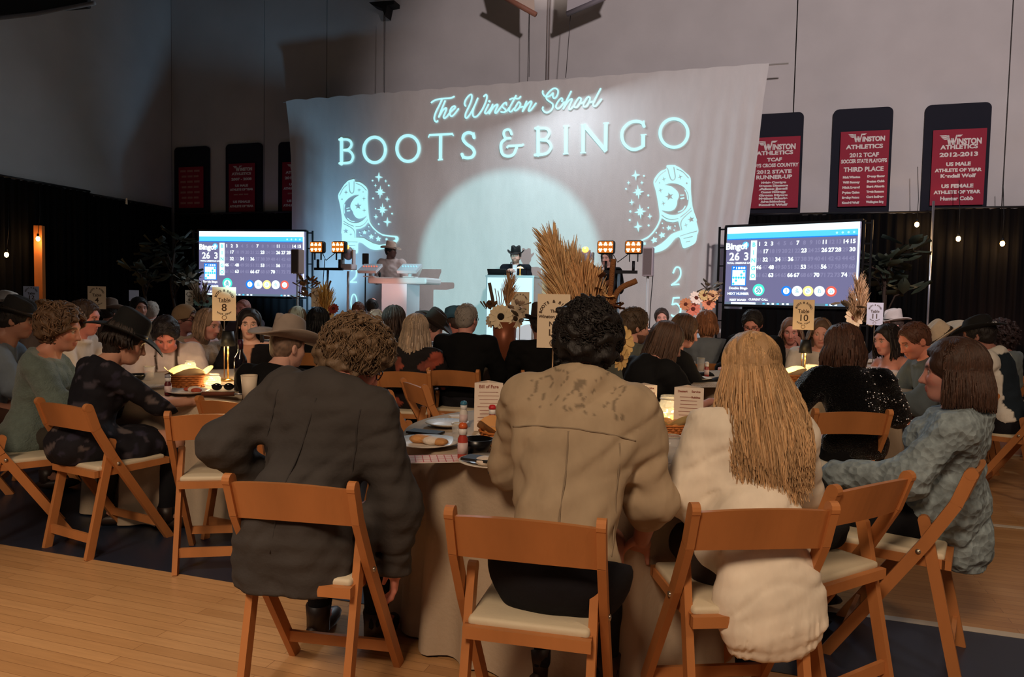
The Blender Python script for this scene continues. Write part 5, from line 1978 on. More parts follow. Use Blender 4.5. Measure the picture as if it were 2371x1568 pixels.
TZ = 0.766
round_table('t0', 0.30, 3.30, 'nearest the camera, with the tall pampas plumes', seed=1)
round_table('t8', -1.95, 5.0, 'under the number eight sign', 0.80, seed=2)
round_table('t10', 2.15, 5.7, 'under the number ten sign', 0.84, seed=3)
round_table('mid', -0.02, 7.3, 'in the middle with the sunflower vase', 0.80, seed=4)
round_table('t11', 3.68, 7.5, 'under the number eleven sign', seed=5)
round_table('t4', -4.2, 7.5, 'under the number four sign', seed=6)
round_table('t12', -6.05, 9.3, 'under the number twelve sign', seed=7)
round_table('t7', -2.45, 9.3, 'below the left bingo screen with yellow grasses', seed=8)
round_table('tr', 2.15, 8.8, 'with the orange flowers left of the right screen', seed=9)
round_table('tf', -4.5, 11.2, 'farthest left with pale grasses by the screen', seed=10)


# ------------------------------------------------------------------ table things
paper = mat('card_paper', (226, 206, 178), 0.75)
ink = mat('card_ink', (70, 50, 36), 0.8)
brass = mat('brass')
MATS.setdefault('brass', brass)


def arc_text(mb, body, cx, cz, r, size, y, span):
    n = len(body)
    for i, ch in enumerate(body):
        if ch == ' ':
            continue
        a = math.radians(90 + span / 2 - span * i / (n - 1))
        co, fs = textarrays(ch, size, 0.0008)
        ca, sa = math.cos(a - math.pi / 2), math.sin(a - math.pi / 2)
        mb.add([(cx + r * math.cos(a) + p[0] * ca - p[1] * sa, y, cz + r * math.sin(a) + p[0] * sa + p[1] * ca) for p in co], fs)


def sprig(mb, x, z, L, y, q=1):
    for k in range(4):
        px, pz = x + q * (0.006 + 0.010 * k), z + 0.0022 * k * k * 0.6
        for u in (1, -1):
            mb.add([(px, y, pz), (px + q * 0.004, y, pz + u * 0.005), (px + q * 0.011, y, pz + u * 0.006 + 0.003), (px + q * 0.007, y, pz + u * 0.001)], [[0, 1, 2, 3]])


def table_sign(label, num, px, ytop, d, w=0.15, h=0.228, turn=0.0, lines=None, blank=False, col=None, top='BOOTS & BINGO'):
    p = at(px, ytop, d)
    zt = p[2]
    yaw = math.atan2(-p[0], p[1]) + math.radians(turn)
    root = thing('table_sign', label, 'table sign', (p[0], p[1], TZ), yaw, 'table number signs on stands')
    zc0, zc1 = zt - h - TZ, zt - TZ
    MB().poly([(-w / 2, zc0), (w / 2, zc0), (w / 2, zc1), (-w / 2, zc1)], 0.003).build('card', col or paper, root)
    MB().tube([(0, 0.004, 0.01), (0, 0.004, zc0 + 0.02)], 0.0035, 6).build('stem', mat('sign_stem', (150, 120, 90), 0.35, 0.8), root, True)
    MB().tube([(0.014 * math.cos(a), -0.003, zc0 + 0.022 + 0.014 * math.sin(a)) for a in np.linspace(0, 2 * math.pi, 16)], 0.002, 5, False).build('clip_ring', mat('sign_stem'), root, True)
    MB().lathe([(0, 0), (0.045, 0), (0.045, 0.008), (0.01, 0.014), (0, 0.014)], 20).build('foot', mat('sign_stem'), root, True)
    if blank:
        return root
    mb = MB()
    y = -0.0022
    if lines is None:
        arc_text(mb, top, 0, zc0 + h * 0.66, w * 0.36, 0.02, y, 150)
        flat_text(mb, 'Table', 0, zc0 + h * 0.615, 0.036, y, 0.0008)
        flat_text(mb, num, 0, zc0 + h * 0.385, 0.07, y, 0.001)
        for q in (-1, 1):
            sprig(mb, 0, zc0 + h * 0.20, 0.07, y, q)
        mb.add([(-w * 0.2, y, zc0 + h * 0.545), (w * 0.2, y, zc0 + h * 0.545), (w * 0.2, y, zc0 + h * 0.555), (-w * 0.2, y, zc0 + h * 0.555)], [[0, 1, 2, 3]])
    else:
        arc_text(mb, top, 0, zc0 + h * 0.62, w * 0.40, 0.018, y, 160)
        for t_, zz, sz in lines:
            flat_text(mb, t_, 0, zc0 + h * zz, sz, y, 0.0006)
    mb.build('print', ink, root)
    return root


table_sign('tan table sign with number eight on brass stand', '8', 519, 665, 5.0)
table_sign('tan table sign with number ten on brass stand', '10', 1862, 694, 5.6)
table_sign('pale table sign with number eleven near the right screen', '11', 2027, 701, 7.5, col=mat('paper_pale', (206, 206, 222), 0.8))
table_sign('pale table sign with number four on the left', '4', 224, 663, 7.4, w=0.16)
table_sign('pale table sign with number twelve at far left', '12', 72, 663, 9.2, w=0.165, col=mat('paper_pale'))
table_sign('pale table sign seven beside the yellow grasses', '7', 733, 668, 9.2, w=0.13, turn=20)
table_sign('small pale sign by the far left grasses', '6', 438, 672, 11.0, w=0.12, turn=24)
table_sign('blank back of a sign left of the far left grasses', '5', 310, 672, 11.6, w=0.14, h=0.17, blank=True, col=mat('paper_pale'))
table_sign('tall tan sign on the nearest table, left of the curly black head', 'L', 1283, 681, 3.22, w=0.142, h=0.235, lines=[('The', 0.68, 0.018), ('Winston School', 0.58, 0.02), ('No', 0.44, 0.03), ('Lo', 0.28, 0.04)])
table_sign('tan sign behind the sunflower vase', '3', 1205, 676, 7.35, w=0.18, h=0.26)


def table_lamp(label, px, ytop, d, k=1.0):
    p = at(px, ytop, d)
    root = thing('table_lamp', label, 'lamp', (p[0], p[1], TZ), 0)
    z = p[2] - TZ
    sh = mat('lamp_shade_black', (22, 22, 22), 0.5)
    MB().lathe([(0.036, z), (0.048, z - 0.10), (0.0465, z - 0.10), (0.0345, z)], 24).build('shade', sh, root, True)
    MB().lathe([(0.0, z - 0.004), (0.034, z - 0.004)], 20).build('shade_top', mat('lamp_top_glow', (255, 240, 200), 0.6, emit=(255, 232, 190), estr=3), root)
    MB().lathe([(0.0, z - 0.085), (0.044, z - 0.085)], 20).build('shade_diffuser', mat('lamp_top_glow'), root)
    MB().lathe([(0, 0.012), (0.006, 0.012), (0.006, z - 0.05), (0, z - 0.05)], 10).build('stem', mat('lamp_brass', (230, 190, 120), 0.25, 0.9), root, True)
    MB().lathe([(0, 0), (0.05, 0), (0.05, 0.01), (0.01, 0.016), (0, 0.016)], 20).build('foot', mat('lamp_brass'), root, True)
    lamp('table_lamp_light', 'POINT', (p[0], p[1], TZ + z - 0.13), 3.6 * k, (1.0, 0.66, 0.32), size=0.035)
    return root


table_lamp('black shade table lamp with brass stem on table eight', 528, 767, 4.95, 0.9)
table_lamp('black shade table lamp with brass stem on table ten', 1866, 787, 5.6, 0.9)


def glass_mat():
    return mat('clear_glass', (240, 240, 240), 0.05, alpha=0.22, spec=0.8)


def jar(label, px, py, h=0.14, r=0.05, lights=14, energy=0.7, z=TZ):
    p = onz(px, py, z)
    root = thing('glass_jar', label, 'jar', (p[0], p[1], z))
    MB().lathe([(0, 0.002), (r * 0.85, 0.002), (r, 0.02), (r, h * 0.72), (r * 0.78, h * 0.86), (r * 0.78, h), (r * 0.74, h), (r * 0.74, h * 0.86), (r * 0.95, h * 0.7), (r * 0.95, 0.02), (0, 0.008)], 24).build('glass', glass_mat(), root, True)
    MB().tube([(r * 0.79 * math.cos(a), r * 0.79 * math.sin(a), h * 0.92) for a in np.linspace(0, 2 * math.pi, 24)], 0.003, 5, False).build('rim', mat('rim_glass', (200, 190, 170), 0.2), root, True)
    rng = random.Random(px)
    for k in range(lights):
        a, rr = rng.uniform(0, 6.28), r * 0.8 * rng.uniform(0.3, 1)
        MB().ell((rr * math.cos(a), rr * math.sin(a), rng.uniform(0.015, h * 0.75)), (0.004, 0.004, 0.004), 6, 5).build('fairy_light', mat('fairy', (255, 230, 150), 0.4, emit=(255, 214, 120), estr=7), root, True)
    pts = [(r * 0.7 * math.cos(k * 1.9), r * 0.7 * math.sin(k * 1.9), 0.015 + k * h * 0.05) for k in range(14)]
    MB().tube(catmull([np.array(q) for q in pts], 3), 0.0008, 4).build('light_wire', mat('lamp_brass'), root)
    if energy:
        lamp('jar_light', 'POINT', (p[0], p[1], z + h * 0.5), energy, (1.0, 0.76, 0.4), size=0.03)
    return root


def lie(name, label, cat, px, py, z=TZ, rot=0.0, group=None):
    p = onz(px, py, z)
    return thing(name, label, cat, (p[0], p[1], z), math.radians(rot), group)


def plate(label, px, py, r=0.115, rgb=(226, 218, 206), food=None):
    root = lie('plate', label, 'plate', px, py, TZ + 0.001)
    MB().lathe([(0, 0.004), (r * 0.6, 0.004), (r, 0.018), (r, 0.021), (r * 0.62, 0.008), (0, 0.008)], 28).build('dish', mat('plate_%d' % rgb[0], rgb, 0.35), root, True)
    if food:
        rng = random.Random(px)
        for k in range(food):
            a, rr = rng.uniform(0, 6.28), r * 0.5 * rng.random()
            s_ = rng.uniform(0.016, 0.034)
            col = rng.choice([(196, 140, 84), (224, 200, 168), (170, 70, 44), (222, 206, 190)])
            MB().ell((rr * math.cos(a), rr * math.sin(a), 0.012 + s_ * 0.4), (s_ * 1.3, s_, s_ * 0.6), 10, 7).build('food_piece', mat('food_%d' % col[1], col, 0.7, bump=0.4, bscale=60), root, True)
    return root


def dauber(label, px, py, body, cap_, h=0.115, z=TZ):
    root = lie('bingo_dauber', label, 'dauber', px, py, z, group='bingo daubers')
    MB().lathe([(0, 0), (0.018, 0), (0.019, 0.006), (0.019, h * 0.55), (0.012, h * 0.66), (0.012, h * 0.7), (0, h * 0.7)], 16).build('bottle', mat('dauber_%d_%d' % body[:2], body, 0.3), root, True)
    MB().lathe([(0.0125, h * 0.66), (0.0155, h * 0.67), (0.0155, h * 0.84), (0, h * 0.84)], 16).build('collar', mat('dauber_white', (226, 222, 220), 0.4), root, True)
    MB().lathe([(0.016, h * 0.83), (0.017, h * 0.9), (0.012, h * 0.98), (0, h)], 16).build('cap', mat('dauber_%d_%d' % cap_[:2], cap_, 0.35), root, True)
    MB().lathe([(0.0195, h * 0.14), (0.0195, h * 0.45)], 16).build('label_band', mat('dauber_label', (214, 190, 190), 0.5), root, True)
    return root


def menu_card(label, px, py, w, h, rot, title=None, rows=9, folds=3, text=None):
    root = lie('menu_card', label, 'menu card', px, py, TZ, rot)
    angs = [-0.5, 0.6] if folds == 3 else [0.2]
    MB().poly([(-w / 2, 0), (w / 2, 0), (w / 2, h), (-w / 2, h)], 0.002).build('front_leaf', mat('menu_paper', (228, 212, 196), 0.75), root)
    for q in ((1,) if folds == 2 else (1, -1)):
        R = rotm('Z', q * 2.0)
        mb = MB().poly([(0, 0), (w, 0), (w, h), (0, h)], 0.002)
        mb.v = [tuple(rotm('Z', math.pi - q * 1.05 if q > 0 else 1.05) @ np.array(v) + np.array([q * w / 2, 0, 0])) for v in mb.v]
        mb.build('back_leaf', mat('menu_paper'), root)
    mb = MB()
    if title:
        flat_text(mb, title, 0, h * 0.92, 0.02, -0.0016, 0.0006)
    rng = random.Random(px)
    for t_, u, v, s_ in (text or []):
        flat_text(mb, t_, u * w, v * h, s_, -0.0016, 0.0006)
    for k in range(rows):
        zz = h * (0.8 - 0.075 * k)
        ww = w * rng.uniform(0.25, 0.42)
        mb.add([(-ww, -0.0016, zz), (ww, -0.0016, zz), (ww, -0.0016, zz + 0.0022), (-ww, -0.0016, zz + 0.0022)], [[0, 1, 2, 3]])
    mb.build('print', mat('menu_ink', (150, 90, 76), 0.8), root)
    return root


def basket(label, px, py, r=0.11, h=0.075, energy=0.0, paperc=(232, 206, 160)):
    root = lie('bread_basket', label, 'basket', px, py)
    wick = mat('wicker', (190, 112, 52), 0.6)
    n = 40
    for k in range(6):
        z = 0.008 + k * h / 6
        rr = r * (0.78 + 0.22 * k / 5)
        MB().tube([(rr * (1 + 0.03 * (1 if (i + k) % 2 else -1)) * math.cos(2 * math.pi * i / n), rr * (1 + 0.03 * (1 if (i + k) % 2 else -1)) * math.sin(2 * math.pi * i / n), z) for i in range(n + 1)], h / 12, 6, False).build('weave', wick, root, True)
    for k in range(20):
        a = 2 * math.pi * k / 20
        MB().tube([(r * 0.78 * math.cos(a), r * 0.78 * math.sin(a), 0.0), (r * math.cos(a), r * math.sin(a), h)], 0.004, 5).build('stake', wick, root, True)
    MB().lathe([(0, 0.004), (r * 0.76, 0.004)], 20).build('bottom', wick, root)
    V, Q = [], []
    n = 28
    for j in range(5):
        t_ = j / 4
        for k in range(n):
            a = 2 * math.pi * k / n
            rr = r * (0.5 + 0.62 * t_) * (1 + 0.05 * math.sin(5 * a))
            V.append((rr * math.cos(a), rr * math.sin(a), h * (0.35 + 0.75 * t_) + 0.04 * t_ * abs(math.sin(2 * a + 0.4))))
    for j in range(4):
        for k in range(n):
            Q.append([j * n + k, j * n + (k + 1) % n, (j + 1) * n + (k + 1) % n, (j + 1) * n + k])
    put('wax_paper', raw_mesh('wax_paper', V, Q), mat('wax_%d' % paperc[0], paperc, 0.6), root)
    for k in range(4):
        a = k * 1.6
        MB().ell((0.04 * math.cos(a), 0.04 * math.sin(a), h * 0.85), (0.045, 0.03, 0.025), 12, 8, rotm('Z', a)).build('bread_roll', mat('bread', (206, 146, 80), 0.7, bump=0.2, bscale=40), root, True)
    if energy:
        lamp('basket_glow', 'POINT', tuple(np.array(root.location) + np.array([0.0, 0.02, h + 0.06])), energy, (1.0, 0.68, 0.3), size=0.03)
    return root


def cup(label, px, py, r=0.036, h=0.11, rgb=(232, 214, 190), glass=False):
    root = lie('tumbler' if glass else 'paper_cup', label, 'glass' if glass else 'cup', px, py)
    MB().lathe([(0, 0.003), (r * 0.75, 0.003), (r, h), (r * 0.95, h), (r * 0.7, 0.008), (0, 0.008)], 22).build('cup_wall', glass_mat() if glass else mat('cup_%d' % rgb[0], rgb, 0.5), root, True)
    MB().tube([(r * 0.98 * math.cos(a), r * 0.98 * math.sin(a), h) for a in np.linspace(0, 2 * math.pi, 22)], 0.0022, 5, False).build('cup_rim', mat('rim_glass') if glass else mat('cup_%d' % rgb[0]), root, True)
    if glass:
        MB().lathe([(0, 0.009), (r * 0.7, 0.009), (r * 0.84, h * 0.55), (0, h * 0.55)], 20).build('drink', mat('water', (220, 200, 180), 0.05, alpha=0.3), root, True)
    return root


def bowl(label, px, py, r=0.062, h=0.055, rgb=(14, 14, 15)):
    root = lie('bowl', label, 'bowl', px, py)
    MB().lathe([(0, 0.002), (r * 0.6, 0.002), (r, h), (r * 0.94, h), (r * 0.55, 0.01), (0, 0.01)], 26).build('bowl_wall', mat('bowl_%d' % rgb[0], rgb, 0.3), root, True)
    MB().lathe([(0, h * 0.6), (r * 0.8, h * 0.62)], 20).build('dip', mat('dip', (50, 34, 24), 0.5), root, True)
    return root


def bottle(label, px, py, h=0.30, r=0.037, rgb=(20, 16, 24), z=TZ):
    root = lie('wine_bottle', label, 'bottle', px, py, z)
    MB().lathe([(0, 0.002), (r, 0.004), (r, h * 0.58), (r * 0.86, h * 0.66), (r * 0.4, h * 0.76), (r * 0.38, h), (0, h)], 22).build('bottle_glass', mat('bottle_%d' % rgb[0], rgb, 0.12, spec=0.7), root, True)
    MB().lathe([(r * 1.01, h * 0.14), (r * 1.01, h * 0.45)], 22).build('paper_label', mat('bottle_label', (70, 56, 60), 0.6), root, True)
    MB().lathe([(r * 0.41, h * 0.82), (r * 0.41, h), (0, h * 1.002)], 16).build('foil', mat('bottle_foil', (60, 20, 40), 0.4), root, True)
    return root


def sheet(name, label, cat, px, py, w, h, rot, rgb=(232, 222, 210), grid=None, z=TZ + 0.001, thick=0.0015, parts=None):
    root = lie(name, label, cat, px, py, z, rot)
    me = MB().box((0, 0, thick / 2), (w, h, thick))
    me.build('sheet', mat('sheet_%d_%d' % rgb[:2], rgb, 0.7), root)
    if grid:
        mb = MB()
        g = mat('grid_%d_%d' % grid[:2], grid, 0.8)
        for i in range(8):
            u = -w * 0.45 + w * 0.9 * i / 7
            mb.box((u, 0, thick + 0.0004), (0.003, h * 0.9, 0.0006))
            v = -h * 0.45 + h * 0.9 * i / 7
            mb.box((0, v, thick + 0.0004), (w * 0.9, 0.003, 0.0006))
        mb.build('printed_grid', g, root)
    return root


# nearest table
menu_card('white folded menu card beside the red dauber', 1130, 998, 0.125, 0.215, 4, 'Bill of Fare', text=None)
menu_card('menu card behind the right shoulder of the tan shirt', 1492, 990, 0.105, 0.20, -6, None, 7, text=[('Dinner Service', 0, 0.93, 0.013), ('Sponsors', 0.2, 0.82, 0.012)])
menu_card('white menu card beside the jar of fairy lights', 1592, 1010, 0.125, 0.215, -10, None, 6, text=[('Dessert', -0.22, 0.92, 0.013), ('Service', 0.24, 0.92, 0.013), ('Rubbies', 0.24, 0.8, 0.012)])
dauber('red-capped dauber standing in front of the menu card', 1139, 1002, (170, 50, 48), (190, 40, 46), 0.125)
dauber('blue-capped white dauber behind the jar', 1073, 985, (222, 214, 206), (60, 120, 150), 0.115)
dauber('orange-capped dauber with red ink beside the black bowl', 1071, 1062, (176, 62, 50), (206, 96, 48), 0.135)
bowl('black dip bowl beside the orange-capped dauber', 1105, 1052, 0.062, 0.06)
plate('white plate with bread and crumbs by the grey jacket', 985, 1032, 0.135, food=9)
plate('white plate with napkin near the tan shirt', 1140, 1078, 0.12, food=3)
plate('small plate at the far left side of the nearest table', 1035, 987, 0.10)
basket('paper-lined bread basket left of the tan shirt', 1168, 1030, 0.10, 0.06, paperc=(206, 150, 92))
basket('paper-lined basket in front of the fairy light jar', 1548, 1010, 0.09, 0.06, paperc=(236, 214, 150))
jar('big glass jar of fairy lights on the nearest table', 1552, 1000, 0.165, 0.062, 22, 0.35)
cup('clear tumbler right of the tan shirt', 1552, 1072, 0.036, 0.10, glass=True)
cup('clear tumbler behind the orange-capped dauber', 1062, 1030, 0.03, 0.085, glass=True)
sheet('bingo_sheet', 'white bingo sheet with red grid near the grey jacket', 'bingo sheet', 1005, 1063, 0.21, 0.13, 10, grid=(200, 90, 90))
sheet('bingo_sheet', 'white bingo sheet tucked behind the tan shirt', 'bingo sheet', 1165, 1005, 0.2, 0.14, -20)
sheet('smartphone', 'black smartphone lying beside the plate of bread', 'phone', 985, 1003, 0.075, 0.15, 70, rgb=(20, 20, 22), thick=0.009)
sheet('smartphone', 'black smartphone lying on the plate napkin', 'phone', 1118, 1066, 0.07, 0.14, 65, rgb=(24, 20, 20), thick=0.009, z=TZ + 0.024)
sheet('napkin', 'white napkin lying across the front plate', 'napkin', 1165, 1068, 0.11, 0.07, 20, rgb=(224, 212, 202), thick=0.01, z=TZ + 0.024)
sheet('napkin', 'crumpled white napkin at the far left of the nearest table', 'napkin', 1058, 972, 0.07, 0.06, 20, rgb=(226, 216, 206), thick=0.02)
sheet('smartphone', 'phone at the front edge of the nearest table', 'phone', 1160, 1093, 0.09, 0.05, 4, rgb=(26, 26, 30), thick=0.008)

# table eight
basket('lit paper-lined bread basket on table eight', 436, 895, 0.125, 0.08, 1.9)
jar('small jar of fairy lights behind the bread basket', 440, 862, 0.085, 0.042, 8, 0.3)
jar('low glass jar on table eight beside the sunglasses', 492, 897, 0.085, 0.05, 4, 0.5)
bottle('dark wine bottle on table eight', 557, 905, 0.31, 0.038)
cup('white paper cup beside the wine bottle', 577, 925, 0.045, 0.135)
dauber('dark red dauber on table eight by the black jacket', 389, 915, (90, 30, 34), (150, 150, 160), 0.12)
bowl('black bowl on table eight before the white shirt', 318, 880, 0.06, 0.04)
plate('white plate with napkin at the front of table eight', 435, 912, 0.12, food=3)
sheet('bingo_sheet', 'lit white bingo sheets on the left of table eight', 'bingo sheet', 362, 895, 0.3, 0.2, 15, grid=(200, 180, 160))
sheet('bingo_sheet', 'lit white bingo sheet standing pages right of table eight lamp', 'bingo sheet', 600, 893, 0.24, 0.2, -12, grid=(190, 170, 150))
sg = lie('sunglasses', 'black sunglasses on table eight in front of the sign', 'sunglasses', 516, 904, TZ, 15)
for q in (-1, 1):
    MB().ell((q * 0.034, 0, 0.022), (0.03, 0.008, 0.022), 14, 8).build('lens', mat('sun_lens', (12, 12, 12), 0.15), sg, True)
    MB().tube([(q * 0.064, 0, 0.03), (q * 0.066, 0.06, 0.028), (q * 0.06, 0.13, 0.012)], 0.003, 5).build('temple', black, sg, True)
MB().tube([(-0.008, 0, 0.028), (0.008, 0, 0.028)], 0.003, 5).build('bridge', black, sg, True)
ck = lie('cutlery_roll', 'cutlery rolled in dark napkin at the front of table eight', 'cutlery', 505, 917, TZ, 5)
MB().tube([(-0.09, 0, 0.012), (0.09, 0, 0.012)], 0.012, 8).build('napkin_roll', mat('roll_brown', (110, 60, 40), 0.8), ck, True)
MB().tube([(0.06, 0, 0.012), (0.16, 0.0, 0.012)], 0.006, 6).build('handle', mat('steel_pole'), ck, True)
cup('clear tumbler beside the black bowl on table eight', 346, 880, 0.034, 0.09, glass=True)

# table ten
basket('brightly lit paper-lined basket on table ten', 1818, 893, 0.13, 0.09, 2.0, (250, 226, 180))
menu_card('small menu card left of the lit basket on table ten', 1788, 898, 0.09, 0.16, 5, None, 5)
menu_card('small menu card under the table ten lamp', 1878, 880, 0.10, 0.12, -5, None, 3)
plate('white plate on the left of table ten', 1610, 880, 0.12, food=4)
cup('clear tumbler with pink drink left on table ten', 1598, 866, 0.04, 0.10, glass=True)
cup('clear goblet beside the pink drink on table ten', 1622, 862, 0.034, 0.12, glass=True)
sheet('bingo_sheet', 'white bingo sheets left on table ten', 'bingo sheet', 1640, 893, 0.26, 0.2, 12, grid=(150, 130, 120))
dauber('red dauber standing left on table ten', 1636, 872, (150, 60, 60), (224, 214, 210), 0.12)
jar('silver jar at the front edge of table ten', 1902, 925, 0.10, 0.05, 6, 0.25)

# middle table
cup('white cup right of the sunflower vase', 1222, 835, 0.05, 0.13, rgb=(214, 206, 214))
bottle('dark bottle right of the sunflower vase', 1186, 836, 0.30, 0.04, (14, 14, 22))
menu_card('white card leaning against the sunflower vase', 1160, 838, 0.13, 0.13, 5, None, 4)
jar('glass jar of fairy lights on the middle table', 1232, 830, 0.12, 0.05, 7, 0.35)
sheet('napkin', 'white napkin on the middle table front edge', 'napkin', 1190, 845, 0.16, 0.12, 12, rgb=(226, 206, 196), thick=0.012)
cd_ = lie('cutlery_roll', 'small pale bread piece on the middle table', 'bread', 1182, 842, TZ, 30)
cd_.name = 'bread_piece'
MB().ell((0, 0, 0.03), (0.05, 0.035, 0.03), 12, 8).build('crust', mat('bread'), cd_, True)


# ------------------------------------------------------------------ flowers and grasses
def plume(parent, base, tip, width, N, rgb, seed, stem=True, r=0.0022, droop=0.25, name='pampas_plume', k0=0.3):
    rng = np.random.RandomState(seed)
    base, tip = np.array(base, float), np.array(tip, float)
    ax = tip - base
    L = np.linalg.norm(ax)
    ax /= L
    x = np.cross(ax, [0.2, 1, 0.1])
    x /= np.linalg.norm(x)
    y = np.cross(ax, x)
    paths = []
    for i in range(N):
        t0 = rng.uniform(k0, 0.97)
        a = rng.uniform(0, 6.28)
        o = x * math.cos(a) + y * math.sin(a)
        l = width * (1.5 - t0 * 0.9) * rng.uniform(0.5, 1.2)
        p0 = base + ax * L * t0
        s = np.linspace(0, 1, 6)[:, None]
        paths.append(p0 + ax * l * 1.5 * s + o * l * (s ** 0.8) * 0.55 + np.array([0, 0, -1.0]) * l * droop * s ** 2)
    sh = rng.uniform(0.55, 1.3, (N, 1))
    v, q, c = strand_mesh(paths, np.full(N, r), np.clip(np.array(lin(rgb))[None] * sh, 0, 1), tip=0.3, n=3)
    o = put(name, raw_mesh(name, v, q, cols=c), mat('dry_grass', attr=True, rough=0.8), parent)
    if stem:
        MB().tube([base, base + ax * L * 0.95], 0.003, 5).build('stem', mat('dry_stem', (150, 110, 70), 0.8), o, True)
    return o


PETAL = {}


def flower(parent, c, n, R, rgb, disc_rgb, petals=13, name='flower', split=False, tilt=0.35):
    n = np.array(n, float)
    n /= np.linalg.norm(n)
    x = np.cross(n, [0.1, 0.3, 1])
    x /= np.linalg.norm(x)
    y = np.cross(n, x)
    c = np.array(c, float)
    pm = mat('petal_%d_%d' % rgb[:2], rgb, 0.7, var=0.1, vscale=30)
    core = MB().ell(c + n * R * 0.08, (R * 0.30, R * 0.30, R * 0.14), 14, 8, np.column_stack([x, y, n])).build(name, mat('disc_%d_%d' % disc_rgb[:2], disc_rgb, 0.9, bump=0.6, bscale=200), parent, True)
    mb = MB()
    for k in range(petals):
        a = 2 * math.pi * k / petals
        d = x * math.cos(a) + y * math.sin(a)
        s = np.cross(n, d)
        if split:
            mb = MB()
        V = []
        for t_, w in ((0.22, 0.10), (0.45, 0.20), (0.75, 0.22), (0.92, 0.14), (1.0, 0.02)):
            p = c + d * R * t_ + n * R * (tilt * t_ * (1 - t_ * 0.7) + (0.04 if k % 2 else 0))
            V += [p - s * R * w, p + n * R * -0.03, p + s * R * w]
        Fs = []
        for i in range(4):
            Fs += [[i * 3, i * 3 + 1, i * 3 + 4, i * 3 + 3], [i * 3 + 1, i * 3 + 2, i * 3 + 5, i * 3 + 4]]
        mb.add(V, Fs)
        if split:
            mb.build('petal', pm, core, True)
    if not split:
        mb.build('petals', pm, core, True)
    return core


def leafy(parent, base, n, size, spread, rgb, seed, up=0.3, name='leaf_spray'):
    rng = random.Random(seed)
    m = mat('leaf_%d_%d' % rgb[:2], rgb, 0.6)
    key = ('leaf', round(size, 3))
    if key not in PETAL:
        mb = MB()
        V = []
        for t_, w in ((0, 0.02), (0.3, 0.22), (0.6, 0.26), (0.85, 0.14), (1, 0.01)):
            V += [(-w * size, t_ * size, 0.12 * size * t_ * t_), (0, t_ * size, -0.04 * size), (w * size, t_ * size, 0.12 * size * t_ * t_)]
        Fs = []
        for i in range(4):
            Fs += [[i * 3, i * 3 + 1, i * 3 + 4, i * 3 + 3], [i * 3 + 1, i * 3 + 2, i * 3 + 5, i * 3 + 4]]
        mb.add(V, Fs)
        PETAL[key] = mb.mesh('leaf', True)
    me = PETAL[key]
    mk = (key, rgb)
    if mk not in PETAL:
        PETAL[mk] = me.copy()
        PETAL[mk].materials.append(m)
    for k in range(n):
        o = bpy.data.objects.new('leaf', PETAL[mk])
        link(o, parent)
        a = rng.uniform(0, 6.28)
        e = rng.uniform(-0.3, 1.2)
        rr = spread * rng.uniform(0.2, 1)
        o.location = [float(base[0] + rr * math.cos(a) * math.cos(e)), float(base[1] + rr * math.sin(a) * math.cos(e)), float(base[2] + spread * up + rr * math.sin(e))]
        o.rotation_euler = (rng.uniform(-0.6, 0.9), rng.uniform(-0.5, 0.5), a - math.pi / 2)


def vase(parent, r, h, rgb, alpha=1.0):
    MB().lathe([(0, 0.003), (r * 0.7, 0.003), (r, h * 0.35), (r * 0.95, h * 0.8), (r * 0.8, h), (r * 0.74, h), (r * 0.88, h * 0.8), (0, h * 0.15)], 22).build('vase', mat('vase_%d_%d' % rgb[:2], rgb, 0.35, alpha=alpha, metal=0.0), parent, True)


# the tall pampas arrangement on the nearest table
pc = at(1372, 830, 3.3)
fa = thing('flower_arrangement', 'tall pampas arrangement on the nearest table', 'flowers', (pc[0], pc[1], TZ), 0, 'dried flower arrangements on the tables')
L3 = lambda px, py, d=3.3: np.array(at(px, py, d)) - np.array([pc[0], pc[1], TZ])
vase(fa, 0.07, 0.22, (206, 180, 150))
b0 = np.array([0, 0, 0.2])
for i, (tx, ty, wdt, N, rgb) in enumerate(((1274, 562, 0.13, 700, (240, 200, 150)), (1318, 606, 0.15, 760, (242, 204, 156)), (1345, 640, 0.14, 620, (238, 190, 138)), (1300, 640, 0.14, 520, (236, 190, 138)), (1372, 650, 0.12, 420, (238, 192, 140)))):
    plume(fa, b0, L3(tx, ty, 3.3 + 0.05 * (i % 2)), wdt, N, rgb, 30 + i, k0=0.42, r=0.003)
for i, (pts, r_) in enumerate((([(1405, 760), (1412, 690), (1420, 600)], 0.012), ([(1412, 740), (1430, 675), (1474, 650)], 0.013), ([(1322, 742), (1345, 728), (1372, 742)], 0.008))):
    P = [b0] + [L3(x, y) for x, y in pts] if i < 2 else [L3(x, y, 3.24) for x, y in pts]
    C_ = catmull([np.array(p) for p in P], 5)
    MB().tube(C_, [r_ * (0.35 if (i < 2 and k < len(C_) * 0.4) else 1.0) for k in range(len(C_))], 8).build('bunny_tail_stem', mat('dry_tail', (150, 98, 58), 0.9, bump=0.8, bscale=240), fa, True)
for i, (px, py) in enumerate(((1386, 640), (1392, 668), (1398, 700), (1384, 705), (1405, 725), (1378, 675))):
    o = L3(px, py)
    leafy(fa, o - np.array([0, 0, 0.02]), 4, 0.07, 0.03, (96, 58, 36), 60 + i)
for i, (px, py) in enumerate(((1392, 690), (1400, 712), (1386, 722), (1396, 742))):
    leafy(fa, L3(px, py), 4, 0.06, 0.03, (206, 160, 104), 80 + i)
flower(fa, L3(1438, 790, 3.25), (0.6, -0.75, 0.2), 0.075, (226, 186, 120), (90, 56, 30), 14, 'cream_flower', True)
flower(fa, L3(1436, 830, 3.22), (0.7, -0.7, -0.1), 0.055, (222, 182, 118), (80, 50, 30), 12, 'cream_flower', True)
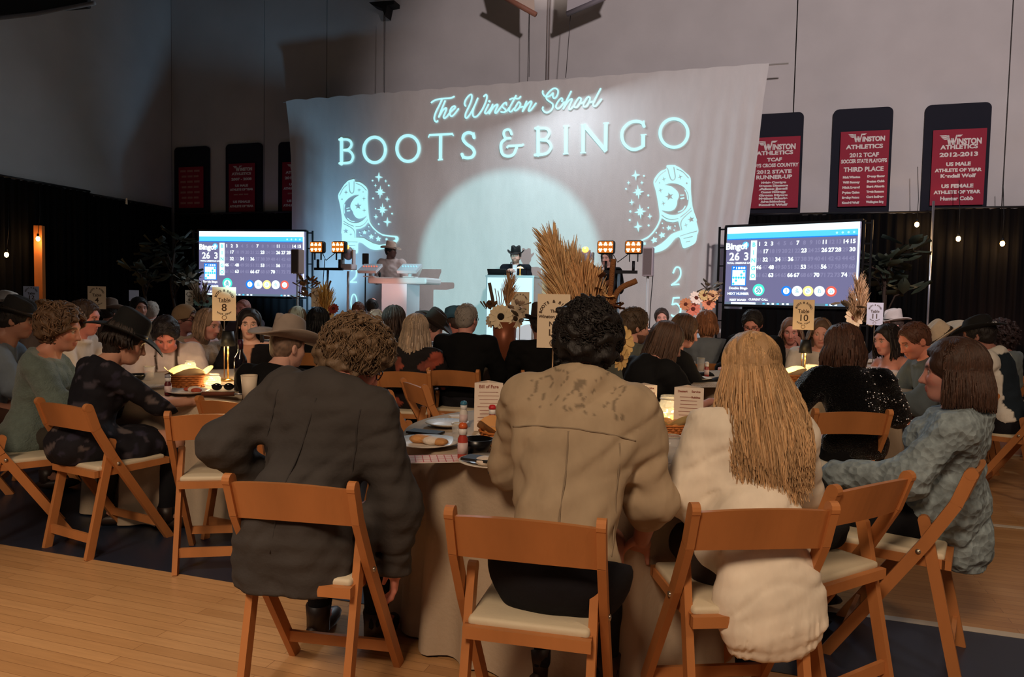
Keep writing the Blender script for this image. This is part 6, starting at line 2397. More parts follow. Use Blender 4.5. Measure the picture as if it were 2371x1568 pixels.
flower(fa, L3(1350, 745, 3.34), (-0.2, -0.9, 0.4), 0.06, (206, 130, 90), (80, 46, 30), 12, 'peach_flower', True)

# sunflower vase on the middle table
p = onz(1167, 842, TZ)
sv = thing('flower_arrangement', 'copper vase with cream sunflower on the middle table', 'flowers', (p[0], p[1], TZ), 0, 'dried flower arrangements on the tables')
d_ = p[1]
L4 = lambda px, py: np.array(at(px, py, d_)) - np.array([p[0], p[1], TZ])
zv = L4(1165, 745)[2]
MB().lathe([(0, 0.003), (0.085, 0.003), (0.10, zv * 0.5), (0.11, zv), (0.10, zv), (0.09, zv * 0.5), (0, 0.02)], 22).build('vase', mat('copper_vase', (150, 84, 56), 0.4, 0.3), sv, True)
flower(sv, L4(1160, 733) + np.array([0, -0.08, 0]), (0, -1, 0.1), 0.11, (236, 216, 180), (30, 20, 14), 16, 'sunflower', True)
flower(sv, L4(1192, 738) + np.array([0, -0.03, 0]), (0.6, -0.8, 0.2), 0.09, (216, 196, 170), (60, 44, 30), 14)
flower(sv, L4(1140, 742) + np.array([0, -0.03, 0]), (-0.6, -0.8, 0.2), 0.07, (210, 190, 160), (60, 44, 30), 12)
plume(sv, L4(1170, 740), L4(1182, 650), 0.12, 220, (214, 166, 118), 51, r=0.003)
MB().tube([L4(1148, 735), L4(1140, 690), L4(1133, 655)], 0.016, 8).build('dark_stalk', mat('dark_stalk', (84, 66, 56), 0.9), sv, True)
for i in range(4):
    MB().tube([L4(1155, 735), L4(1150 + 6 * i, 690), L4(1146 + 7 * i, 668 + 5 * (i % 2))], 0.004, 5).build('twig', mat('twig', (140, 100, 80), 0.8), sv, True)
leafy(sv, L4(1135, 722), 8, 0.09, 0.06, (120, 84, 54), 91)
leafy(sv, L4(1198, 720), 7, 0.09, 0.06, (206, 176, 150), 92)
leafy(sv, L4(1204, 745), 6, 0.10, 0.06, (90, 76, 60), 93)


def arrangement(label, px, py_base, d, items, vr=0.07, vh=0.2, vcol=(190, 190, 196), alpha=1.0, seed=0):
    p = at(px, py_base, d)
    root = thing('flower_arrangement', label, 'flowers', (p[0], p[1], TZ), 0, 'dried flower arrangements on the tables')
    L = lambda x, y: np.array(at(x, y, d)) - np.array([p[0], p[1], TZ])
    vase(root, vr, vh, vcol, alpha)
    for it in items:
        if it[0] == 'f':
            flower(root, L(it[1], it[2]), (it[5] if len(it) > 5 else 0.1, -0.9, 0.3), it[3], it[4], (96, 40, 26), 12)
        elif it[0] == 'p':
            plume(root, np.array([0, 0, vh]), L(it[1], it[2]), it[3], 140, it[4], seed + int(it[1]), r=0.004)
        elif it[0] == 'l':
            leafy(root, L(it[1], it[2]), it[5] if len(it) > 5 else 7, 0.11, it[3], it[4], seed + int(it[2]))
        elif it[0] == 's':
            MB().tube([np.array([0, 0, vh]), L((it[1] + px) / 2, it[2] + 20), L(it[1], it[2])], it[3], 6).build('dry_stalk', mat('stalk_%d' % it[4][0], it[4], 0.9), root, True)
    return root


arrangement('orange and white flowers in glass left of the right screen', 1622, 760, 8.8,
            [('f', 1612, 690, 0.085, (236, 220, 206)), ('f', 1605, 716, 0.09, (214, 120, 96), -0.3), ('f', 1640, 703, 0.09, (220, 140, 104)), ('f', 1588, 705, 0.08, (206, 134, 92), -0.5), ('f', 1650, 685, 0.075, (216, 170, 120)), ('f', 1630, 684, 0.07, (210, 180, 120)),
             ('l', 1645, 672, 0.07, (110, 106, 96), 10), ('l', 1662, 690, 0.06, (196, 160, 140), 8), ('s', 1642, 656, 0.006, (80, 76, 70)), ('s', 1652, 660, 0.006, (80, 76, 70))], 0.09, 0.26, (170, 190, 205), 0.5, 3)
arrangement('yellow grasses and dried flowers below the left screen', 752, 765, 9.25,
            [('p', 748, 672, 0.16, (236, 186, 96)), ('p', 760, 680, 0.14, (226, 176, 96)), ('p', 738, 680, 0.13, (216, 160, 84)), ('l', 708, 672, 0.12, (150, 104, 62), 16), ('l', 712, 695, 0.12, (130, 92, 60), 14), ('l', 716, 655, 0.06, (60, 56, 56), 6), ('f', 772, 715, 0.07, (150, 50, 40)), ('f', 752, 714, 0.07, (236, 200, 120)), ('f', 764, 728, 0.06, (226, 190, 130)), ('s', 766, 650, 0.012, (110, 80, 50)), ('s', 778, 690, 0.006, (210, 220, 200))], 0.085, 0.22, (226, 196, 130), 1.0, 4)
arrangement('pale grasses and white flowers left of the left screen', 468, 740, 11.1,
            [('p', 452, 664, 0.15, (190, 160, 130)), ('p', 474, 662, 0.12, (176, 146, 116)), ('l', 436, 655, 0.12, (170, 170, 160), 12), ('l', 428, 665, 0.10, (150, 150, 140), 9), ('f', 462, 697, 0.09, (176, 226, 220)), ('f', 480, 699, 0.09, (170, 220, 214)), ('s', 487, 660, 0.012, (30, 40, 50)), ('l', 470, 720, 0.1, (60, 66, 66), 8)], 0.09, 0.2, (40, 50, 62), 1.0, 5)
arrangement('pampas and cream flowers beside the number eleven sign', 1985, 790, 7.6,
            [('p', 1988, 652, 0.15, (216, 176, 136)), ('p', 1998, 668, 0.13, (206, 164, 122)), ('p', 1975, 685, 0.10, (190, 150, 110)), ('f', 1976, 737, 0.10, (216, 186, 146)), ('l', 1998, 735, 0.10, (130, 104, 76), 10), ('l', 1968, 715, 0.09, (110, 90, 66), 8), ('l', 2004, 755, 0.1, (140, 116, 84), 8), ('s', 1965, 690, 0.008, (70, 66, 56))], 0.085, 0.22, (150, 130, 110), 1.0, 6)


# ------------------------------------------------------------------ potted trees at the drapes
def tree(label, px, d, ytop, n, leaf, rgb, seed, spreadpx=60):
    p = at(px, 760, d)
    root = thing('potted_tree', label, 'tree', (p[0], p[1], 0), 0)
    zt = at(px, ytop, d)[2]
    rng = random.Random(seed)
    MB().lathe([(0, 0.01), (0.18, 0.01), (0.22, 0.42), (0.20, 0.42), (0.18, 0.36), (0, 0.36)], 22).build('pot', mat('tree_pot', (50, 46, 44), 0.6), root, True)
    P = [np.array([0, 0, 0.36]), np.array([0.05, 0.02, 0.9]), np.array([-0.03, 0, 1.5]), np.array([0.02, 0.03, zt - 0.2])]
    MB().tube(catmull(P, 5), 0.022, 8).build('trunk', mat('tree_bark', (60, 46, 36), 0.9), root, True)
    r0 = spreadpx / F * d
    for k in range(6):
        a = k * 1.1
        z = 1.2 + (zt - 1.4) * k / 6
        tip = np.array([r0 * 0.7 * math.cos(a), r0 * 0.7 * math.sin(a), z + 0.35])
        MB().tube([np.array([0, 0, z]), tip * np.array([0.5, 0.5, 1]) - np.array([0, 0, 0.05]), tip], 0.012, 6).build('branch', mat('tree_bark'), root, True)
        leafy(root, tip - np.array([0, 0, 0.06]), n // 6, leaf, 0.16, rgb, seed * 10 + k)
    leafy(root, np.array([0, 0, zt - 0.25]), n // 5, leaf, 0.14, rgb, seed * 10 + 9)
    return root


tree('dark leafy potted tree left of the left screen', 400, 13.6, 560, 54, 0.26, (50, 56, 46), 3, 50)
tree('dark drooping potted tree right of the right screen', 2048, 10.8, 585, 50, 0.32, (52, 60, 46), 4, 58)
tree('small dark potted plant low on the left drape', 335, 13.2, 640, 24, 0.24, (70, 76, 66), 5, 30)

# ------------------------------------------------------------------ glowing bulbs, wooden post
fw_ = np.array([0, -1.0])


def bulb(label, p, e=6.0):
    root = thing('glowing_bulb', label, 'bulb', p, 0, 'warm bulbs before the drapes')
    MB().ell((0, 0, 0), (0.032, 0.032, 0.042), 14, 10).build('glass_globe', mat('bulb_glow', (255, 220, 150), 0.4, emit=(255, 196, 110), estr=22), root, True)
    MB().lathe([(0.016, 0.036), (0.018, 0.05), (0.018, 0.085), (0, 0.09)], 12).build('socket', black, root, True)
    MB().tube([(0, 0, 0.085), (0.02, 0.03, 0.4), (0, 0.06, 0.9)], 0.005, 5).build('cord', black, root, True)
    lamp('bulb_light', 'POINT', (p[0], p[1] - 0.02, p[2] - 0.07), e, (1.0, 0.58, 0.24), size=0.04)


def before_left_drape(px, py, gap):
    """a point GAP in front of the left side drape along the pixel's ray"""
    o, dirn = np.array([cx0[0], cx0[1]]), ld
    nrm = np.array([0.968, -0.25])
    d = ray(px, py)
    k = (np.dot(o - CAM[:2], nrm) + 0.3 + gap) / np.dot(d[:2], nrm)
    return CAM + d * k


bulb('glowing bulb in front of the wooden post on the left', before_left_drape(88, 553, 0.32), 3.2)
bulb('glowing bulb at the far left picture edge', before_left_drape(15, 590, 0.3), 3.2)
for px, py, lb in ((2123, 520, 'glowing bulb just left of the silver pole'), (2219, 553, 'glowing bulb just right of the silver pole'), (2321, 564, 'glowing bulb at the right side of the drapes')):
    s_, z_ = onwall(px, py, 0.52)
    bulb(lb, wp(s_, 0.52, z_), 5.5)
pp = before_left_drape(92, 620, 0.18)
ps = thing('wooden_post', 'orange lit wooden post against the left drape', 'post', (pp[0], pp[1], 0), 0.2)
MB().box((0, 0, 1.22), (0.13, 0.13, 2.44 + 0.0)).build('timber', mat('post_wood', (206, 120, 56), 0.6, var=0.2, vscale=6, stretch=(1, 1, 0.1)), ps, bevel=0.006)
MB().box((0, 0, 0.03), (0.32, 0.32, 0.06)).build('post_foot', mat('post_wood'), ps)
ps.children[0].scale = (1, 1, float(before_left_drape(92, 556, 0.18)[2]) / 2.44)


def uplight(label, p, target, e, col):
    root = thing('floor_uplight', label, 'uplight', (p[0], p[1], 0), 0)
    MB().box((0, 0, 0.08), (0.2, 0.14, 0.12)).build('housing', black, root, bevel=0.02)
    MB().box((0, 0, 0.012), (0.24, 0.2, 0.024)).build('foot', black, root)
    MB().lathe([(0, 0), (0.05, 0), (0.05, 0.01), (0, 0.01)], 14, (0, 0, 0.142)).build('lens', mat('uplens_%d' % int(col[1] * 100), (255, 160, 120), 0.3, emit=(255, 130, 80), estr=2), root)
    lamp('uplight_beam', 'SPOT', (p[0], p[1], 0.18), e, col, target, size=0.05, angle=50, blend=0.6)


for px, lb in ((2278, 'floor uplight below the bulbs on the right drape'), (2362, 'floor uplight at the right end of the drape')):
    s_ = onwall(px, 640, 0.55)[0]
    uplight(lb, wp(s_, 0.75, 0), tuple(wp(s_, 0.2, 2.0)), 34, (1.0, 0.42, 0.26))
pu = before_left_drape(20, 640, 0.6)
uplight('floor uplight below the far left bulb', pu, tuple(before_left_drape(20, 600, 0.0)), 9, (1.0, 0.5, 0.25))
# ------------------------------------------------------------------ the guests
def floral(bg, cols, wl=0.11, th=0.55):
    def f(C, x, y, z, v):
        P = (v[:, 0], v[:, 1], v[:, 2])
        for i, c in enumerate(cols):
            m = wob(P, wl * (1 + 0.2 * i), 2 + i * 2) > th
            C[m] = C[m] * 0.25 + np.array(lin(c)) * 0.75
        return C
    return f


def suspenders(C, x, y, z, v):
    m = (np.abs(np.abs(x) - 0.07) < 0.012) & (z > 0.02)
    C[m] = np.array(lin((70, 56, 50)))
    return C


def open_front(shirt, w=0.055, tie=None):
    def f(C, x, y, z, v):
        m = (y > 0.03) & (np.abs(x) < w * (0.25 + np.clip(z, 0, 0.5) * 1.7)) & (z > 0.08)
        C[m] = np.array(lin(shirt))
        if tie:
            m = (y > 0.03) & (np.abs(x) < 0.018) & (z > 0.08)
            C[m] = np.array(lin(tie))
        return C
    return f


def vest(C, x, y, z, v):
    m = (np.abs(x) > 0.15) | (z > 0.47)
    C[m] = np.array(lin((226, 222, 214)))
    return C


def yoke(C, x, y, z, v):
    m = (z > 0.455) & (y < 0.03) & (np.abs(x) < 0.15) & (np.abs(wob((v[:, 0], v[:, 1] * 0.5, v[:, 2]), 0.07, 4)) < 0.12)
    C[m] = C[m] * 0.5
    return C


def plaid(C, x, y, z, v):
    C *= (1 + 0.25 * np.sign(np.sin(x * 90)) * np.sign(np.sin(z * 90)))[:, None]
    return C


BLACK = (17, 17, 19)
# --- nearest table
person('person with tousled grey-brown hair in a dark grey jacket, hand on hip', 822, 838, 2.66, face=-12, side=9, lean=12, nf=42, yaw=-48, pitch=30, roll=8, sw=0.172,
       arms=(((0.20, -0.08, -0.17), (-0.12, 0.14, -0.19)), ((0.075, 0.0, -0.30), (-0.02, 0.05, -0.24))), hair=('curls', (118, 94, 70), dict(lift=0.040, N=1700, rad=0.010, length=0.062, r=0.0024, turns=0.7, top=0.006)),
       seams=[[(0.0, -0.05 + 0.05 * k) for k in range(11)], [(-0.165 + 0.012 * (k / 10), 0.2 + 0.025 * k) for k in range(11)], [(0.165 - 0.012 * (k / 10), 0.2 + 0.025 * k) for k in range(11)]], skin=(206, 126, 104), top=(66, 62, 60), kind='suit', bottom=(24, 24, 28), fine=2, glasses=(70, 30, 26), collar=True, fat=1.06,
       extra=[('e', (0.0, -0.07, 0.62), (0.165, 0.09, 0.16)), ('e', (0.0, -0.10, 0.46), (0.165, 0.05, 0.14)), ('e', (0.19, 0.02, 0.45), (0.045, 0.10, 0.17))], cutz=0.395, wrinkle=0.006, chairat=(-0.63, 2.50, -10), chairlabel='under the dark grey jacket')
person('person with curly black hair in a tan embroidered shirt', 1362, 806, 2.44, face=-12, lean=22, nf=18, side=3, hips=1.18, yaw=-4, pitch=14, sw=0.172,
       arms=('table', ((0.06, 0.03, -0.29), (-0.03, 0.16, -0.17))), hair=('curls', (24, 18, 17), dict(lift=0.036, N=1700, rad=0.007, length=0.030, r=0.0024, turns=1.5, low=-0.075, top=0.004)),
       skin=(176, 112, 88), seams=[[(-0.19 + 0.019 * k, 0.405) for k in range(21)], [(0.0, 0.0 + 0.04 * k) for k in range(11)], [(0.155 - 0.01 * (k / 12), 0.06 + 0.03 * k) for k in range(12)]], top=(170, 150, 124), sleeve=0.66, bottom=(30, 30, 36), fine=2, collar=True, hem=-0.045, pattern=yoke, chairat=(0.10, 2.18, -13), chairlabel='under the tan embroidered shirt', fat=1.06, wrinkle=0.006)
person('person with long straight blond hair in a white puff-sleeve blouse', 1735, 862, 2.50, face=6, side=5, lean=9, nf=16, yaw=2, pitch=10, sw=0.142, fem=True,
       arms=('lap', 'table'), hair=('long', (196, 156, 112), dict(length=0.45, width=0.13, spread=0.5, N=1900, r=0.0031, wave=0.013, back=0.125, seed=11, taper=0.9, ragged=0.3, face=125, lift=0.016)),
       skin=(206, 140, 108), top=(238, 226, 208), sleeve=0.42, puff=(0.0, 0.04), bottom=(60, 50, 46), fine=2,
       extra=[('e', (0, -0.09, 0.65), (0.14, 0.09, 0.14)), ('e', (0, -0.17, 0.50), (0.15, 0.06, 0.13)), ('e', (0, -0.19, 0.43), (0.152, 0.05, 0.10)), ('e', (0.01, -0.19, 0.37), (0.12, 0.045, 0.07))], cutz=0.30, ruffle=0.0028, wrinkle=0.003, chairat=(0.70, 2.33, 6), chairlabel='under the white blouse and long blond hair')
person('person with dark brown bob in a blue-grey lace jacket', 2203, 884, 2.92, face=57, lean=-13, nf=24, yaw=2, pitch=2, zscale=0.78, sw=0.18, fem=True,
       arms=(((0.07, 0.14, -0.20), (-0.03, 0.26, -0.02)), 'lap'), hair=('long', (66, 42, 30), dict(length=0.165, width=0.12, spread=0.30, N=1200, r=0.0034, wave=0.006, back=0.0, seed=5, taper=1.0, face=112, lift=0.024)),
       skin=(190, 124, 104), top=(132, 146, 152), kind='lace', bottom=(26, 26, 30), fine=2, hem=-0.10, collar=True, fat=1.08,
       extra=[('e', (0, -0.06, 0.60), (0.165, 0.13, 0.16)), ('e', (0.04, -0.12, 0.42), (0.15, 0.09, 0.14))], cutz=0.33, wrinkle=0.006, chairat=(1.52, 2.88, 57), chairlabel='under the blue-grey lace jacket')
# --- table eight
person('person with wavy brown hair in a grey-green sweater, left side', 143, 764, 4.25, face=-72, lean=10, nf=20, yaw=-14, pitch=10, fem=True, sw=0.16, hair=('curls', (104, 78, 56), dict(lift=0.034, N=420, rad=0.009, length=0.07, r=0.005, turns=0.8, low=-0.115)),
       skin=(190, 122, 92), top=(98, 112, 106), kind='wool', bottom=(60, 56, 50), hem=-0.06, chairat=(-2.66, 4.01, -50), chairlabel='under the grey-green sweater, left picture edge', extra=[('e', (0, -0.02, 0.5), (0.2, 0.16, 0.1))])
person('person in black wide hat and black floral jacket at table eight', 292, 792, 4.10, face=-42, lean=16, nf=26, yaw=-24, pitch=20, fem=True, sw=0.165, arms=('table', 'reach'), hair=('long', (40, 28, 22), dict(length=0.06, width=0.09, N=90)),
       hat=dict(rgb=(12, 12, 13), band=(20, 18, 18), brim=0.195, curl=0.012, crown=0.11, dent=0.02, front_dip=0.05), skin=(196, 136, 106), top=(26, 25, 32), pattern=floral(None, [(76, 70, 80), (50, 48, 66), (104, 94, 94)], 0.075, 1.0), bottom=(22, 22, 26), hem=-0.2,
       extra=[('e', (0, -0.03, 0.53), (0.17, 0.13, 0.11)), ('e', (0.05, 0.2, 0.5), (0.17, 0.2, 0.10))], chairat=(-2.15, 3.95, -28), chairlabel='under the black floral jacket')
person('person in dark hat and blue-grey shirt at the left edge', 42, 742, 5.0, face=-68, lean=14, nf=24, yaw=-5, pitch=12, hair=('cap', (30, 24, 22)), hat=dict(rgb=(20, 18, 18), brim=0.18, curl=0.02, crown=0.09), skin=(150, 96, 72), top=(112, 124, 138), bottom=(70, 48, 40))
person('person with reddish face in a white shirt behind the wavy brown hair', 197, 738, 5.35, face=-88, lean=10, nf=18, pitch=8, hair=('cap', (70, 52, 42)), skin=(206, 120, 100), top=(220, 206, 194), collar=True)
person('dark-haired person in white shirt with suspenders looking down', 383, 776, 5.5, face=-160, lean=14, nf=34, yaw=4, pitch=42, hair=('cap', (34, 26, 30), dict(lift=0.022, lump=0.005, front=0.06)), skin=(214, 122, 104), top=(206, 190, 190), pattern=suspenders, collar=True, fat=1.05)
person('person in maroon shirt and tan cap behind table eight', 430, 740, 7.0, face=-95, lean=8, nf=18, pitch=8, hair=('cap', (90, 70, 60)), cap=(150, 122, 92), skin=(150, 92, 78), top=(104, 30, 38), fine=1, glasses=(30, 26, 26))
person('person in a beige shawl left of the number eight sign', 484, 752, 6.2, face=-110, lean=14, nf=22, pitch=14, fem=True, hair=('long', (150, 122, 100), dict(length=0.16, width=0.1)), skin=(196, 130, 112), top=(160, 138, 118), kind='wool', fine=1)
person('dark-haired woman in dark blazer facing right behind the number eight sign', 577, 752, 6.08, face=-176, lean=4, nf=10, yaw=16, pitch=2, fem=True, sw=0.16, hair=('long', (34, 24, 24), dict(length=0.30, width=0.10, spread=0.2, face=105, N=170, taper=0.9)), skin=(226, 168, 142), top=(28, 26, 30), pattern=open_front((205, 150, 124), 0.05), kind='suit')
person('person in a grey felt cowboy hat and black jacket at table eight', 668, 806, 4.35, face=-24, lean=18, nf=20, yaw=-14, pitch=6, hair=('cap', (120, 96, 80), dict(lift=0.006, lump=0.001)), hat=dict(rgb=(158, 142, 130), band=(130, 116, 106), brim=0.215, curl=0.055, crown=0.125, dent=0.04), skin=(206, 150, 126), top=BLACK, kind='suit', fat=1.05)
# --- left background
person('person in a white cowboy hat at the far left edge', 22, 712, 8.2, face=-50, hat=dict(rgb=(226, 214, 200), brim=0.19, curl=0.04), hair=('cap', (60, 46, 36)), skin=(170, 110, 84), top=(50, 46, 48), fine=0)
person('person with curly blond hair beneath the number twelve sign', 107, 738, 6.6, face=-30, fem=True, hair=('curls', (170, 128, 84), dict(lift=0.04, N=160, length=0.06, r=0.006)), top=(150, 130, 120), fine=0)
person('person in a brown felt hat below the number four sign', 256, 728, 9.2, face=-20, hat=dict(rgb=(120, 98, 84), band=(60, 46, 40), brim=0.18, curl=0.05), hair=('cap', (50, 40, 34)), skin=(180, 120, 96), top=(130, 112, 104), fine=0)
person('person with black hair in front of the blank sign', 322, 715, 8.7, face=-140, yaw=10, hair=('cap', (20, 18, 20), dict(lift=0.02)), skin=(190, 126, 100), top=(206, 196, 186), fine=0)
person('white-haired person left of the tan cap', 350, 722, 9.8, face=20, hair=('cap', (206, 190, 176), dict(lift=0.02)), skin=(206, 150, 130), top=(190, 180, 172), fine=0)
person('person with pink bald head behind the number eight sign', 562, 716, 9.6, face=160, hair=('cap', (170, 110, 100), dict(lift=0.004)), skin=(210, 130, 120), top=(70, 60, 70), fine=0)
person('person in a pale cap and long brown hair below the left screen', 690, 738, 8.4, face=-8, fem=True, hair=('long', (104, 78, 56), dict(length=0.22, width=0.1)), cap=(196, 206, 190), top=(60, 54, 54), fine=0)
person('black-haired person in black left of the yellow grasses', 738, 752, 7.6, face=-4, fem=True, hair=('long', (16, 14, 16), dict(length=0.16, width=0.115, lift=0.03)), top=BLACK, fine=1)
person('balding red-haired person facing us, looking down', 829, 722, 10.3, face=176, lean=10, pitch=28, nf=22, hair=('cap', (120, 70, 46), dict(lift=0.008, front=0.085)), skin=(222, 160, 140), top=(150, 150, 150), fine=1)
person('woman with light brown hair facing us beside the balding one', 870, 748, 8.0, face=-170, lean=8, pitch=18, nf=18, fem=True, hair=('long', (140, 96, 78), dict(length=0.2, width=0.1)), skin=(222, 158, 140), top=(120, 96, 90), fine=1)
person('dark-haired head seen from behind beside the DJ table leg', 862, 712, 11.7, face=0, hair=('cap', (46, 36, 34), dict(lift=0.02)), top=(60, 60, 70), fine=0)
person('dark brown haired person left of the silver-blond one', 914, 742, 6.55, face=-12, fem=True, hair=('long', (56, 40, 34), dict(length=0.2, width=0.1)), top=(30, 28, 30), fine=0)
# --- middle table
person('person with long silver-blond hair and headband in black floral top', 964, 770, 6.0, face=-8, lean=6, fem=True, sw=0.165, band=(60, 50, 44), hair=('long', (176, 154, 134), dict(length=0.28, width=0.12, spread=0.25, N=260, back=0.03, lift=0.022, taper=0.95)), skin=(206, 150, 130), top=(30, 26, 28), pattern=floral(None, [(190, 92, 70), (150, 80, 66)], 0.16, 0.62), hem=-0.1)
person('person in a tilted dark brown cowboy hat and cream shirt', 1002, 768, 7.1, face=-85, lean=14, pitch=24, roll=12, hair=('cap', (60, 46, 40)), hat=dict(rgb=(46, 34, 28), brim=0.185, curl=0.05), skin=(206, 140, 120), top=(206, 190, 176), fine=1)
person('person in a small black hat left of the grey-haired one', 1048, 748, 8.1, face=65, lean=6, hair=('cap', (70, 50, 40)), hat=dict(rgb=(14, 13, 14), brim=0.17, curl=0.05), skin=(186, 104, 84), top=(190, 180, 170), fine=0)
person('grey-haired person with glasses in a black suit, seen from behind', 1082, 740, 6.15, face=-14, lean=6, nf=10, yaw=-12, sw=0.195, hair=('cap', (150, 142, 136), dict(lift=0.010, lump=0.002)), glasses=(30, 26, 26), skin=(200, 130, 112), top=(14, 14, 15), kind='suit', collar=True, fat=1.1, arms=('table', 'table'))
person('person in a dark brown hat and black suit behind the tall tan sign', 1252, 752, 6.2, face=8, lean=8, hair=('cap', (40, 30, 26)), hat=dict(rgb=(52, 38, 32), brim=0.16, curl=0.03), skin=(150, 96, 76), top=(15, 14, 15), kind='suit', sw=0.19)
# --- right tables
person('bearded person in a grey-green shirt in profile, right of the plumes', 1470, 757, 5.2, face=-48, lean=8, nf=16, yaw=-26, pitch=8, hair=('cap', (84, 64, 46), dict(lift=0.016, lump=0.003)), beard=(70, 44, 32), skin=(200, 136, 112), top=(96, 98, 90), collar=True)
person('person with long brown hair in a black dress leaning right', 1545, 796, 4.6, face=-58, lean=20, nf=24, yaw=-14, pitch=24, fem=True, sw=0.16, hair=('long', (84, 60, 46), dict(length=0.30, width=0.11, spread=0.2, N=280, wave=0.012, lean=np.array([-0.05, -0.05, 0]), taper=0.9)), skin=(196, 130, 110), top=BLACK, sleeve=0.3, bottom=BLACK, hem=-0.15)
person('brown-haired person in black in profile at the left of table ten', 1586, 768, 5.75, face=-86, lean=12, pitch=18, fem=True, hair=('long', (92, 66, 48), dict(length=0.10, width=0.1)), skin=(206, 136, 116), top=BLACK)
person('dark-haired head behind the long brown hair', 1532, 738, 9.65, face=170, hair=('cap', (60, 44, 36), dict(lift=0.018)), skin=(200, 136, 114), top=(40, 36, 40), fine=0)
person('small ginger-haired person in a blue-grey shirt below the orange flowers', 1634, 752, 7.3, face=-4, fem=True, hair=('long', (150, 98, 66), dict(length=0.12, width=0.1, lift=0.02)), top=(112, 120, 130), fine=1, sw=0.15)
person('person with glasses and goatee in black blazer and white shirt', 1742, 752, 6.85, face=148, lean=10, nf=22, yaw=4, pitch=26, hair=('cap', (40, 34, 32), dict(lift=0.016, lump=0.003)), beard=(60, 44, 38), glasses=(90, 24, 28), skin=(206, 130, 112), top=BLACK, kind='suit', pattern=open_front((226, 212, 196), 0.085), collar=True)
person('smiling woman with long wavy hair left of the number ten sign', 1832, 768, 7.2, face=150, pitch=12, yaw=6, fem=True, arms=('chin', 'table'), hair=('long', (130, 94, 74), dict(length=0.24, width=0.11, wave=0.02)), skin=(206, 130, 110), top=(206, 190, 180), fine=1)
person('woman in white behind the number ten table lamp', 1900, 772, 6.6, face=160, pitch=10, fem=True, hair=('long', (110, 84, 66), dict(length=0.2, width=0.1)), skin=(206, 140, 120), top=(214, 204, 196), fine=0)
person('person with long brown hair in a black sequin top', 1950, 806, 4.4, face=2, lean=16, nf=16, pitch=14, fem=True, sw=0.18, arms=(((0.16, 0.06, -0.24), (-0.05, 0.24, 0.0)), ((0.16, 0.06, -0.24), (-0.05, 0.24, 0.0))), hair=('long', (80, 52, 40), dict(length=0.17, width=0.115, spread=0.35, N=280, lift=0.022)), skin=(170, 108, 92), top=(18, 18, 21), kind='sequin', sleeve=0.45, puff=0.012, bottom=BLACK, gems=110, hem=-0.12, chairat=(1.85, 4.25, 2), chairlabel='under the black sequin top')
person('dark-haired woman in a white ruffled top facing left', 2052, 796, 6.1, face=95, lean=8, pitch=10, yaw=12, fem=True, hair=('long', (38, 28, 26), dict(length=0.20, width=0.105)), skin=(206, 134, 114), top=(226, 206, 196), sleeve=0.2, puff=0.02, bare=True)
person('short-haired person in a grey-blue shirt looking down left', 2116, 790, 5.15, face=80, lean=12, nf=26, yaw=14, pitch=26, hair=('cap', (96, 60, 44), dict(lift=0.008, lump=0.002)), skin=(206, 120, 90), top=(84, 94, 100), collar=True)
person('person in a tilted cream cowboy hat and dark coat', 2186, 792, 6.3, face=60, lean=14, pitch=36, roll=-14, hair=('cap', (40, 30, 26)), hat=dict(rgb=(226, 204, 178), band=(70, 56, 46), brim=0.19, curl=0.035), skin=(190, 120, 96), top=(26, 26, 30), fine=1)
person('person in black hat with silver beads, black vest and white collar', 2264, 778, 5.5, face=44, lean=16, nf=20, pitch=10, hair=('cap', (30, 22, 22)), hat=dict(rgb=(16, 15, 17), band=(16, 15, 17), brim=0.165, curl=0.03, crown=0.08, beads=(206, 206, 212)), skin=(150, 92, 74), top=(34, 44, 54), pattern=vest, kind='suit', collar=True)
person('person with big curly dark hair at the right edge', 2312, 782, 6.9, face=36, fem=True, hair=('curls', (52, 34, 30), dict(lift=0.05, N=240, length=0.06, r=0.005, low=-0.1)), skin=(180, 116, 96), top=(130, 140, 140), fine=1)
person('person in a pale grey hat behind the number eleven sign', 2066, 752, 8.6, face=95, hair=('cap', (70, 56, 50)), hat=dict(rgb=(190, 180, 176), brim=0.18, curl=0.03), skin=(190, 130, 112), top=(70, 66, 70), fine=0)

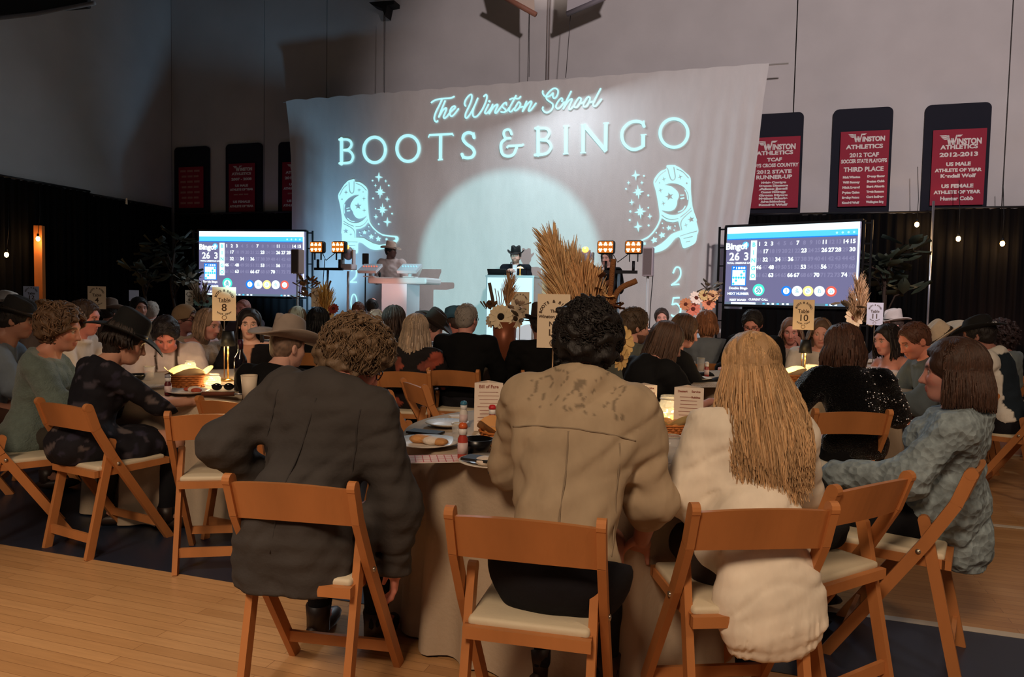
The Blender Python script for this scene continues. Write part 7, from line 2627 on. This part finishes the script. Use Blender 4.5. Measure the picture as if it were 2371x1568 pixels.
# --- on stage
mc = person('speaker in black suit and black cowboy hat talking into a microphone', 1194, 594, 12.55, face=172, lean=2, nf=8, stand=True, base=STZ, arms=('desk', 'mic'), hair=('cap', (50, 36, 30)), hat=dict(rgb=(14, 14, 16), brim=0.185, curl=0.06), beard=(110, 84, 66), skin=(206, 156, 134), top=(22, 22, 30), kind='suit', pattern=open_front((226, 230, 236), 0.04), collar=True, curl=(35, 80), fine=1, chair=False)
person('DJ in white shirt and cream cowboy hat behind the white table', 906, 582, 13.35, face=178, lean=4, nf=10, yaw=64, stand=True, base=STZ, arms=('desk', 'desk'), hair=('cap', (20, 16, 14)), hat=dict(rgb=(196, 172, 156), brim=0.18, curl=0.035), skin=(92, 58, 46), top=(216, 196, 190), collar=True, sleeve=0.42, fine=1, chair=False)
person('person in a black suit standing behind the right amber lamps', 1404, 600, 11.85, face=150, lean=2, nf=8, stand=True, base=STZ, arms=('mic', 'down'), hair=('cap', (60, 44, 34)), skin=(196, 140, 118), top=(18, 18, 20), kind='suit', pattern=open_front((206, 196, 196), 0.035), collar=True, fine=1, chair=False)
root_, pos_, hc_ = mc
mk = thing('microphone', 'black handheld microphone in the hand of the speaker', 'microphone', (pos_[0], pos_[1], 0), math.radians(172))
ph = hc_ + np.array([0.05, 0.15, -0.14])
MB().tube([ph + np.array([0.02, 0.05, -0.2]), ph], 0.013, 10).build('handle', black, mk, True)
MB().ell(ph + np.array([-0.003, -0.008, 0.02]), (0.024, 0.024, 0.026), 12, 8).build('grille_ball', mat('mic_grille', (150, 150, 155), 0.3, 0.8), mk, True)
# ------------------------------------------------------------------ chairs: one under every seated guest, and the empty ones
for x, y, fc, lb, ca in PEOPLE:
    if ca:
        place_chair(ca[0], ca[1], ca[2], 'wooden folding chair ' + lb)
    else:
        a = math.radians(fc)
        w_ = lb.split(' ')
        place_chair(x + 0.0 * math.sin(a), y, fc, 'wooden folding chair of the ' + ' '.join(w_[:11]))
place_chair(1.06, 2.62, 32, 'empty wooden folding chair between blond hair and lace jacket')
place_chair(-1.46, 3.75, 10, 'empty wooden folding chair with pale seat in front of table eight')
place_chair(-0.42, 5.0, -62, 'empty wooden folding chair angled beyond the plates of the nearest table')
place_chair(-0.62, 4.72, -58, 'empty wooden folding chair nearest behind the grey jacket shoulder')
q = at(2312, 870, 6.4)
place_chair(q[0] - 0.2, q[1] + 0.1, 70, 'empty wooden folding chair with white-edged legs behind the dark bob')
q = at(2362, 850, 7.2)
place_chair(q[0] - 0.1, q[1] + 0.1, 62, 'empty wooden folding chair at the right picture edge')
# dark coat lying across the empty chair
ct = thing('folded_coat', 'dark folded coat on the empty chair beside the lace jacket', 'coat', (1.12, 2.70, 0), math.radians(32))
v, q = solid([('e', (0.02, 0.03, 0.53), (0.15, 0.14, 0.085)), ('e', (0.06, 0.10, 0.60), (0.10, 0.09, 0.07))], 0.012, k=0.05, noise=lambda P: wob(P, 0.09, 3) * 0.01)
put('coat_bundle', raw_mesh('coat_bundle', v, q), mat('coat_dark', (24, 25, 30), 0.9, bump=0.3, bscale=40), ct)
